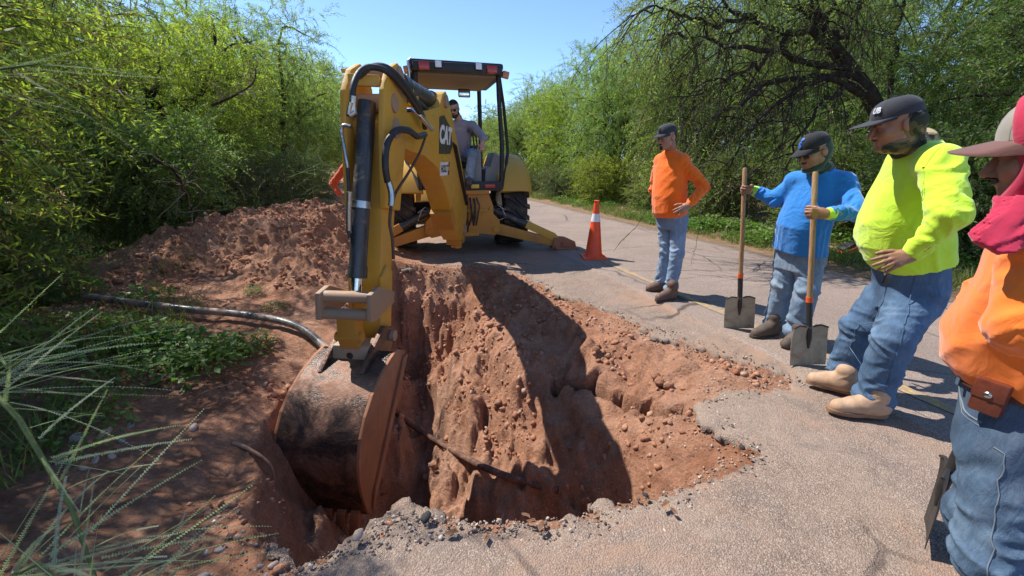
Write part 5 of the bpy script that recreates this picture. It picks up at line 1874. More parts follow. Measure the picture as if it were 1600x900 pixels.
def man_in_red_hood():
    f = nrm(V3(-0.52, 0.85, 0))
    L = lr(f)
    up = V3(0, 0, 1)
    p = Person('man at the right edge in orange with a dark red hood over his cap', (1.62, 0.98, 0.0), None, 0.004, 0.007)
    hip = P_(1610, 640, 1.02)
    neck = P_(1668, 318, 1.02)
    shL, shR = neck + L * 0.18 + V3(0.02, 0, -0.07), neck - L * 0.18 + V3(0.02, 0, -0.07)
    elL = P_(1606, 512, 0.88)
    wrL = hip + V3(0.02, 0, 0.27) + f * 0.02 - L * 0.04
    elR = shR + f * 0.10 + V3(0, 0, -0.24)
    wrR = hip + V3(0.02, 0, 0.25) - L * 0.06
    p.head(P_(1655, 236, 0.99), (-0.62, 0.76, -0.20), (-0.1, 0, 1), neck)
    p.limb_body(shL, elL, wrL, (0.055, 0.045, 0.032))
    p.limb_body(shR, elR, wrR, (0.055, 0.045, 0.032))
    p.body += hand_prims(wrL, -L, (-0.5, 0.8, 0.2), False)
    p.body += hand_prims(wrR, L + V3(0.3, 0.3, 0), (-0.5, 0.8, 0.2), True)
    p.body += [cap(hip, neck - V3(0, 0, 0.10), 0.11, 0.07, 0.03)]
    gL, gR = np.array([1.54, 0.74, 0.02]), np.array([1.64, 0.93, 0.02])
    hL, hR = hip + L * 0.10 - V3(0, 0, 0.06), hip - L * 0.10 - V3(0, 0, 0.06)
    knL, knR = hL + (gL - hL) * 0.50 + V3(-0.095, 0.02, 0), hR + (gR - hR) * 0.50 + V3(-0.10, 0.02, 0)
    anL, anR = gL + V3(0, 0, 0.1), gR + V3(0, 0, 0.1)
    p.limb_body(hL, knL, anL, (0.08, 0.055, 0.04))
    p.limb_body(hR, knR, anR, (0.08, 0.055, 0.04))
    p.finish_body('skin_tan')
    j = trousers(p, hip - V3(0, 0, 0.14), hip + V3(-0.005, 0, 0.105), f, [(hL, knL, anL), (hR, knR, anR)],
                 [(0, 0, 0.0, 0.175, 0.125, 0.155), (0.5, 0, 0.0, 0.178, 0.135, 0.155), (1, 0, 0.015, 0.165, 0.140, 0.125)], 'denim_dark', 0.004, 12, 0.088, 0.105, 0.090, 1.7)
    A = hip + V3(0.0, 0, 0.115)
    shirt(p, A, neck, f, [(0, 0, 0.02, 0.175, 0.150, 0.135), (0.10, 0, 0.03, 0.182, 0.172, 0.135), (0.28, 0, 0.03, 0.186, 0.178, 0.14), (0.5, 0, 0.01, 0.19, 0.150, 0.14), (0.72, 0, 0.0, 0.19, 0.128, 0.135), (0.88, 0, 0.0, 0.155, 0.105, 0.11), (1.0, 0, 0.0, 0.085, 0.085, 0.085)],
          [(shL - L * 0.01, elL, wrL, 0.92), (shR + L * 0.01, elR, wrR, 0.9)], 'shirt_orange_pale', 0.0080, 11, 0.080, 0.066, 0.048, None, None, 2.0)
    # belt with loops, tooled leather and a knife pouch
    w = hip + V3(-0.005, 0, 0.085)
    ax = nrm(V3(-0.05, 0, 1))

    def ring(rx, fr_, bk_, dz, tt):
        a = 2 * math.pi * tt
        x_, y_ = math.sin(a), math.cos(a)
        e_ = 2 / 2.4
        sx, sy = math.copysign(abs(x_) ** e_, x_), math.copysign(abs(y_) ** e_, y_)
        return w + L * (rx * sx) + V3(*f) * (0.014 + (fr_ if y_ > 0 else bk_) * sy) + ax * dz
    m = MB()
    N = 64
    rows = []
    for (o_, dz) in ((0.0, -0.021), (0.005, -0.019), (0.005, 0.019), (0.0, 0.021)):
        rows.append([m.bm.verts.new(Vector(ring(0.171 + o_, 0.146 + o_, 0.131 + o_, dz, k / N) - p.base)) for k in range(N)])
    rows.append(rows[0])
    for A_, B_ in zip(rows, rows[1:]):
        for k in range(N):
            m.bm.faces.new((A_[k], A_[(k + 1) % N], B_[(k + 1) % N], B_[k]))
    belt = m.build('belt', MATS['leather_belt'], p.e, 50)
    for tt in (0.12, 0.33, 0.45):
        m = MB()
        c_ = Vector(ring(0.179, 0.154, 0.139, 0, tt) - p.base)
        d_ = Vector(ring(0.179, 0.154, 0.139, 0, tt + 0.01) - p.base) - c_
        rz = math.atan2(d_.y, d_.x)
        m.box(c_, (0.014, 0.006, 0.058), Matrix.Rotation(rz, 3, 'Z'), 0.002)
        m.build('belt_loop', MATS['denim_dark'], belt)
    tt = 0.215
    c_ = Vector(ring(0.181, 0.156, 0.141, -0.012, tt) - p.base)
    d_ = Vector(ring(0.181, 0.156, 0.141, -0.012, tt + 0.01) - p.base) - c_
    rz = math.atan2(d_.y, d_.x)
    Rm = Matrix.Rotation(rz, 3, 'Z')
    nv = Rm @ Vector((0, -1, 0))
    if nv.dot(Vector(L)) < 0: nv = -nv
    m = MB()
    m.box(c_ + nv * 0.014, (0.066, 0.030, 0.098), Rm, 0.010)
    pouch = m.build('knife_pouch', MATS['leather_pouch'], p.e, 50)
    m = MB()
    m.box(c_ + nv * 0.026 + Vector((0, 0, 0.022)), (0.068, 0.014, 0.056), Rm, 0.006)
    m.build('flap', MATS['leather_pouch'], pouch, 50)
    m = MB()
    m.lathe([(0.0095, 0), (0.009, 0.003), (0.005, 0.0045), (0.001, 0.005)], 20, Matrix.Translation(c_ + nv * 0.033 + Vector((0, 0, 0.010))) @ nv.to_track_quat('Z', 'Y').to_matrix().to_4x4())
    m.build('snap', MATS['key_metal'], pouch, 60)
    # side seam, pocket edges: raised stitching following the cloth

    vw = nrm(V3(-0.80, -0.60, 0))
    drape(p, j, [hip + L * 0.20 + V3(*f) * 0.02 - V3(0, 0, 0.06), hL + L * 0.13, (hL + knL) / 2 + L * 0.13, knL + L * 0.11, (knL + anL) / 2 + L * 0.10, anL + L * 0.09], 0.0016, 'seam', 'seam_thread', None, 0.001)
    for dz in (0.0, 0.012):
        drape(p, j, [ring(0.19, 0.17, 0.15, d_ - dz, t_) for t_, d_ in ((0.075, -0.028), (0.085, -0.055), (0.105, -0.078), (0.14, -0.092), (0.18, -0.096), (0.215, -0.097))], 0.0012 if dz else 0.0026, 'pocket_edge', 'seam_thread', None, 0.001)
    for q_ in (0.0, 0.010):
        drape(p, j, [ring(0.19, 0.17, 0.17, -0.075, 0.325 + q_), ring(0.19, 0.17, 0.18, -0.13, 0.310 + q_), ring(0.19, 0.17, 0.18, -0.185 + q_, 0.300 + q_), ring(0.19, 0.17, 0.19, -0.205 + q_, 0.34), ring(0.19, 0.17, 0.19, -0.21 + q_, 0.40)], 0.0013, 'pocket_edge', 'seam_thread', None, 0.0005)
    p.boot(anL, gL + V3(0.08, 0, 0), gL + V3(-0.19, 0.04, 0), 'leather_brown', 'sole_dark')
    p.boot(anR, gR + V3(0.08, 0, 0), gR + V3(-0.19, 0.04, 0), 'leather_brown', 'sole_dark')
    p.face_bits()
    p.head_part('moustache', [(0, 0.10, -0.050, 0.032, 0.022, 0.009)], 'hair_black', 0.0025, None, 0.003)
    c = p.ballcap('cap_stone', 'brim_brown', 0.082, 0.030, 0.092, 0.10, 1.0, 1.08)
    face = ell(p.H(0, 0.160, 0.005), (0.095, 0.125, 0.185), p.HM, 0.012, 'sub')
    p.part('hood', [ell(p.H(0, -0.020, 0.050), (0.101, 0.122, 0.116), p.HM, 0.02), cap(p.H(0, -0.02, -0.08), neck + V3(0.01, 0, 0.0), 0.070, 0.100, 0.04, 'add', [(0.5, 0.8, 0.024, 0.045)], 3), cap(p.H(0.05, -0.02, 0.10), p.H(0.06, -0.05, -0.08), 0.052, 0.052, 0.03, 'add', [(0.5, 0.8, 0.016, 0.04)], 8), face,
                    ell(p.H(0, 0.042, -0.118), (0.060, 0.055, 0.036), p.HM, 0.02), cap(p.H(-0.066, 0.03, -0.02), p.H(-0.045, 0.065, -0.10), 0.017, 0.022, 0.03), cap(p.H(0.066, 0.03, -0.02), p.H(0.045, 0.065, -0.10), 0.017, 0.022, 0.03)], 'maroon_cloth', 0.005)
    dr = nrm(P_(1543, 386, 0.92) - P_(1612, 330, 0.93))
    p.part('hood_drape', [loft(P_(1616, 326, 0.93), P_(1541, 387, 0.915), np.cross(dr, nrm(V3(-0.80, -0.60, 0))), V3(-0.8, -0.6, 0), [(0, 0, 0, 0.045, 0.016, 0.016), (0.5, 0, 0.006, 0.036, 0.013, 0.013), (0.9, 0, 0.0, 0.030, 0.012, 0.012), (1, 0, 0, 0.018, 0.008, 0.008)], 0.02, wr=0.011, seed=3),
                         cap(neck + V3(0.0, 0, -0.02) + L * 0.08, P_(1622, 328, 0.93), 0.05, 0.030, 0.04, 'add', [(0.5, 0.8, 0.012, 0.04)], 6)], 'maroon_cloth', 0.005)
    return p


def digger_operator():
    f = nrm(V3(0.02, -1, 0))
    L = lr(f)
    p = Person('driver in a grey work shirt and sunglasses seated in the digger cab', np.array([-0.80, 6.85, 1.12]), None, 0.006, 0.009)
    hip = P_(718, 243, 7.0)
    neck = P_(719, 190, 6.80)
    shL, shR = P_(739, 197, 6.78), P_(698, 197, 6.80)
    elL, wrL = P_(755, 215, 6.62), P_(754, 222, 6.42)
    elR, wrR = P_(686, 225, 6.68), P_(696, 230, 6.45)
    p.head(P_(709, 170, 6.70), (-0.10, -0.92, -0.36), (-0.12, 0, 1), neck)
    p.limb_body(shL, elL, wrL, (0.05, 0.040, 0.030))
    p.limb_body(shR, elR, wrR, (0.05, 0.040, 0.030))
    p.body += hand_prims(wrL, (0.0, -0.5, -0.8), (0.0, -0.8, 0.5), False, (30, 40, 30))
    p.body += hand_prims(wrR, (0.0, -0.5, -0.8), (0.0, -0.8, 0.5), True, (30, 40, 30))
    p.body += [cap(hip, neck - V3(0, 0, 0.10), 0.10, 0.07, 0.03)]
    hL, hR = hip + L * 0.09, hip - L * 0.09
    knL, knR = P_(739, 240, 6.55), P_(711, 243, 6.55)
    anL, anR = P_(733, 276, 6.58), P_(712, 278, 6.60)
    p.limb_body(hL, knL, anL, (0.07, 0.05, 0.04))
    p.limb_body(hR, knR, anR, (0.07, 0.05, 0.04))
    p.finish_body('skin_fair')
    trousers(p, hip - V3(0, 0, 0.06), hip + V3(0, -0.03, 0.14), f, [(hL, knL, anL), (hR, knR, anR)], [(0, 0, 0, 0.17, 0.12, 0.13), (1, 0, 0, 0.17, 0.13, 0.12)], 'denim_pale', 0.004, 3, 0.072, 0.088, 0.074)
    shirt(p, hip + V3(0, -0.02, 0.04), neck, f, [(0, 0, 0.02, 0.18, 0.13, 0.12), (0.4, 0, 0.02, 0.19, 0.135, 0.12), (0.75, 0, 0.0, 0.19, 0.12, 0.12), (0.9, 0, 0, 0.14, 0.09, 0.10), (1, 0, 0, 0.07, 0.07, 0.07)],
          [(shL, elL, wrL, 0.55), (shR, elR, wrR, 0.55)], 'shirt_grey', 0.004, 6, 0.072, 0.060, 0.048)
    fw = V3(*f)
    for sg in (-1, 1):
        p.part('collar', [cap(neck + fw * 0.075 - V3(0, 0, 0.06) + L * sg * 0.02, neck + L * sg * 0.07, 0.012, 0.014, 0.02), cap(neck + L * sg * 0.07, neck - fw * 0.06 + V3(0, 0, 0.02), 0.014)], 'shirt_grey', 0.006)
    b = P_(737, 203, 6.655)
    m = MB()
    m.box(b + V3(-0.03, 0.0, -0.015) - p.base, (0.085, 0.012, 0.045), Matrix.Rotation(R(12), 3, 'Y'), 0.006)
    m.build('name_patch', MATS['decal_black'], p.e)
    for an, tz in ((anL, 0), (anR, 0)):
        g = an.copy()
        g[2] = 1.118
        p.boot(an, g + V3(0, 0.06, 0), g + V3(0.01, -0.20, 0), 'leather_work', 'sole_dark')
    p.head_part('hair', [(0, -0.02, 0.095, 0.088, 0.105, 0.052), (0, -0.08, 0.03, 0.085, 0.06, 0.08)], 'hair_black', 0.005, None, 0.009)
    p.head_part('beard', [(0, 0.06, -0.095, 0.062, 0.06, 0.034), (0, 0.09, -0.05, 0.032, 0.03, 0.010), (0.062, 0.02, -0.06, 0.02, 0.03, 0.04), (-0.062, 0.02, -0.06, 0.02, 0.03, 0.04)], 'hair_black', 0.005, None, 0.005)
    p.face_bits(True, True)


def hidden_worker():
    f = nrm(V3(0.25, -0.97, 0))
    L = lr(f)
    gx_, gy_ = -2.70, 7.35
    z0 = float(terrain(np.array([gx_]), np.array([gy_]))[0][0])
    p = Person('worker in a red orange shirt half hidden behind the digger arm', (gx_, gy_, z0), None, 0.007, 0.010)
    o = V3(gx_, gy_, 0)
    hip, neck = o + V3(0, 0, 0.95), o + V3(0, 0, 1.48)
    shL, shR = o + V3(0, 0, 1.40) + L * 0.18, o + V3(0, 0, 1.40) - L * 0.18
    elR, wrR = P_(520, 287, 7.25), P_(532, 306, 7.15)
    elL, wrL = shL + V3(0.12, 0.05, -0.28), hip + L * 0.2 + V3(0, -0.05, 0.02)
    p.head(o + V3(0.02, -0.03, 1.64), (0.2, -0.95, -0.2), (0, 0, 1), neck)
    p.limb_body(shL, elL, wrL, (0.05, 0.04, 0.03))
    p.limb_body(shR, elR, wrR, (0.05, 0.04, 0.03))
    p.body += hand_prims(wrR, (0.4, -0.3, -0.8), (-0.7, -0.6, 0.2), True) + hand_prims(wrL, (-0.4, -0.3, -0.8), (0.7, -0.6, 0.2), False)
    p.body += [cap(hip, neck - V3(0, 0, 0.10), 0.10, 0.07, 0.03)]
    legs = []
    for sg in (1, -1):
        h = hip + L * 0.09 * sg
        a = V3(h[0], h[1], z0 + 0.1)
        k = (h + a) / 2 + V3(0, -0.02, 0)
        legs.append((h, k, a))
        p.limb_body(h, k, a, (0.07, 0.05, 0.04))
        p.boot(a, V3(a[0], a[1] + 0.08, z0 + 0.01), V3(a[0] + 0.03, a[1] - 0.2, z0 + 0.01), 'leather_work', 'sole_dark')
    p.finish_body('skin_tan')
    trousers(p, hip - V3(0, 0, 0.1), hip + V3(0, 0, 0.1), f, legs, [(0, 0, 0, 0.16, 0.12, 0.12), (1, 0, 0, 0.17, 0.13, 0.12)], 'denim_mid', 0.004, 2)
    shirt(p, hip + V3(0, 0, 0.02), neck, f, [(0, 0, 0.02, 0.19, 0.14, 0.13), (0.5, 0, 0.02, 0.19, 0.15, 0.13), (0.8, 0, 0, 0.19, 0.12, 0.12), (0.92, 0, 0, 0.14, 0.09, 0.1), (1, 0, 0, 0.07, 0.07, 0.07)], [(shL, elL, wrL, 0.9), (shR, elR, wrR, 0.9)], 'shirt_red_orange', 0.004, 3)
    p.ballcap('cap_black', 'cap_black')


standing_man_in_orange()
blue_man = man_in_blue()
man_in_yellow()
man_in_red_hood()
digger_operator()
hidden_worker()
# ------------------------------------------------------------------ tools, cone, pipes, stones
mat_simple('cone_orange', (0.78, 0.075, 0.012), 0.5, 0, 0.12, 9)
mat_simple('cone_white', (0.70, 0.70, 0.68), 0.4, 0, 0.1)
t = NT('handle_wood')
co = t.co()
mp = t.n('ShaderNodeMapping')
mp.inputs['Scale'].default_value = (40, 40, 2.2)
t.l(co, mp.inputs[0])
g = t.noise(2.5, 6, 0.7, mp.outputs[0], 0.6)
t.base(t.ramp(g, [(0.32, (0.22, 0.115, 0.05)), (0.5, (0.36, 0.21, 0.10)), (0.7, (0.46, 0.30, 0.16))]))
t.rough(0.6, 0.35)
t.bump(g, 0.15, 0.004)
t = NT('blade_steel')
co = t.co()
g = t.noise(7, 7, 0.75, co, 0.6)
t.base(t.ramp(g, [(0.33, (0.19, 0.14, 0.095)), (0.50, (0.36, 0.30, 0.21)), (0.70, (0.46, 0.41, 0.31))]))
t.rough(t.ramp(g, [(0.4, 0.45), (0.6, 0.8)]), 0.5, 0.1)
mat_simple('socket_black', (0.022, 0.020, 0.020), 0.5, 0, 0.3)
mat_simple('ferrule_orange', (0.72, 0.11, 0.02), 0.4, 0, 0.1)


def shovel(tip, top, face, label, blade_mat='blade_steel', wide=0.125, hlen=0.29, name='shovel', side=None):
    "square-point shovel: tip = middle of the blade edge, top = end of the handle, face = where the hollow of the blade looks"
    tip, top = np.array(tip, float), np.array(top, float)
    ax = nrm(top - tip)
    fc = nrm(np.asarray(face, float) - ax * (np.asarray(face, float) @ ax))
    sd = np.cross(fc, ax)
    L = np.linalg.norm(top - tip)
    e = empty(name, tip)
    tag(e, label, 'shovel', 'shovels')
    T = lambda a, b, c: Vector(sd * a + ax * b + fc * c)
    # handle with the socket
    MB().tube([T(0, hlen + 0.20, -0.004), T(0, L * 0.6, 0), T(0, L - 0.01, 0), T(0, L, 0)], [0.0185, 0.0175, 0.017, 0.012], 14).build('handle', MATS['handle_wood'], e, 60)
    MB().cyl(T(0, hlen + 0.185, -0.004), T(0, hlen + 0.225, -0.003), 0.0225, None, 16).build('ferrule', MATS['ferrule_orange'], e)
    MB().tube([T(0, hlen * 0.45, 0.006), T(0, hlen * 0.72, 0.008), T(0, hlen + 0.02, 0.004), T(0, hlen + 0.20, -0.004)], [0.006, 0.018, 0.020, 0.0205], 12).build('socket', MATS['socket_black'], e, 60)
    # blade: dished sheet with rolled shoulders
    m = MB()
    nx, ny = 12, 12
    sh = []
    for th in (0.0, -0.003):
        g_ = []
        for j in range(ny + 1):
            v = j / ny
            row = []
            for i in range(nx + 1):
                u = -1 + 2 * i / nx
                w = wide * (0.98 - 0.06 * v + 0.03 * math.sin(v * 3.1))
                y = v * hlen - (0.03 * (1 - abs(u)) ** 1.4 if v > 0.999 else 0) * 0 + 0.022 * v ** 6 * (1 - (2 * abs(u) - 1) ** 2)
                d = 0.018 * (u * u) * (0.35 + 0.65 * v) + 0.012 * v ** 5 + 0.014 * math.exp(-(u / 0.16) ** 2) * v ** 1.5 + th
                row.append(m.bm.verts.new(T(u * w, y, d)))
            g_.append(row)
        sh.append(g_)
    for g_, fl in ((sh[0], 1), (sh[1], -1)):
        for j in range(ny):
            for i in range(nx):
                q = (g_[j][i], g_[j][i + 1], g_[j + 1][i + 1], g_[j + 1][i])
                m.bm.faces.new(q if fl > 0 else q[::-1])
    for j in range(ny):
        for i in (0, nx): m.bm.faces.new((sh[0][j][i], sh[0][j + 1][i], sh[1][j + 1][i], sh[1][j][i]))
    for i in range(nx):
        for j in (0, ny): m.bm.faces.new((sh[0][j][i], sh[0][j][i + 1], sh[1][j][i + 1], sh[1][j][i]))
    b = m.build('blade', MATS[blade_mat], e, 45)
    for sg in (-1, 1):
        MB().tube([T(sg * wide * 0.92, hlen + 0.002, 0.030), T(sg * wide * 0.55, hlen + 0.020, 0.022), T(sg * 0.022, hlen + 0.006, 0.012)], 0.006, 8).build('step', MATS['socket_black'], b, 60)
    return e


shovel(G_(1154, 513, 0.022), P_(1164, 262, 3.41), (-0.25, -1, 0), 'square shovel held out at arm length, its handle free at the top')
shovel(G_(1261, 570, 0.022), P_(1274, 268, 2.86), (-0.1, -1, 0), 'muddy square shovel propped under the chin of the man in blue')
shovel(G_(1447, 834, 0.02), P_(1600, 470, 1.34), (-0.70, 0.72, 0), 'dark bladed shovel standing behind the man in the red hood', 'socket_black', 0.13, 0.29)


def cone(x, y, z, h, label, rot=(0, 0, 0)):
    e = empty('traffic_cone', (x, y, z))
    e.rotation_euler = rot
    tag(e, label, 'traffic cone')
    s = h / 0.90
    r = lambda q: (0.135 - 0.102 * q) * s
    m = MB()
    m.box((0, 0, 0.02 * s), (0.37 * s, 0.37 * s, 0.035 * s), None, 0.012)
    m.build('base', MATS['cone_orange'], e)
    MB().lathe([(0.165 * s, 0.038 * s), (0.15 * s, 0.055 * s), (r(0.06), 0.075 * s), (r(0.62), 0.58 * s)], 32).build('lower_body', MATS['cone_orange'], e, 45)
    MB().lathe([(r(0.62) + 0.001, 0.5805 * s), (r(0.80) + 0.001, 0.70 * s)], 32).build('white_band', MATS['cone_white'], e, 45)
    MB().lathe([(r(0.80), 0.7005 * s), (r(0.985), 0.87 * s), (r(1.0) + 0.006, 0.875 * s), (r(1.0) + 0.006, 0.895 * s), (r(1.0) - 0.006, 0.90 * s)], 32).build('upper_body', MATS['cone_orange'], e, 45)
    return e


g_ = G_(927, 404, 0)
cone(g_[0], g_[1], 0.01, 0.90, 'tall orange traffic cone with a white band beside the digger foot')
# orange and black marker fallen in the grass
c0 = G_(1324, 394, 0.05)
e = empty('fallen_marker', c0)
tag(e, 'orange and black marker lying in the grass behind the man in yellow', 'marker')
MB().prism([(-0.16, 0.0), (0.20, -0.02), (0.22, 0.05), (0.05, 0.10)], 0.10, lambda a, b, c: Vector((a, c, b)), 0.012).build('orange_panel', MATS['cone_orange'], e)
MB().prism([(-0.14, 0.05), (0.04, 0.115), (0.20, 0.075), (0.21, 0.13), (0.10, 0.17), (0.02, 0.15)], 0.09, lambda a, b, c: Vector((a, c + 0.015, b)), 0.012).build('black_panel', MATS['socket_black'], e)

# pipes
t = NT('pipe_grey')
co = t.co()
g = t.noise(5, 6, 0.75, co)
t.base(t.ramp(g, [(0.38, (0.055, 0.05, 0.048)), (0.52, (0.16, 0.15, 0.145)), (0.62, (0.36, 0.22, 0.15)), (0.75, (0.42, 0.24, 0.15))]))
t.rough(t.ramp(g, [(0.45, 0.25), (0.6, 0.8)]), 0.5)
t.bump(t.noise(60, 4), 0.2, 0.004)
t = NT('pipe_brown')
co = t.co()
g = t.noise(11, 6, 0.75, co)
t.base(t.ramp(g, [(0.35, (0.055, 0.028, 0.02)), (0.52, (0.12, 0.062, 0.042)), (0.66, (0.34, 0.18, 0.11))]))
t.rough(0.75, 0.35)
t.bump(t.noise(50, 5), 0.4, 0.006)


def spline(P, m=6):
    P = [np.array(p, float) for p in P]
    k = len(P)
    out = []
    for x in np.linspace(0, k - 1, (k - 1) * m + 1):
        i = min(int(x), k - 2)
        f = x - i
        p0, p1, p2, p3 = P[max(i - 1, 0)], P[i], P[i + 1], P[min(i + 2, k - 1)]
        out.append(0.5 * ((2 * p1) + (-p0 + p2) * f + (2 * p0 - 5 * p1 + 4 * p2 - p3) * f * f + (-p0 + 3 * p1 - 3 * p2 + p3) * f ** 3))
    return [Vector(p) for p in out]


def ground_z(x, y):
    return float(terrain(np.array([float(x)]), np.array([float(y)]))[0][0])


def lay(pts, r, mat, name, label, cat, group=None, n=12):
    P = spline(pts)
    o = Vector(P[0])
    ob = MB().tube([p - o for p in P], r, n).build(name, MATS[mat], None, 60)
    ob.location = o
    tag(ob, label, cat, group)
    return ob


lay([hit(138, 474, 0.07), hit(215, 486, 0.08), hit(300, 497, 0.085), hit(380, 504, 0.08), hit(440, 513, 0.07), hit(478, 527, 0.06), P_(505, 540, 3.25), P_(522, 556, 3.1)], 0.033, 'pipe_grey', 'pipe', 'grey plastic pipe across the left bank, bent down where it enters the pit', 'pipe', 'lengths of the broken water pipe')
lay([hit(600, 634, 0.05), hit(640, 668, 0.045), hit(690, 702, 0.04), hit(750, 736, 0.035), hit(810, 757, 0.03), hit(872, 775, 0.02)], 0.028, 'pipe_brown', 'pipe', 'brown mud coated pipe crossing the floor of the pit', 'pipe', 'lengths of the broken water pipe')

# ------------------------------------------------------------------ clods, stones, gravel, roots, litter
mat_simple('stone_pale', (0.34, 0.26, 0.215), 0.85, 0, 0.35, 9, 0.4, 40)
mat_simple('stone_grey', (0.22, 0.20, 0.19), 0.85, 0, 0.35, 9, 0.4, 40)
mat_simple('asphalt_lump', (0.040, 0.036, 0.036), 0.9, 0, 0.5, 20, 0.6, 60)
mat_simple('root_bark', (0.30, 0.165, 0.10), 0.9, 0, 0.35, 20, 0.4, 60)
mat_simple('dry_wood', (0.42, 0.27, 0.16), 0.85, 0, 0.3, 20, 0.3, 60)
mat_simple('teal_plastic', (0.03, 0.22, 0.20), 0.5, 0, 0.2, 9)
t = NT('gravel_mat')
a = t.n('ShaderNodeAttribute', attribute_name='v')
t.base(t.ramp(a.outputs['Fac'], [(0.0, (0.075, 0.058, 0.050)), (0.35, (0.21, 0.155, 0.125)), (0.7, (0.36, 0.28, 0.225)), (1.0, (0.52, 0.44, 0.375))]))
t.rough(0.85, 0.3)
t = NT('clod_mat')
a = t.n('ShaderNodeAttribute', attribute_name='v')
c = t.ramp(a.outputs['Fac'], [(0.0, (0.30, 0.125, 0.068)), (0.6, (0.46, 0.235, 0.145)), (1.0, (0.50, 0.33, 0.24))])
t.base(t.mix(t.ramp(t.noise(60, 4), [(0.4, 0.35), (0.65, 0.0)]), c, (0.19, 0.075, 0.042)))
t.rough(0.95, 0.15)
t.bump(t.noise(70, 5, 0.7), 0.6, 0.01)


def ico(sub=1):
    bm_ = bmesh.new()
    bmesh.ops.create_icosphere(bm_, subdivisions=sub, radius=1.0)
    V = np.array([v.co[:] for v in bm_.verts])
    bm_.verts.index_update()
    F = np.array([[v.index for v in f.verts] for f in bm_.faces])
    bm_.free()
    return V, F


ICO1, ICO2 = ico(1), ico(2)


def lump_mesh(name, seed, sub=2, flat=0.7, jag=0.22):
    r_ = np.random.default_rng(seed)
    V, F = (ICO2 if sub == 2 else ICO1)
    n_ = sum(r_.random() * 0.5 * np.sin(V @ r_.normal(size=3) * (1.5 + 1.3 * k) + r_.random() * 6) for k in range(4))
    W_ = V * (1 + jag * n_[:, None] + r_.normal(0, jag * 0.22, (len(V), 1))) * np.array([1, 0.82, flat])
    me = np_mesh(name, W_, F)
    return me


def scatter(name, pts, zs, size, seed, mat, label, cat, sub=1, smooth=False, sink=0.25):
    r_ = np.random.default_rng(seed)
    V, F = (ICO2 if sub == 2 else ICO1)
    n = len(pts)
    Q = unit_(r_.normal(size=(n, 4)))
    w, x, y, z = Q.T
    Rm = np.stack([1 - 2 * (y * y + z * z), 2 * (x * y - z * w), 2 * (x * z + y * w), 2 * (x * y + z * w), 1 - 2 * (x * x + z * z), 2 * (y * z - x * w), 2 * (x * z - y * w), 2 * (y * z + x * w), 1 - 2 * (x * x + y * y)], 1).reshape(n, 3, 3)
    sc = size[:, None, None] * (np.array([1, 0.8, 0.6]) * (0.8 + 0.4 * r_.random((n, 1, 3))))
    B_ = V[None] * (1 + 0.20 * r_.normal(size=(n, len(V), 1)))
    W_ = np.einsum('nij,nkj->nki', Rm, B_ * sc)
    W_[..., 0] += pts[:, 0, None]
    W_[..., 1] += pts[:, 1, None]
    W_[..., 2] += (zs + size * (0.5 - sink))[:, None]
    FF = (F[None] + (np.arange(n) * len(V))[:, None, None]).reshape(-1, 3)
    val = np.repeat(np.clip(r_.normal(0.5, 0.27, n), 0, 1), len(V))
    ob = link(name, np_mesh(name, W_.reshape(-1, 3), FF, {'v': val}), MATS[mat], None, smooth)
    tag(ob, label, cat, None, 'stuff')
    return ob


def unit_(a):
    return a / np.linalg.norm(a, axis=-1, keepdims=True)


rs = np.random.default_rng(21)
# loose crumbs of soil over pit and mound
n = 34000
pts = np.stack([rs.uniform(-4.8, 2.1, n), rs.uniform(1.1, 7.3, n)], 1)
tz, tsd, tn, ts = terrain(pts[:, 0], pts[:, 1])
patch = vnoise(pts[:, 0] * 2.3, pts[:, 1] * 2.3) + 0.6 * vnoise(pts[:, 0] * 6, pts[:, 1] * 6)
onm = (tz > 0.12) & (tn < -0.2)
ok = ((tsd < -0.03) & (patch > -0.08)) | (onm & (patch > -0.3)) | ((tn < 0) & (tsd > 0) & (tsd < 0.8) & (patch > 0.1))
pts, tz = pts[ok], tz[ok]
sz = 0.005 + 0.030 * rs.random(len(pts)) ** 3.8
scatter('loose_soil', pts, tz, sz, 5, 'clod_mat', 'loose crumbs of red soil over the pit walls and spoil mound', 'soil')
# gravel shed from the broken asphalt edge and loose chips on the road
n = 60000
pts = np.stack([rs.uniform(-1.5, 2.4, n), rs.uniform(0.95, 6.0, n)], 1)
tz, tsd, tn, ts = terrain(pts[:, 0], pts[:, 1])
edge = np.exp(-np.abs(tsd + 0.02) / 0.10) * (tn > 0.0)
lip = gauss(pts[:, 0], pts[:, 1], -0.55, 1.22, 0.45, 0.28) * 1.2 + gauss(pts[:, 0], pts[:, 1], 0.0, 1.3, 0.5, 0.15) * 0.6
ok = rs.random(n) < np.clip(edge * 0.55 + lip + 0.035 * (tsd > 0) * (tn > 0.1) * (tn < 2.8), 0, 1)
ok &= (tsd > -0.25)
pts, tz, tsd = pts[ok], tz[ok], tsd[ok]
base_z = np.where(tsd > 0.02, np.maximum(tz, -0.02), tz)
pile = gauss(pts[:, 0], pts[:, 1], -0.52, 1.33, 0.16, 0.10) * 0.055 + gauss(pts[:, 0], pts[:, 1], -0.28, 1.33, 0.12, 0.08) * 0.03
sz = 0.0035 + 0.0085 * rs.random(len(pts)) ** 2.5
scatter('gravel', pts, base_z + pile * rs.random(len(pts)) + 0.004, sz, 6, 'gravel_mat', 'loose gravel and asphalt chips along the broken edge of the road', 'gravel')
# bigger clods and stones, one by one
CL = [lump_mesh('dirt_clod', k, 1 + (k % 2), 0.68, 0.34) for k in range(6)]
for c_ in CL:
    c_.materials.append(MATS['dirt'])
ST = [lump_mesh('stone', 40 + k, 2, 0.58, 0.17) for k in range(5)]
for c_ in ST:
    c_.polygons.foreach_set('use_smooth', [True] * len(c_.polygons))


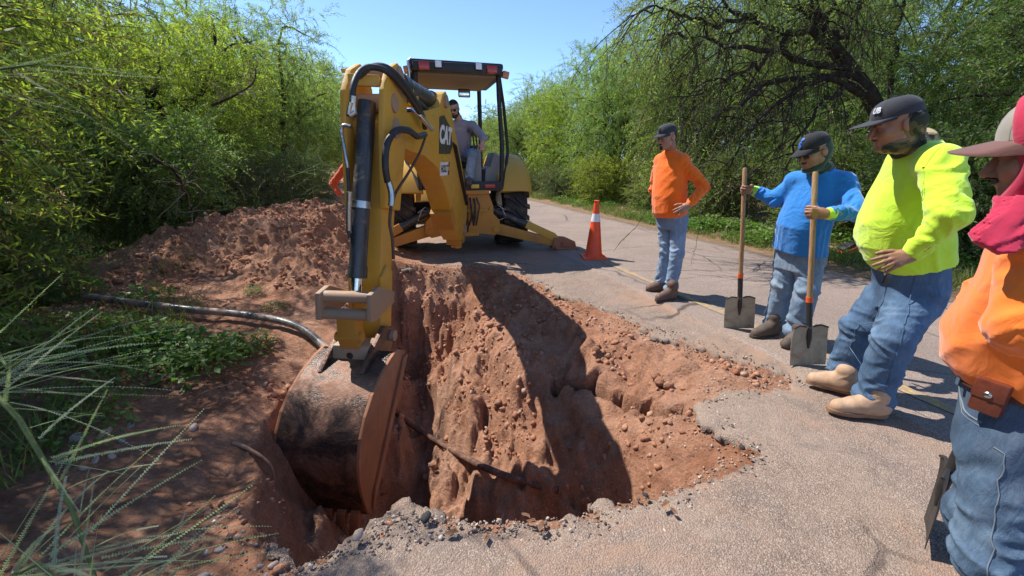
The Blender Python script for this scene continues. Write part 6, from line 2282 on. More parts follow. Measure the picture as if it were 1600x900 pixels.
def put(me, name, x, y, r, label, cat, group, mat=None, sink=0.2, z=None):
    o = bpy.data.objects.new(name, me)
    COL.objects.link(o)
    zz = ground_z(x, y) if z is None else z
    o.location = (x, y, zz + r * (0.6 - sink))
    o.scale = (r, r * rr_.uniform(0.75, 1.0), r * rr_.uniform(0.75, 1.1))
    o.rotation_euler = (rr_.uniform(-.5, .5), rr_.uniform(-.5, .5), rr_.uniform(0, 6.28))
    if mat:
        if not me.materials: me.materials.append(None)
        o.material_slots[0].link = 'OBJECT'
        o.material_slots[0].material = MATS[mat]
    tag(o, label, cat, group)
    return o


rr_ = random.Random(31)
k = 0
while k < 60:
    x, y = rr_.uniform(-4.6, -1.7), rr_.uniform(4.2, 6.9)
    z = ground_z(x, y)
    if z < 0.08: continue
    put(CL[k % 6], 'dirt_clod', x, y, 0.025 + 0.055 * rr_.random() ** 2.2, 'red clod of soil on the spoil mound left of the digger arm', 'dirt clod', 'clods on the spoil mound')
    k += 1
k = 0
while k < 70:
    x, y = rr_.uniform(-0.9, 1.5), rr_.uniform(2.1, 4.6)
    sd_ = float(rim_distance(np.array([x]), np.array([y]))[0][0])
    if sd_ > -0.12: continue
    put(CL[k % 6], 'dirt_clod', x, y, 0.016 + 0.042 * rr_.random() ** 2.2, 'red clod of soil fallen on the slopes inside the pit', 'dirt clod', 'clods inside the pit')
    k += 1
stones = [(118, 685, .045, 'flat grey stone at the left end of the stone row on the bank'), (140, 700, .035, 'rounded brown stone beside the flat grey stone'), (165, 678, .042, 'pale long stone in the middle of the bank stones'), (190, 690, .030, 'small pale stone right of the long one'),
          (150, 722, .034, 'grey stone lowest in the group on the bank'), (176, 715, .026, 'round grey pebble low in the bank group'), (205, 668, .032, 'stone at the right end of the bank group'), (132, 735, .022, 'white pebble beneath the bank stones'), (304, 672, .040, 'single upright pinkish stone in the dark slope'), (225, 700, .022, 'small stone right of the bank group'),
          (345, 862, .024, 'flat pale stone at the foot of the slope'), (428, 886, .026, 'pink and white stone at the bottom edge'), (318, 905, .03, 'stone at the bottom edge under the fronds'), (408, 890, .016, 'little pebble beside the pink stone')]
for i, (u, v, r, lb) in enumerate(stones):
    q = hit(u, v)
    put(ST[i % 5], 'stone', q[0], q[1], r * 0.85, lb, 'stone', 'stones on the left bank', 'stone_grey' if i % 3 == 0 else 'stone_pale', 0.5)
put(ST[1], 'stone', *gr(560, 843, 0.0)[:2], 0.030, 'pinkish stone on the gravel heap at the near lip of the pit', 'stone', None, 'stone_pale', 0.1, 0.01)
AL = [lump_mesh('asphalt_lump', 70 + k, 1, 0.5, 0.3) for k in range(3)]
for i, (u, v, r, lb) in enumerate([(665, 812, .030, 'black lump of broken asphalt on the near lip of the pit'), (1008, 775, .020, 'black lump of asphalt lying on the chipped road'), (1160, 702, .024, 'dark asphalt crumb at the right corner of the pit')]):
    q = gr(u, v, 0.0)
    put(AL[i % 3], 'asphalt_lump', q.x, q.y, r, lb, 'asphalt lump', 'lumps of broken asphalt', 'asphalt_lump', 0.2, 0.0)


def root(px, r, label, mat='root_bark', n=8):
    P = spline([P_(*q) for q in px])
    o = Vector(P[0])
    ob = MB().tube([p - o for p in P], [r * (1 - 0.6 * i / (len(P) - 1)) for i in range(len(P))], n).build('root', MATS[mat], None, 60)
    ob.location = o
    tag(ob, label, 'root', 'roots sticking out of the dug bank')


root([(365, 692, 2.02), (385, 700, 2.0), (410, 715, 1.98), (425, 732, 1.97), (429, 760, 1.98)], 0.014, 'thick bent root sticking out left of the bucket')
root([(385, 600, 2.7), (400, 575, 2.68), (420, 556, 2.66)], 0.006, 'thin root rising from the bank above the bucket')
root([(370, 606, 2.75), (420, 590, 2.72), (470, 578, 2.7)], 0.005, 'thin pale root reaching right above the bucket')
root([(315, 715, 2.1), (355, 728, 2.08), (390, 735, 2.08)], 0.005, 'short root below the pinkish stone')
root([(275, 640, 2.3), (320, 612, 2.3), (360, 600, 2.35)], 0.005, 'fine root hanging across the middle of the bank')
root([(1000, 0, 0)] and [(716, 868, 1.19), (717, 882, 1.16), (718, 897, 1.13)], 0.004, 'dry straw standing on the gravel in the foreground', 'dry_wood')
root([(268, 836, 1.35), (282, 818, 1.34), (290, 800, 1.36)], 0.008, 'splinter of yellow wood at the foot of the bank', 'dry_wood')
# dry leaf litter on the road edge and the bank
lq = [(830, 815), (845, 822), (822, 806), (1040, 790), (1052, 800), (705, 835), (760, 842)]
for i, (u, v) in enumerate(lq):
    q = gr(u, v, 0.012)
    m = MB()
    a_ = i * 1.3
    P0 = [(-0.022, 0), (-0.008, 0.009), (0.012, 0.008), (0.024, 0.0), (0.010, -0.009), (-0.010, -0.008)]
    vs = [m.bm.verts.new((x * math.cos(a_) - y * math.sin(a_), x * math.sin(a_) + y * math.cos(a_), 0.004 + 0.006 * math.sin(3 * x * 60 + i) + abs(y) * 0.5)) for x, y in P0]
    m.bm.faces.new(vs)
    bmesh.ops.solidify(m.bm, geom=m.bm.faces[:], thickness=0.001)
    o = m.build('dead_leaf', MATS['root_bark'], None)
    o.location = q
    o.scale = (1.0 + 0.4 * (i % 2),) * 3
    tag(o, ['curled dead leaf', 'flat dead leaf', 'small dead leaf', 'orange brown dead leaf', 'twisted dead leaf', 'lone dead leaf', 'dry dead leaf'][i] + [' at the lip of the pit', ' just beside the lip of the pit', ' leftmost of three at the lip', ' on the chipped road right of the hole', ' right of the orange brown one', ' on gravel near the bucket', ' between bucket and dry straw'][i], 'leaf', 'dead leaves')
# crumpled teal scrap on the mound
q = at(350, 347, 6.35)
m = MB()
V, F = ICO2
r_ = np.random.default_rng(8)
W_ = V * (1 + 0.25 * r_.normal(size=(len(V), 1))) * np.array([0.075, 0.05, 0.05])
o = link('plastic_scrap', np_mesh('plastic_scrap', W_, F), MATS['teal_plastic'])
o.location = q
o.location.z = ground_z(q.x, q.y) + 0.03
tag(o, 'crumpled teal plastic scrap on top of the spoil mound', 'plastic scrap')

# ------------------------------------------------------------------ trees, shrubs, grass
leaf_mat('leaf_mesquite', (0.115, 0.165, 0.052), (0.34, 0.40, 0.150), 0.55, (0.13, 0.095, 0.055))
leaf_mat('leaf_bright', (0.145, 0.205, 0.040), (0.40, 0.455, 0.095), 0.6, (0.13, 0.095, 0.055))
leaf_mat('leaf_dark', (0.070, 0.110, 0.035), (0.205, 0.260, 0.090), 0.48, (0.12, 0.09, 0.055))
leaf_mat('leaf_grey', (0.075, 0.110, 0.045), (0.180, 0.215, 0.090), 0.35, (0.13, 0.10, 0.06))
leaf_mat('leaf_frond', (0.20, 0.24, 0.15), (0.42, 0.47, 0.34), 0.35, (0.12, 0.14, 0.045))
leaf_mat('leaf_weed', (0.055, 0.120, 0.022), (0.155, 0.240, 0.045), 0.35, (0.18, 0.15, 0.06))
leaf_mat('grass_mat', (0.075, 0.110, 0.025), (0.190, 0.210, 0.060), 0.3, (0.30, 0.23, 0.11))
t = NT('bark')
t.base(t.ramp(t.noise(9, 6, 0.75), [(0.3, (0.018, 0.013, 0.010)), (0.6, (0.060, 0.045, 0.034)), (0.8, (0.12, 0.095, 0.075))]))
t.rough(0.95, 0.15)
t.bump(t.noise(38, 5, 0.7), 0.9, 0.02)
mat_simple('twig', (0.10, 0.075, 0.055), 0.9, 0, 0.4, 6)
mat_simple('green_stem', (0.11, 0.135, 0.035), 0.7, 0, 0.3, 20, 0.3, 90)


def unit(a):
    return a / np.maximum(np.linalg.norm(a, axis=-1, keepdims=True), 1e-9)


def leaves(P, D, Lk, W, rng, roll=None):
    "one rhombic leaf per row: base P, direction D, length Lk, width W"
    S = unit(np.cross(D, rng.normal(size=D.shape) if roll is None else roll))
    mid = P + D * (Lk * 0.5)[:, None]
    V = np.stack([P, mid + S * (W * 0.5)[:, None], P + D * Lk[:, None], mid - S * (W * 0.5)[:, None]], 1)
    return V.reshape(-1, 3)


def sprays(C, D, ln, nleaf, ll, lw, rng, droop=0.35, twig_w=0.006, vlo=0.0, vhi=0.75, fan=0.9):
    "leafy twigs: starts C, directions D, length ln, nleaf leaves each; returns quads and their colour value"
    n = len(C)
    tt = (np.arange(nleaf) + 0.5) / nleaf
    down = np.array([0, 0, -1.0])
    P = C[:, None, :] + D[:, None, :] * (ln[:, None] * tt)[..., None] + down * (droop * ln[:, None] * tt ** 2)[..., None]
    tang = unit(D[:, None, :] + down * (2 * droop * tt)[None, :, None])
    side = unit(np.cross(tang, rng.normal(size=(n, 1, 3)) * np.ones((1, nleaf, 1))))
    sgn = np.where(np.arange(nleaf) % 2 == 0, 1.0, -1.0)[None, :, None]
    LD = unit(tang * 0.55 + side * sgn * fan + rng.normal(size=P.shape) * 0.30)
    Ls = ll * (0.7 + 0.6 * rng.random((n, nleaf)))
    V = leaves(P.reshape(-1, 3), LD.reshape(-1, 3), Ls.ravel(), (lw * (0.8 + 0.4 * rng.random((n, nleaf)))).ravel(), rng)
    sv = vlo + (vhi - vlo) * np.clip(rng.normal(0.5, 0.28, n), 0, 1)
    val = np.clip(sv[:, None] + rng.normal(0, 0.08, (n, nleaf)), 0, vhi).ravel()
    val = np.repeat(val, 4)
    # the twig itself
    k = np.array([0, 0.5, 1.0])
    T = C[:, None, :] + D[:, None, :] * (ln[:, None] * k)[..., None] + down * (droop * ln[:, None] * k ** 2)[..., None]
    sd = unit(np.cross(D, rng.normal(size=D.shape)))[:, None, :] * twig_w
    q = np.stack([T[:, 0] - sd[:, 0], T[:, 0] + sd[:, 0], T[:, 1] + sd[:, 0], T[:, 1] - sd[:, 0],
                  T[:, 1] - sd[:, 0], T[:, 1] + sd[:, 0], T[:, 2] + sd[:, 0] * .3, T[:, 2] - sd[:, 0] * .3], 1).reshape(-1, 3)
    return np.concatenate([V, q]), np.concatenate([val, np.ones(len(q))])


def quad_mesh(name, V, val):
    return np_mesh(name, V, np.arange(len(V), dtype=np.int32).reshape(-1, 4), {'v': val})


def crown_mesh(name, lobes, nsp, nleaf, ll, lw, seed, droop=0.35, shell=0.45, ln=(0.3, 0.65), zmin=0.05):
    rng = np.random.default_rng(seed)
    c = np.array([l[:3] for l in lobes])
    r = np.array([l[3:6] for l in lobes])
    w = (r[:, 0] * r[:, 2]) ** 1.0
    k = rng.choice(len(lobes), nsp, p=w / w.sum())
    d = unit(rng.normal(size=(nsp, 3)))
    rad = shell + (1.06 - shell) * rng.random(nsp) ** 0.55
    lump = 1 + 0.22 * np.sin(d[:, 0] * 5 + k * 1.7) * np.sin(d[:, 1] * 6 + k) + 0.12 * np.sin(d[:, 2] * 11 + k * 2.1)
    C = c[k] + d * r[k] * (rad * lump)[:, None]
    C[:, 2] = np.where(C[:, 2] < zmin, zmin + rng.random(nsp) * 0.5, C[:, 2])
    D = unit(d * 0.75 + rng.normal(size=(nsp, 3)) * 0.55 + np.array([0, 0, 0.18]))
    L = ln[0] + (ln[1] - ln[0]) * rng.random(nsp)
    V, val = sprays(C, D, L, nleaf, ll, lw, rng, droop)
    return quad_mesh(name, V, val)


def limb_pts(a, b, rng, sag=0.0, wob=0.12, n=7):
    a, b = np.array(a, float), np.array(b, float)
    ts = np.linspace(0, 1, n)
    L = np.linalg.norm(b - a)
    off = rng.normal(size=(n, 3)) * wob * L * 0.35
    off[0] = 0
    off = np.cumsum(off, 0) * 0.5
    off -= np.outer(ts, off[-1])
    P = a + np.outer(ts, b - a) + off
    P[:, 2] += sag * L * 4 * ts * (1 - ts)
    return P


def trunk_mesh(name, lobes, seed, r0=0.16, stems=3):
    rng = random.Random(seed)
    nr = np.random.default_rng(seed)
    mb = MB()
    for s_ in range(stems):
        bx, by = rng.uniform(-0.2, 0.2), rng.uniform(-0.2, 0.2)
        mine = lobes[s_::stems]
        if not mine: continue
        tgt = np.mean([l[:3] for l in mine], 0)
        fork = np.array([bx, by, 0]) * 0.5 + np.array(tgt) * np.array([0.45, 0.45, 0.40])
        P = limb_pts((bx, by, -0.15), fork, nr, 0.0, 0.18, 6)
        mb.tube(P, list(np.linspace(r0, r0 * 0.62, 6)), 8)
        for l in mine:
            Q = limb_pts(fork, np.array(l[:3]) + np.array([0, 0, l[5] * 0.3]), nr, 0.05, 0.2, 7)
            mb.tube(Q, list(np.linspace(r0 * 0.55, r0 * 0.12, 7)), 6)
            for j in range(5):
                o = Q[3 + j % 4]
                dd = unit(nr.normal(size=3)) * np.array(l[3:6]) * 0.95
                W_ = limb_pts(o, np.array(l[:3]) + dd, nr, 0.06, 0.25, 6)
                mb.tube(W_, list(np.linspace(r0 * 0.22, r0 * 0.05, 6)), 5)
    return mb.mesh(name, 60)


def lobes_for(seed, rx, h, n, low=0.15):
    rng = random.Random(seed)
    out = [(0, 0, h * 0.52, rx * 0.72, rx * 0.72, h * 0.42)]
    for i in range(n):
        a = i * 2.399 + rng.uniform(-.4, .4)
        q = rng.uniform(0.35, 0.8)
        z = h * rng.uniform(low + 0.12, 0.86)
        rr = rx * rng.uniform(0.32, 0.52)
        out.append((rx * q * math.cos(a), rx * q * math.sin(a), z, rr, rr, rr * rng.uniform(0.65, 0.95)))
    return out


PROTO = {}


def proto(key, rx, h, n, nsp, nleaf, ll, lw, seed, mat, droop=0.35, shell=0.45, r0=0.15, ln=(0.3, 0.65), low=0.15):
    L = lobes_for(seed, rx, h, n, low)
    PROTO[key] = (crown_mesh(key + '_crown', L, nsp, nleaf, ll, lw, seed, droop, shell, ln), trunk_mesh(key + '_trunk', L, seed, r0), MATS[mat])


proto('round', 2.3, 4.6, 11, 4300, 26, 0.075, 0.013, 11, 'leaf_mesquite', 0.45)
proto('bright', 2.3, 4.7, 11, 4300, 26, 0.070, 0.014, 23, 'leaf_bright', 0.30)
proto('dark', 2.4, 5.0, 12, 4000, 26, 0.080, 0.014, 37, 'leaf_dark', 0.35)
proto('shrub', 0.85, 1.25, 6, 1100, 24, 0.055, 0.012, 51, 'leaf_grey', 0.15, 0.3, 0.035, (0.25, 0.5), 0.05)
proto('thicket', 1.2, 1.9, 8, 1700, 22, 0.060, 0.020, 67, 'leaf_dark', 0.25, 0.35, 0.05, (0.25, 0.5), 0.05)


def plant(name, key, n, s, scale, rz, label, cat, group=None, mat=None, zs=1.0, z=0.0):
    x, y = n * RN.x + s * RD.x, n * RN.y + s * RD.y
    e = empty(name, (x, y, z), rz)
    e.scale = (scale, scale, scale * zs)
    tag(e, label, cat, group)
    cm, tm, m = PROTO[key]
    k = link('crown', cm, None, e)
    if not cm.materials: cm.materials.append(m)
    if mat:
        k.material_slots[0].link = 'OBJECT'
        k.material_slots[0].material = MATS[mat]
    link('trunk', tm, MATS['bark'] if not tm.materials else None, e)
    return e


GL, GRR = 'mesquite trees left of the road', 'mesquite trees along the right of the road'
LEFT = [  # n, s, key, scale, rz, zs, label
    (-5.2, 1.2, 'bright', 1.15, 0.3, 1.0, 'bright yellow green tree nearest the camera at the left edge'),
    (-4.55, 3.5, 'bright', 1.15, 1.9, 1.0, 'bright leafy tree just behind the dark bush, left of the spoil mound'),
    (-6.0, 7.6, 'round', 1.2, 2.6, 0.95, 'olive green tree rising behind the left end of the spoil mound'),
    (-4.7, 11.8, 'bright', 1.12, 4.0, 0.96, 'feathery yellow green tree directly behind the spoil mound'),
    (-3.6, 16.5, 'round', 1.15, 5.2, 1.1, 'olive tree last of the left row before the sky opens'),
    (-3.3, 21.5, 'bright', 1.2, 0.9, 1.15, 'small yellow green tree behind the digger arm, half hidden by it'),
    (-9.5, 5.0, 'round', 1.4, 2.2, 1.0, 'tall olive tree in the second row at the far left'),
    (-9.0, 12.0, 'bright', 1.35, 3.3, 1.05, 'tall yellow green tree in the second row behind the spoil mound'),
    (-8.5, 18.0, 'dark', 1.2, 1.3, 1.05, 'dark tree in the second row behind the digger arm'),
    (-4.6, 33.0, 'round', 1.2, 4.4, 1.0, 'olive tree at the vanishing left edge of the road'),
    (-9.5, 27.0, 'dark', 1.4, 0.4, 1.0, 'far dark tree of the second row behind the digger arm'),
    (-3.4, 28.0, 'round', 1.2, 2.0, 1.1, 'pale distant tree seen between the digger arm and the cab roof'),
]
for n_, s_, k_, sc_, rz_, zs_, lb_ in LEFT:
    plant('mesquite_tree', k_, n_, s_, sc_, rz_, lb_, 'tree', GL, None, zs_)
RIGHT = [
    (10.6, 3.2, 'dark', 1.15, 0.4, 1.05, 'dark leafy tree at the right edge behind the man in the red hood'),
    (11.3, 7.0, 'dark', 1.1, 2.0, 1.1, 'shaded tree standing behind the leaning dark trunk'),
    (9.6, 10.8, 'round', 1.1, 3.1, 1.12, 'olive tree behind the man in the orange shirt and black cap'),
    (9.5, 15.0, 'round', 1.1, 4.4, 1.12, 'olive tree just left of the standing man in orange'),
    (9.6, 19.5, 'bright', 1.05, 5.5, 1.15, 'light green tree over the traffic cone'),
    (9.4, 24.5, 'round', 1.1, 0.7, 1.1, 'olive tree with a dark hollow near its foot, over the cone'),
    (9.2, 30.0, 'round', 1.1, 1.8, 1.1, 'rounded olive tree halfway down the right row'),
    (9.0, 36.5, 'bright', 1.05, 2.9, 1.1, 'light green tree second from the far end of the right row'),
    (8.6, 44.0, 'round', 1.1, 4.1, 1.1, 'farthest olive tree of the right row beside the cab'),
    (14.8, 11.0, 'dark', 1.3, 1.2, 1.15, 'tall dark tree of the back row above the man in blue'),
    (14.5, 19.0, 'round', 1.3, 2.4, 1.15, 'tall tree of the back row above the man in orange'),
    (14.6, 4.5, 'dark', 1.3, 4.7, 1.15, 'tall dark tree of the back row at the upper right corner'),
]
for n_, s_, k_, sc_, rz_, zs_, lb_ in RIGHT:
    plant('mesquite_tree', k_, n_, s_, sc_, rz_, lb_, 'tree', GRR, None, zs_)
END = [(-2.5, 58, 'round', 1.3, 3.5, 'tree closing the far end of the road, behind the digger arm'), (-8.0, 52, 'dark', 1.4, 3.5, 'dark tree at the far left end of the road'), (1.0, 62, 'round', 1.2, 0.5, 'tree closing the far end of the road, left of the cab'), (5.5, 70, 'dark', 1.25, 2.5, 'tree closing the far end of the road behind the cab')]
for n_, s_, k_, sc_, rz_, lb_ in END:
    plant('mesquite_tree', k_, n_, s_, sc_, rz_, lb_, 'tree', 'trees where the road bends away')

GB = 'low bushes under the trees'
BUSH = [
    (-3.0, 1.0, 'thicket', 0.8, 1.2, 'dark bush at the lower left edge of the picture', 'leaf_dark'),
    (-3.4, 2.9, 'thicket', 0.95, 3.0, 'shaded bush at the left beneath the brightest tree', 'leaf_weed'),
    (-4.0, 4.9, 'thicket', 1.0, 4.4, 'dark thicket touching the left foot of the spoil mound', 'leaf_dark'),
    (-3.6, 8.2, 'thicket', 1.05, 0.2, 'dark thicket behind the crest of the spoil mound', 'leaf_dark'),
    (-2.9, 10.2, 'shrub', 1.2, 2.2, 'grey green shrub beside the worker hidden by the digger arm', 'leaf_grey'),
    (-2.4, 12.5, 'shrub', 1.4, 5.0, 'grey green shrub far behind the digger arm', 'leaf_grey'),
    (7.9, 20.0, 'shrub', 1.1, 0.3, 'pale shrub at the roadside directly behind the cone tip', 'leaf_grey'),
    (7.8, 16.8, 'shrub', 1.1, 1.3, 'pale feathery shrub right of the cone', 'leaf_grey'),
    (7.9, 24.0, 'shrub', 1.35, 2.3, 'pale shrub left of the cone by the road bend', 'leaf_grey'),
    (7.8, 29.0, 'shrub', 1.5, 3.3, 'pale shrub beside the rear wheel of the digger', 'leaf_grey'),
    (8.2, 13.8, 'shrub', 1.35, 4.3, 'bright light green shrub left of the man in orange', 'leaf_bright'),
    (8.6, 10.8, 'thicket', 0.95, 5.3, 'shaded thicket between the man in orange and the shovels', 'leaf_mesquite'),
    (8.5, 8.3, 'thicket', 0.9, 6.1, 'dark thicket behind the man in blue', 'leaf_dark'),
    (8.6, 5.8, 'thicket', 0.95, 0.8, 'dark thicket behind the man in the yellow shirt', 'leaf_dark'),
    (8.4, 3.6, 'thicket', 0.95, 2.8, 'dark thicket between the yellow shirt and the red hood', 'leaf_dark'),
    (8.4, 1.5, 'thicket', 1.0, 3.8, 'dark thicket hidden behind the man in the red hood', 'leaf_dark'),
    (8.0, 36.0, 'shrub', 1.5, 1.0, 'pale shrub farthest down the right verge', 'leaf_grey'),
]
for n_, s_, k_, sc_, rz_, lb_, m_ in BUSH:
    plant('shrub', k_, n_, s_, sc_, rz_, lb_, 'bush', GB, m_)


# leafy weeds: rosettes of broad leaves
def weed_mesh(name, seed, n, r, h, ll, lw):
    rng = np.random.default_rng(seed)
    a = rng.random(n) * 6.283
    q = np.sqrt(rng.random(n)) * r
    P = np.stack([q * np.cos(a), q * np.sin(a), h * (0.15 + 0.85 * rng.random(n)) * (1 - 0.5 * q / r)], 1)
    D = unit(np.stack([np.cos(a), np.sin(a), rng.normal(0.1, 0.35, n)], 1) + rng.normal(size=(n, 3)) * 0.45)
    Lk = ll * (0.6 + 0.8 * rng.random(n))
    V = leaves(P, D, Lk, Lk * lw / ll, rng, np.tile([[0, 0, 1.0]], (n, 1)) + rng.normal(size=(n, 3)) * 0.35)
    val = np.repeat(np.clip(rng.normal(0.42, 0.2, n), 0, 0.75), 4)
    # stalks
    m = max(6, n // 10)
    B = np.stack([rng.normal(0, r * .12, m), rng.normal(0, r * .12, m), np.zeros(m) - 0.03], 1)
    T = P[:m]
    w = np.array([0.003, 0, 0])
    q4 = np.stack([B - w, B + w, T + w * .5, T - w * .5], 1).reshape(-1, 3)
    return quad_mesh(name, np.concatenate([V, q4]), np.concatenate([val, np.full(len(q4), 0.3)]))


WEEDS = [weed_mesh('weed_a', 1, 230, 0.26, 0.24, 0.060, 0.034), weed_mesh('weed_b', 2, 260, 0.32, 0.18, 0.045, 0.030), weed_mesh('weed_c', 3, 300, 0.22, 0.34, 0.055, 0.018)]
for w_ in WEEDS: w_.materials.append(MATS['leaf_weed'])


def weed(k, x, y, sc, rz, label, group):
    z = float(terrain(np.array([x]), np.array([y]))[0][0])
    o = link('weed', WEEDS[k], None, None)
    o.location = (x, y, z - 0.01)
    o.rotation_euler = (0, 0, rz)
    o.scale = (sc, sc, sc)
    tag(o, label, 'weed', group)


rg = random.Random(5)
for i, (u, v, lb) in enumerate([(240, 540, 'leafy weed under the middle of the grey pipe'), (300, 552, 'leafy weed right below the grey pipe'), (160, 535, 'leafy weed at the buried left end of the grey pipe'),
                                (392, 548, 'small weed sprouting below the grey pipe'), (430, 480, 'tiny weed just above the right half of the grey pipe'), (215, 540, 'leafy weed below the left half of the grey pipe'),
                                (140, 560, 'dark weed at the left among the fronds'), (110, 690, 'broad leaved weed beside the grey stones'), (395, 460, 'sprig on the face of the spoil mound'),
                                (330, 560, 'straggling weed on the slope above the pit'), (60, 640, 'weed behind the pale fronds at the left edge'), (120, 470, 'weed at the left foot of the mound')]):
    p = hit(u, v)
    weed(i % 3, p[0], p[1], rg.uniform(0.7, 1.15) if 'tiny' not in lb and 'sprig' not in lb else 0.4, rg.uniform(0, 6), lb, 'weeds on the left bank')
for i, (u, v, lb) in enumerate([(265, 545, 'low weed in the middle of the shaded slope'), (340, 560, 'leafy weed below the pipe near its bend'), (290, 575, 'thin weed above the upright pinkish stone'), (190, 590, 'weed among the fronds on the left slope'), (90, 520, 'dark weed under the left bushes'), (50, 480, 'weed below the dark bush at the left edge'), (230, 470, 'weed growing just above the pipe'),
                                (150, 640, 'weed right above the bank stones'), (60, 580, 'weed low at the left edge'), (320, 580, 'small weed below the middle of the pipe')]):
    p = hit(u, v)
    weed(i % 3, p[0], p[1], rg.uniform(0.6, 1.1), rg.uniform(0, 6), lb, 'weeds on the left bank')
for i in range(60):
    n_, s_ = rg.uniform(6.7, 8.3), rg.uniform(1.5, 22) if i > 22 else rg.uniform(5.5, 9.5)
    weed(i % 2, n_ * RN.x + s_ * RD.x, n_ * RN.y + s_ * RD.y, rg.uniform(0.8, 1.6), rg.uniform(0, 6), 'green leafy weed in the verge on the far side of the road', 'weeds in the right verge')


# grass of the verges
def grass_mesh(name, pts, rng, h0, h1, w):
    n = len(pts)
    z = terrain(pts[:, 0], pts[:, 1])[0]
    P = np.stack([pts[:, 0], pts[:, 1], z - 0.01], 1)
    D = unit(rng.normal(size=(n, 3)) * np.array([0.45, 0.45, 0.1]) + np.array([0, 0, 1.0]))
    H = h0 + (h1 - h0) * rng.random(n) ** 1.6
    V = leaves(P, D, H, np.full(n, w) * (0.7 + 0.6 * rng.random(n)), rng)
    return quad_mesh(name, V, np.repeat(np.clip(rng.normal(0.5, 0.25, n), 0, 1), 4))


rng = np.random.default_rng(3)
n = 62000
s_ = 0.5 + 46 * rng.random(n) ** 1.7
nn = 6.32 + np.abs(rng.normal(0, 1.0, n)) + 0.25 * rng.random(n)
cl = vnoise(nn * 1.9, s_ * 1.9) + 0.5 * vnoise(nn * 5, s_ * 5)
ok = cl > -0.22 - 0.22 * (nn - 6.9)
pts = np.stack([nn * RN.x + s_ * RD.x, nn * RN.y + s_ * RD.y], 1)[ok]
tag(link('verge_grass', grass_mesh('verge_grass', pts, rng, 0.05, 0.24, 0.009), MATS['grass_mat']), 'short green and straw coloured grass along the far edge of the road', 'grass', kind='stuff')
n = 14000
s_ = 0.6 + 16 * rng.random(n) ** 1.3
nn = -1.7 - np.abs(rng.normal(0, 0.9, n))
pts = np.stack([nn * RN.x + s_ * RD.x, nn * RN.y + s_ * RD.y], 1)
mz = terrain(pts[:, 0], pts[:, 1])[0]
ok = (mz < 0.30) & (vnoise(nn * 1.6, s_ * 1.6) > -0.05)
tag(link('bank_grass', grass_mesh('bank_grass', pts[ok], rng, 0.05, 0.28, 0.007), MATS['grass_mat']), 'thin dry grass and weeds under the left trees', 'grass', kind='stuff')


# pale feathery branches in the left foreground
def frond_branch(stem, nfr, seed, label, spread=1.0, Lf=(0.35, 0.6), lean=(1, 0, 0.15)):
    rng = np.random.default_rng(seed)
    e = empty('palo_verde_branch', stem[0])
    tag(e, label, 'branch', 'feathery branches in the left foreground')
    o = Vector(stem[0])
    P = np.array([list(Vector(p) - o) for p in stem])
    MB().tube(P, list(np.linspace(0.0075, 0.003, len(P))), 8).build('stem', MATS['green_stem'], e, 60)
    for i in range(nfr):
        q = rng.random() * (len(P) - 1.001)
        k = int(q)
        a = P[k] + (P[k + 1] - P[k]) * (q - k)
        d = unit(np.array(lean) + rng.normal(size=3) * np.array([0.55, 0.55, 0.35]) * spread)
        L = Lf[0] + (Lf[1] - Lf[0]) * rng.random()
        m = 56
        tt = np.linspace(0.06, 1, m)
        C = a + np.outer(tt * L, d) + np.outer(tt ** 2 * L * 0.16 * (rng.random() * 2.4 - 0.5), [0, 0, -1.0])
        T = unit(np.gradient(C, axis=0))
        sd = unit(np.cross(T, rng.normal(size=3)))
        Vs = []
        for sg in (1, -1):
            D = unit(sd * sg + T * 0.55)
            ln = 0.0066 * (1.15 - 0.75 * tt) * (0.4 + 0.9 * rng.random(m) ** 0.4)
            Vs.append(leaves(C, D, ln, np.full(m, 0.0028), rng, np.cross(T, sd)))
        W = 0.0013 * (1.1 - tt)[:, None]
        nrm = unit(np.cross(T, sd))
        for ax in (sd, nrm):
            q4 = np.stack([C[:-1] - ax[:-1] * W[:-1], C[:-1] + ax[:-1] * W[:-1], C[1:] + ax[1:] * W[1:], C[1:] - ax[1:] * W[1:]], 1).reshape(-1, 3)
            Vs.append(q4)
        V = np.concatenate(Vs)
        val = np.full(len(V), np.clip(rng.normal(0.45, 0.2), 0, 0.75))
        link('frond', quad_mesh('frond', V, val), MATS['leaf_frond'], e)
    return e


frond_branch([at(-60, 560, 1.1), at(30, 655, 0.95), at(110, 790, 0.85), at(150, 905, 0.78), at(165, 990, 0.75)], 40, 4, 'green stem with pale feathery fronds reaching over the bank, lower left', 1.0, (0.22, 0.46), (0.85, 0.25, 0.22))
frond_branch([at(-40, 930, 0.8), at(60, 880, 0.75), at(150, 960, 0.7)], 36, 9, 'lowest feathery branch in the bottom left corner', 1.3, (0.22, 0.42), (0.7, 0.3, 0.35))
frond_branch([at(-90, 640, 1.5), at(-20, 600, 1.4), at(40, 560, 1.35)], 22, 12, 'upper feathery branch at the left edge in front of the bush', 0.8, (0.45, 0.75), (0.9, 0.3, 0.25))
frond_branch([at(-80, 130, 2.0), at(-10, 110, 1.9), at(60, 100, 1.85)], 16, 15, 'arching branch of long fronds high at the left edge', 1.2, (0.35, 0.6), (0.7, 0.3, -0.1))
frond_branch([at(470, 330, 8.4), at(490, 285, 8.4), at(505, 250, 8.4)], 26, 18, 'pale tuft of long fronds left of the hidden worker', 2.2, (0.5, 0.8), (0.0, -0.3, 0.2))


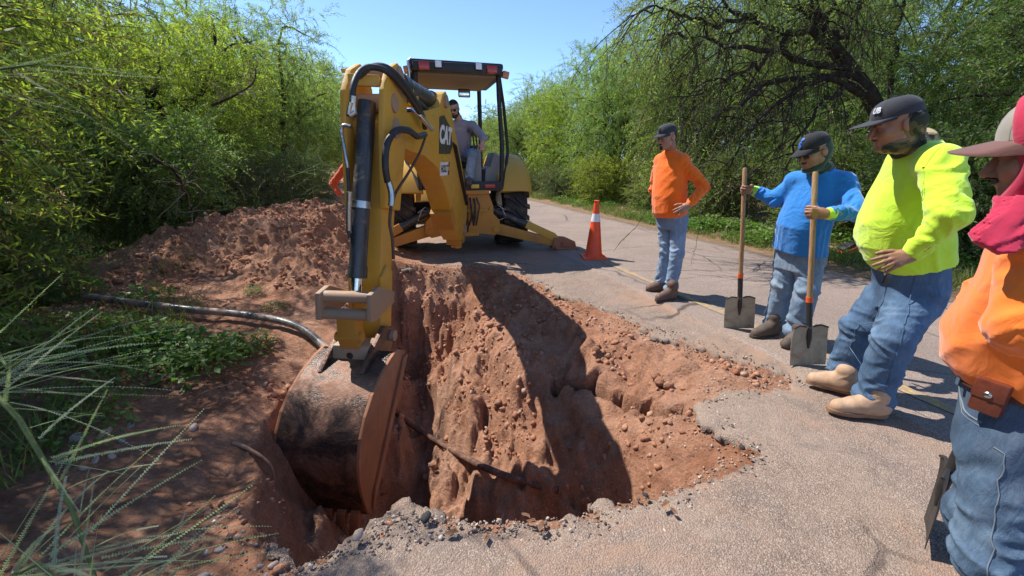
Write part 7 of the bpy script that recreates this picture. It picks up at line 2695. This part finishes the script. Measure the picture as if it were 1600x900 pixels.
# the leaning dark tree with bare drooping limbs
def dark_tree():
    nr = np.random.default_rng(77)
    Y0 = 7.4
    base = gr(1430, 410, 0)
    base = at(1418, 372, Y0)
    base.z = 0.0
    e = empty('leaning_mesquite', base)
    tag(e, 'leaning dark mesquite with bare drooping limbs above the man in blue', 'tree')
    o = np.array(base)

    def L(*p): return np.array([list(at(u, v, y)) for u, v, y in p]) - o

    def dens(P, m):
        q = np.linspace(0, len(P) - 1, m)
        return np.stack([np.interp(q, np.arange(len(P)), P[:, k]) for k in range(3)], 1)
    mb = MB()
    tr = dens(np.concatenate([np.array([[0.05, 0, -0.2], [0, 0, 0.5]]), L((1392, 215, 7.4), (1360, 150, 7.35), (1330, 110, 7.3), (1300, 72, 7.25))]), 14)
    mb.tube(tr, list(np.linspace(0.165, 0.10, 14)), 10)
    mb.build('trunk', MATS['bark'], e, 60)
    limbs = [
        (L((1300, 72, 7.25), (1285, 30, 7.2), (1272, -20, 7.1), (1255, -80, 7.0)), 0.115),
        (L((1302, 75, 7.25), (1262, 48, 7.1), (1225, 55, 6.9), (1180, 30, 6.7), (1130, 0, 6.5)), 0.085),
        (L((1330, 108, 7.3), (1275, 105, 7.1), (1225, 80, 6.9), (1160, 78, 6.7), (1095, 60, 6.5), (1042, 55, 6.4)), 0.075),
        (L((1345, 128, 7.3), (1290, 118, 7.1), (1230, 120, 6.9), (1170, 150, 6.7), (1110, 185, 6.5), (1070, 225, 6.4)), 0.07),
        (L((1360, 150, 7.35), (1300, 128, 7.0), (1250, 135, 6.7), (1205, 165, 6.5), (1165, 215, 6.4), (1140, 262, 6.4)), 0.06),
        (L((1345, 128, 7.3), (1310, 140, 7.0), (1275, 165, 6.7), (1250, 215, 6.5), (1235, 270, 6.5)), 0.05),
        (L((1290, 40, 7.2), (1240, 10, 7.2), (1200, 5, 7.2), (1150, 45, 7.2), (1120, 95, 7.2)), 0.06),
        (L((1300, 72, 7.25), (1335, 20, 7.3), (1380, -30, 7.4)), 0.075),
        (L((1285, 30, 7.2), (1310, -10, 7.0), (1330, -60, 6.8)), 0.05),
        (L((1392, 215, 7.4), (1385, 130, 7.6), (1398, 60, 7.7), (1410, 0, 7.8), (1405, -60, 7.9)), 0.06),
        (L((1225, 60, 6.9), (1190, 100, 6.7), (1150, 115, 6.5), (1105, 130, 6.3), (1060, 165, 6.2)), 0.045),
        (L((1180, 30, 6.7), (1120, 40, 6.4), (1060, 20, 6.2), (1005, 15, 6.0)), 0.04),
    ]
    fine = []
    starts, dirs = [], []
    for P, r in limbs:
        Q = dens(P, 16)
        Q[1:-1] += nr.normal(size=(14, 3)) * 0.035
        MB().tube(Q, list(np.linspace(r * 0.8, r * 0.2, 16)), 7).build('limb', MATS['bark'], e, 60)
        for j in range(20):
            k = nr.integers(3, 16)
            a = Q[min(k, 15)]
            d = unit(np.array([-0.55, -0.25, -0.1]) + nr.normal(size=3) * np.array([0.6, 0.5, 0.45]))
            L_ = 0.35 + 0.7 * nr.random()
            tt = np.linspace(0, 1, 7)
            C = a + np.outer(tt * L_, d) + np.outer(tt ** 2 * L_ * (0.35 + 0.5 * nr.random()), [-0.15, 0, -1.0]) + nr.normal(size=(7, 3)) * 0.02 * tt[:, None]
            fine.append((C, 0.010))
            for q in range(3):
                b = C[2 + nr.integers(0, 5)]
                d2 = unit(d * 0.5 + nr.normal(size=3) * 0.5 + np.array([-0.1, 0, -0.75]))
                l2 = 0.2 + 0.4 * nr.random()
                C2 = b + np.outer(tt * l2, d2) + np.outer(tt ** 2 * l2 * 0.4, [0, 0, -1.0]) + nr.normal(size=(7, 3)) * 0.015 * tt[:, None]
                fine.append((C2, 0.005))
                if nr.random() < 0.55:
                    starts.append(C2[3]); dirs.append(d2)
    mb = MB()
    for C, r in fine:
        mb.tube(C, list(np.linspace(r, r * 0.35, 7)), 4, False)
    tag(mb.build('twigs', MATS['bark'], e, 60), kind='stuff')
    S, D = np.array(starts), np.array(dirs)
    V1, a1 = sprays(S, D, np.full(len(S), 0.3), 14, 0.055, 0.010, nr, 0.4)
    # leafy top
    m = 1500
    lob = [(L((1260, -90, 7.2))[0], (1.5, 1.2, 0.75)), (L((1130, -40, 6.8))[0], (1.3, 1.0, 0.6)), (L((1400, -60, 7.8))[0], (1.3, 1.0, 0.8)), (L((1040, 10, 6.6))[0], (0.6, 0.6, 0.4)), (L((1330, 60, 7.8))[0], (0.8, 0.6, 0.5))]
    ks = nr.choice(5, m, p=[.32, .25, .25, .08, .10])
    d = unit(nr.normal(size=(m, 3)))
    C = np.array([lob[k][0] for k in ks]) + d * np.array([lob[k][1] for k in ks]) * (nr.random(m) ** 0.5)[:, None]
    V2, a2 = sprays(C, unit(d + nr.normal(size=d.shape) * .6 + [0, 0, -0.2]), np.full(m, 0.42), 24, 0.06, 0.011, nr, 0.45)
    link('crown', quad_mesh('leaning_crown', np.concatenate([V1, V2]), np.concatenate([a1, a2])), MATS['leaf_mesquite'], e)


dark_tree()
# bare grey twigs caught in the bushes on the left
def dry_branch(px, Y, n, seed, label):
    r_ = np.random.default_rng(seed)
    o = P_(px[0][0], px[0][1], Y)
    e = empty('dry_branch', o)
    tag(e, label, 'branch', 'dry branches in the left bushes')
    P = np.array([P_(u, v, Y + 0.15 * i) - o for i, (u, v) in enumerate(px)])
    Q = np.array([list(q) for q in spline(P)])
    MB().tube(Q, list(np.linspace(0.022, 0.008, len(Q))), 6).build('stem', MATS['bark'], e, 60)
    for k in range(n):
        a = Q[r_.integers(2, len(Q))]
        d = unit_(np.array([0.4, -0.3, 0.3]) + r_.normal(size=3) * 0.7)
        L = 0.25 + 0.45 * r_.random()
        tt = np.linspace(0, 1, 6)
        C = a + np.outer(tt * L, d) + r_.normal(size=(6, 3)) * 0.03 * tt[:, None]
        MB().tube(C, list(np.linspace(0.007, 0.002, 6)), 4).build('twig', MATS['dry_twig'], e, 60)


mat_simple('dry_twig', (0.24, 0.19, 0.145), 0.9, 0, 0.3, 8)
dry_branch([(330, 165), (365, 150), (395, 130), (400, 105)], 6.6, 16, 3, 'dark bare branch in the middle of the left foliage')
dry_branch([(240, 250), (270, 265), (290, 300), (300, 330)], 5.4, 18, 5, 'grey dead twigs hanging low in the left foliage')
dry_branch([(110, 130), (145, 150), (185, 140)], 4.6, 12, 7, 'dead twigs high at the left in the brightest tree')
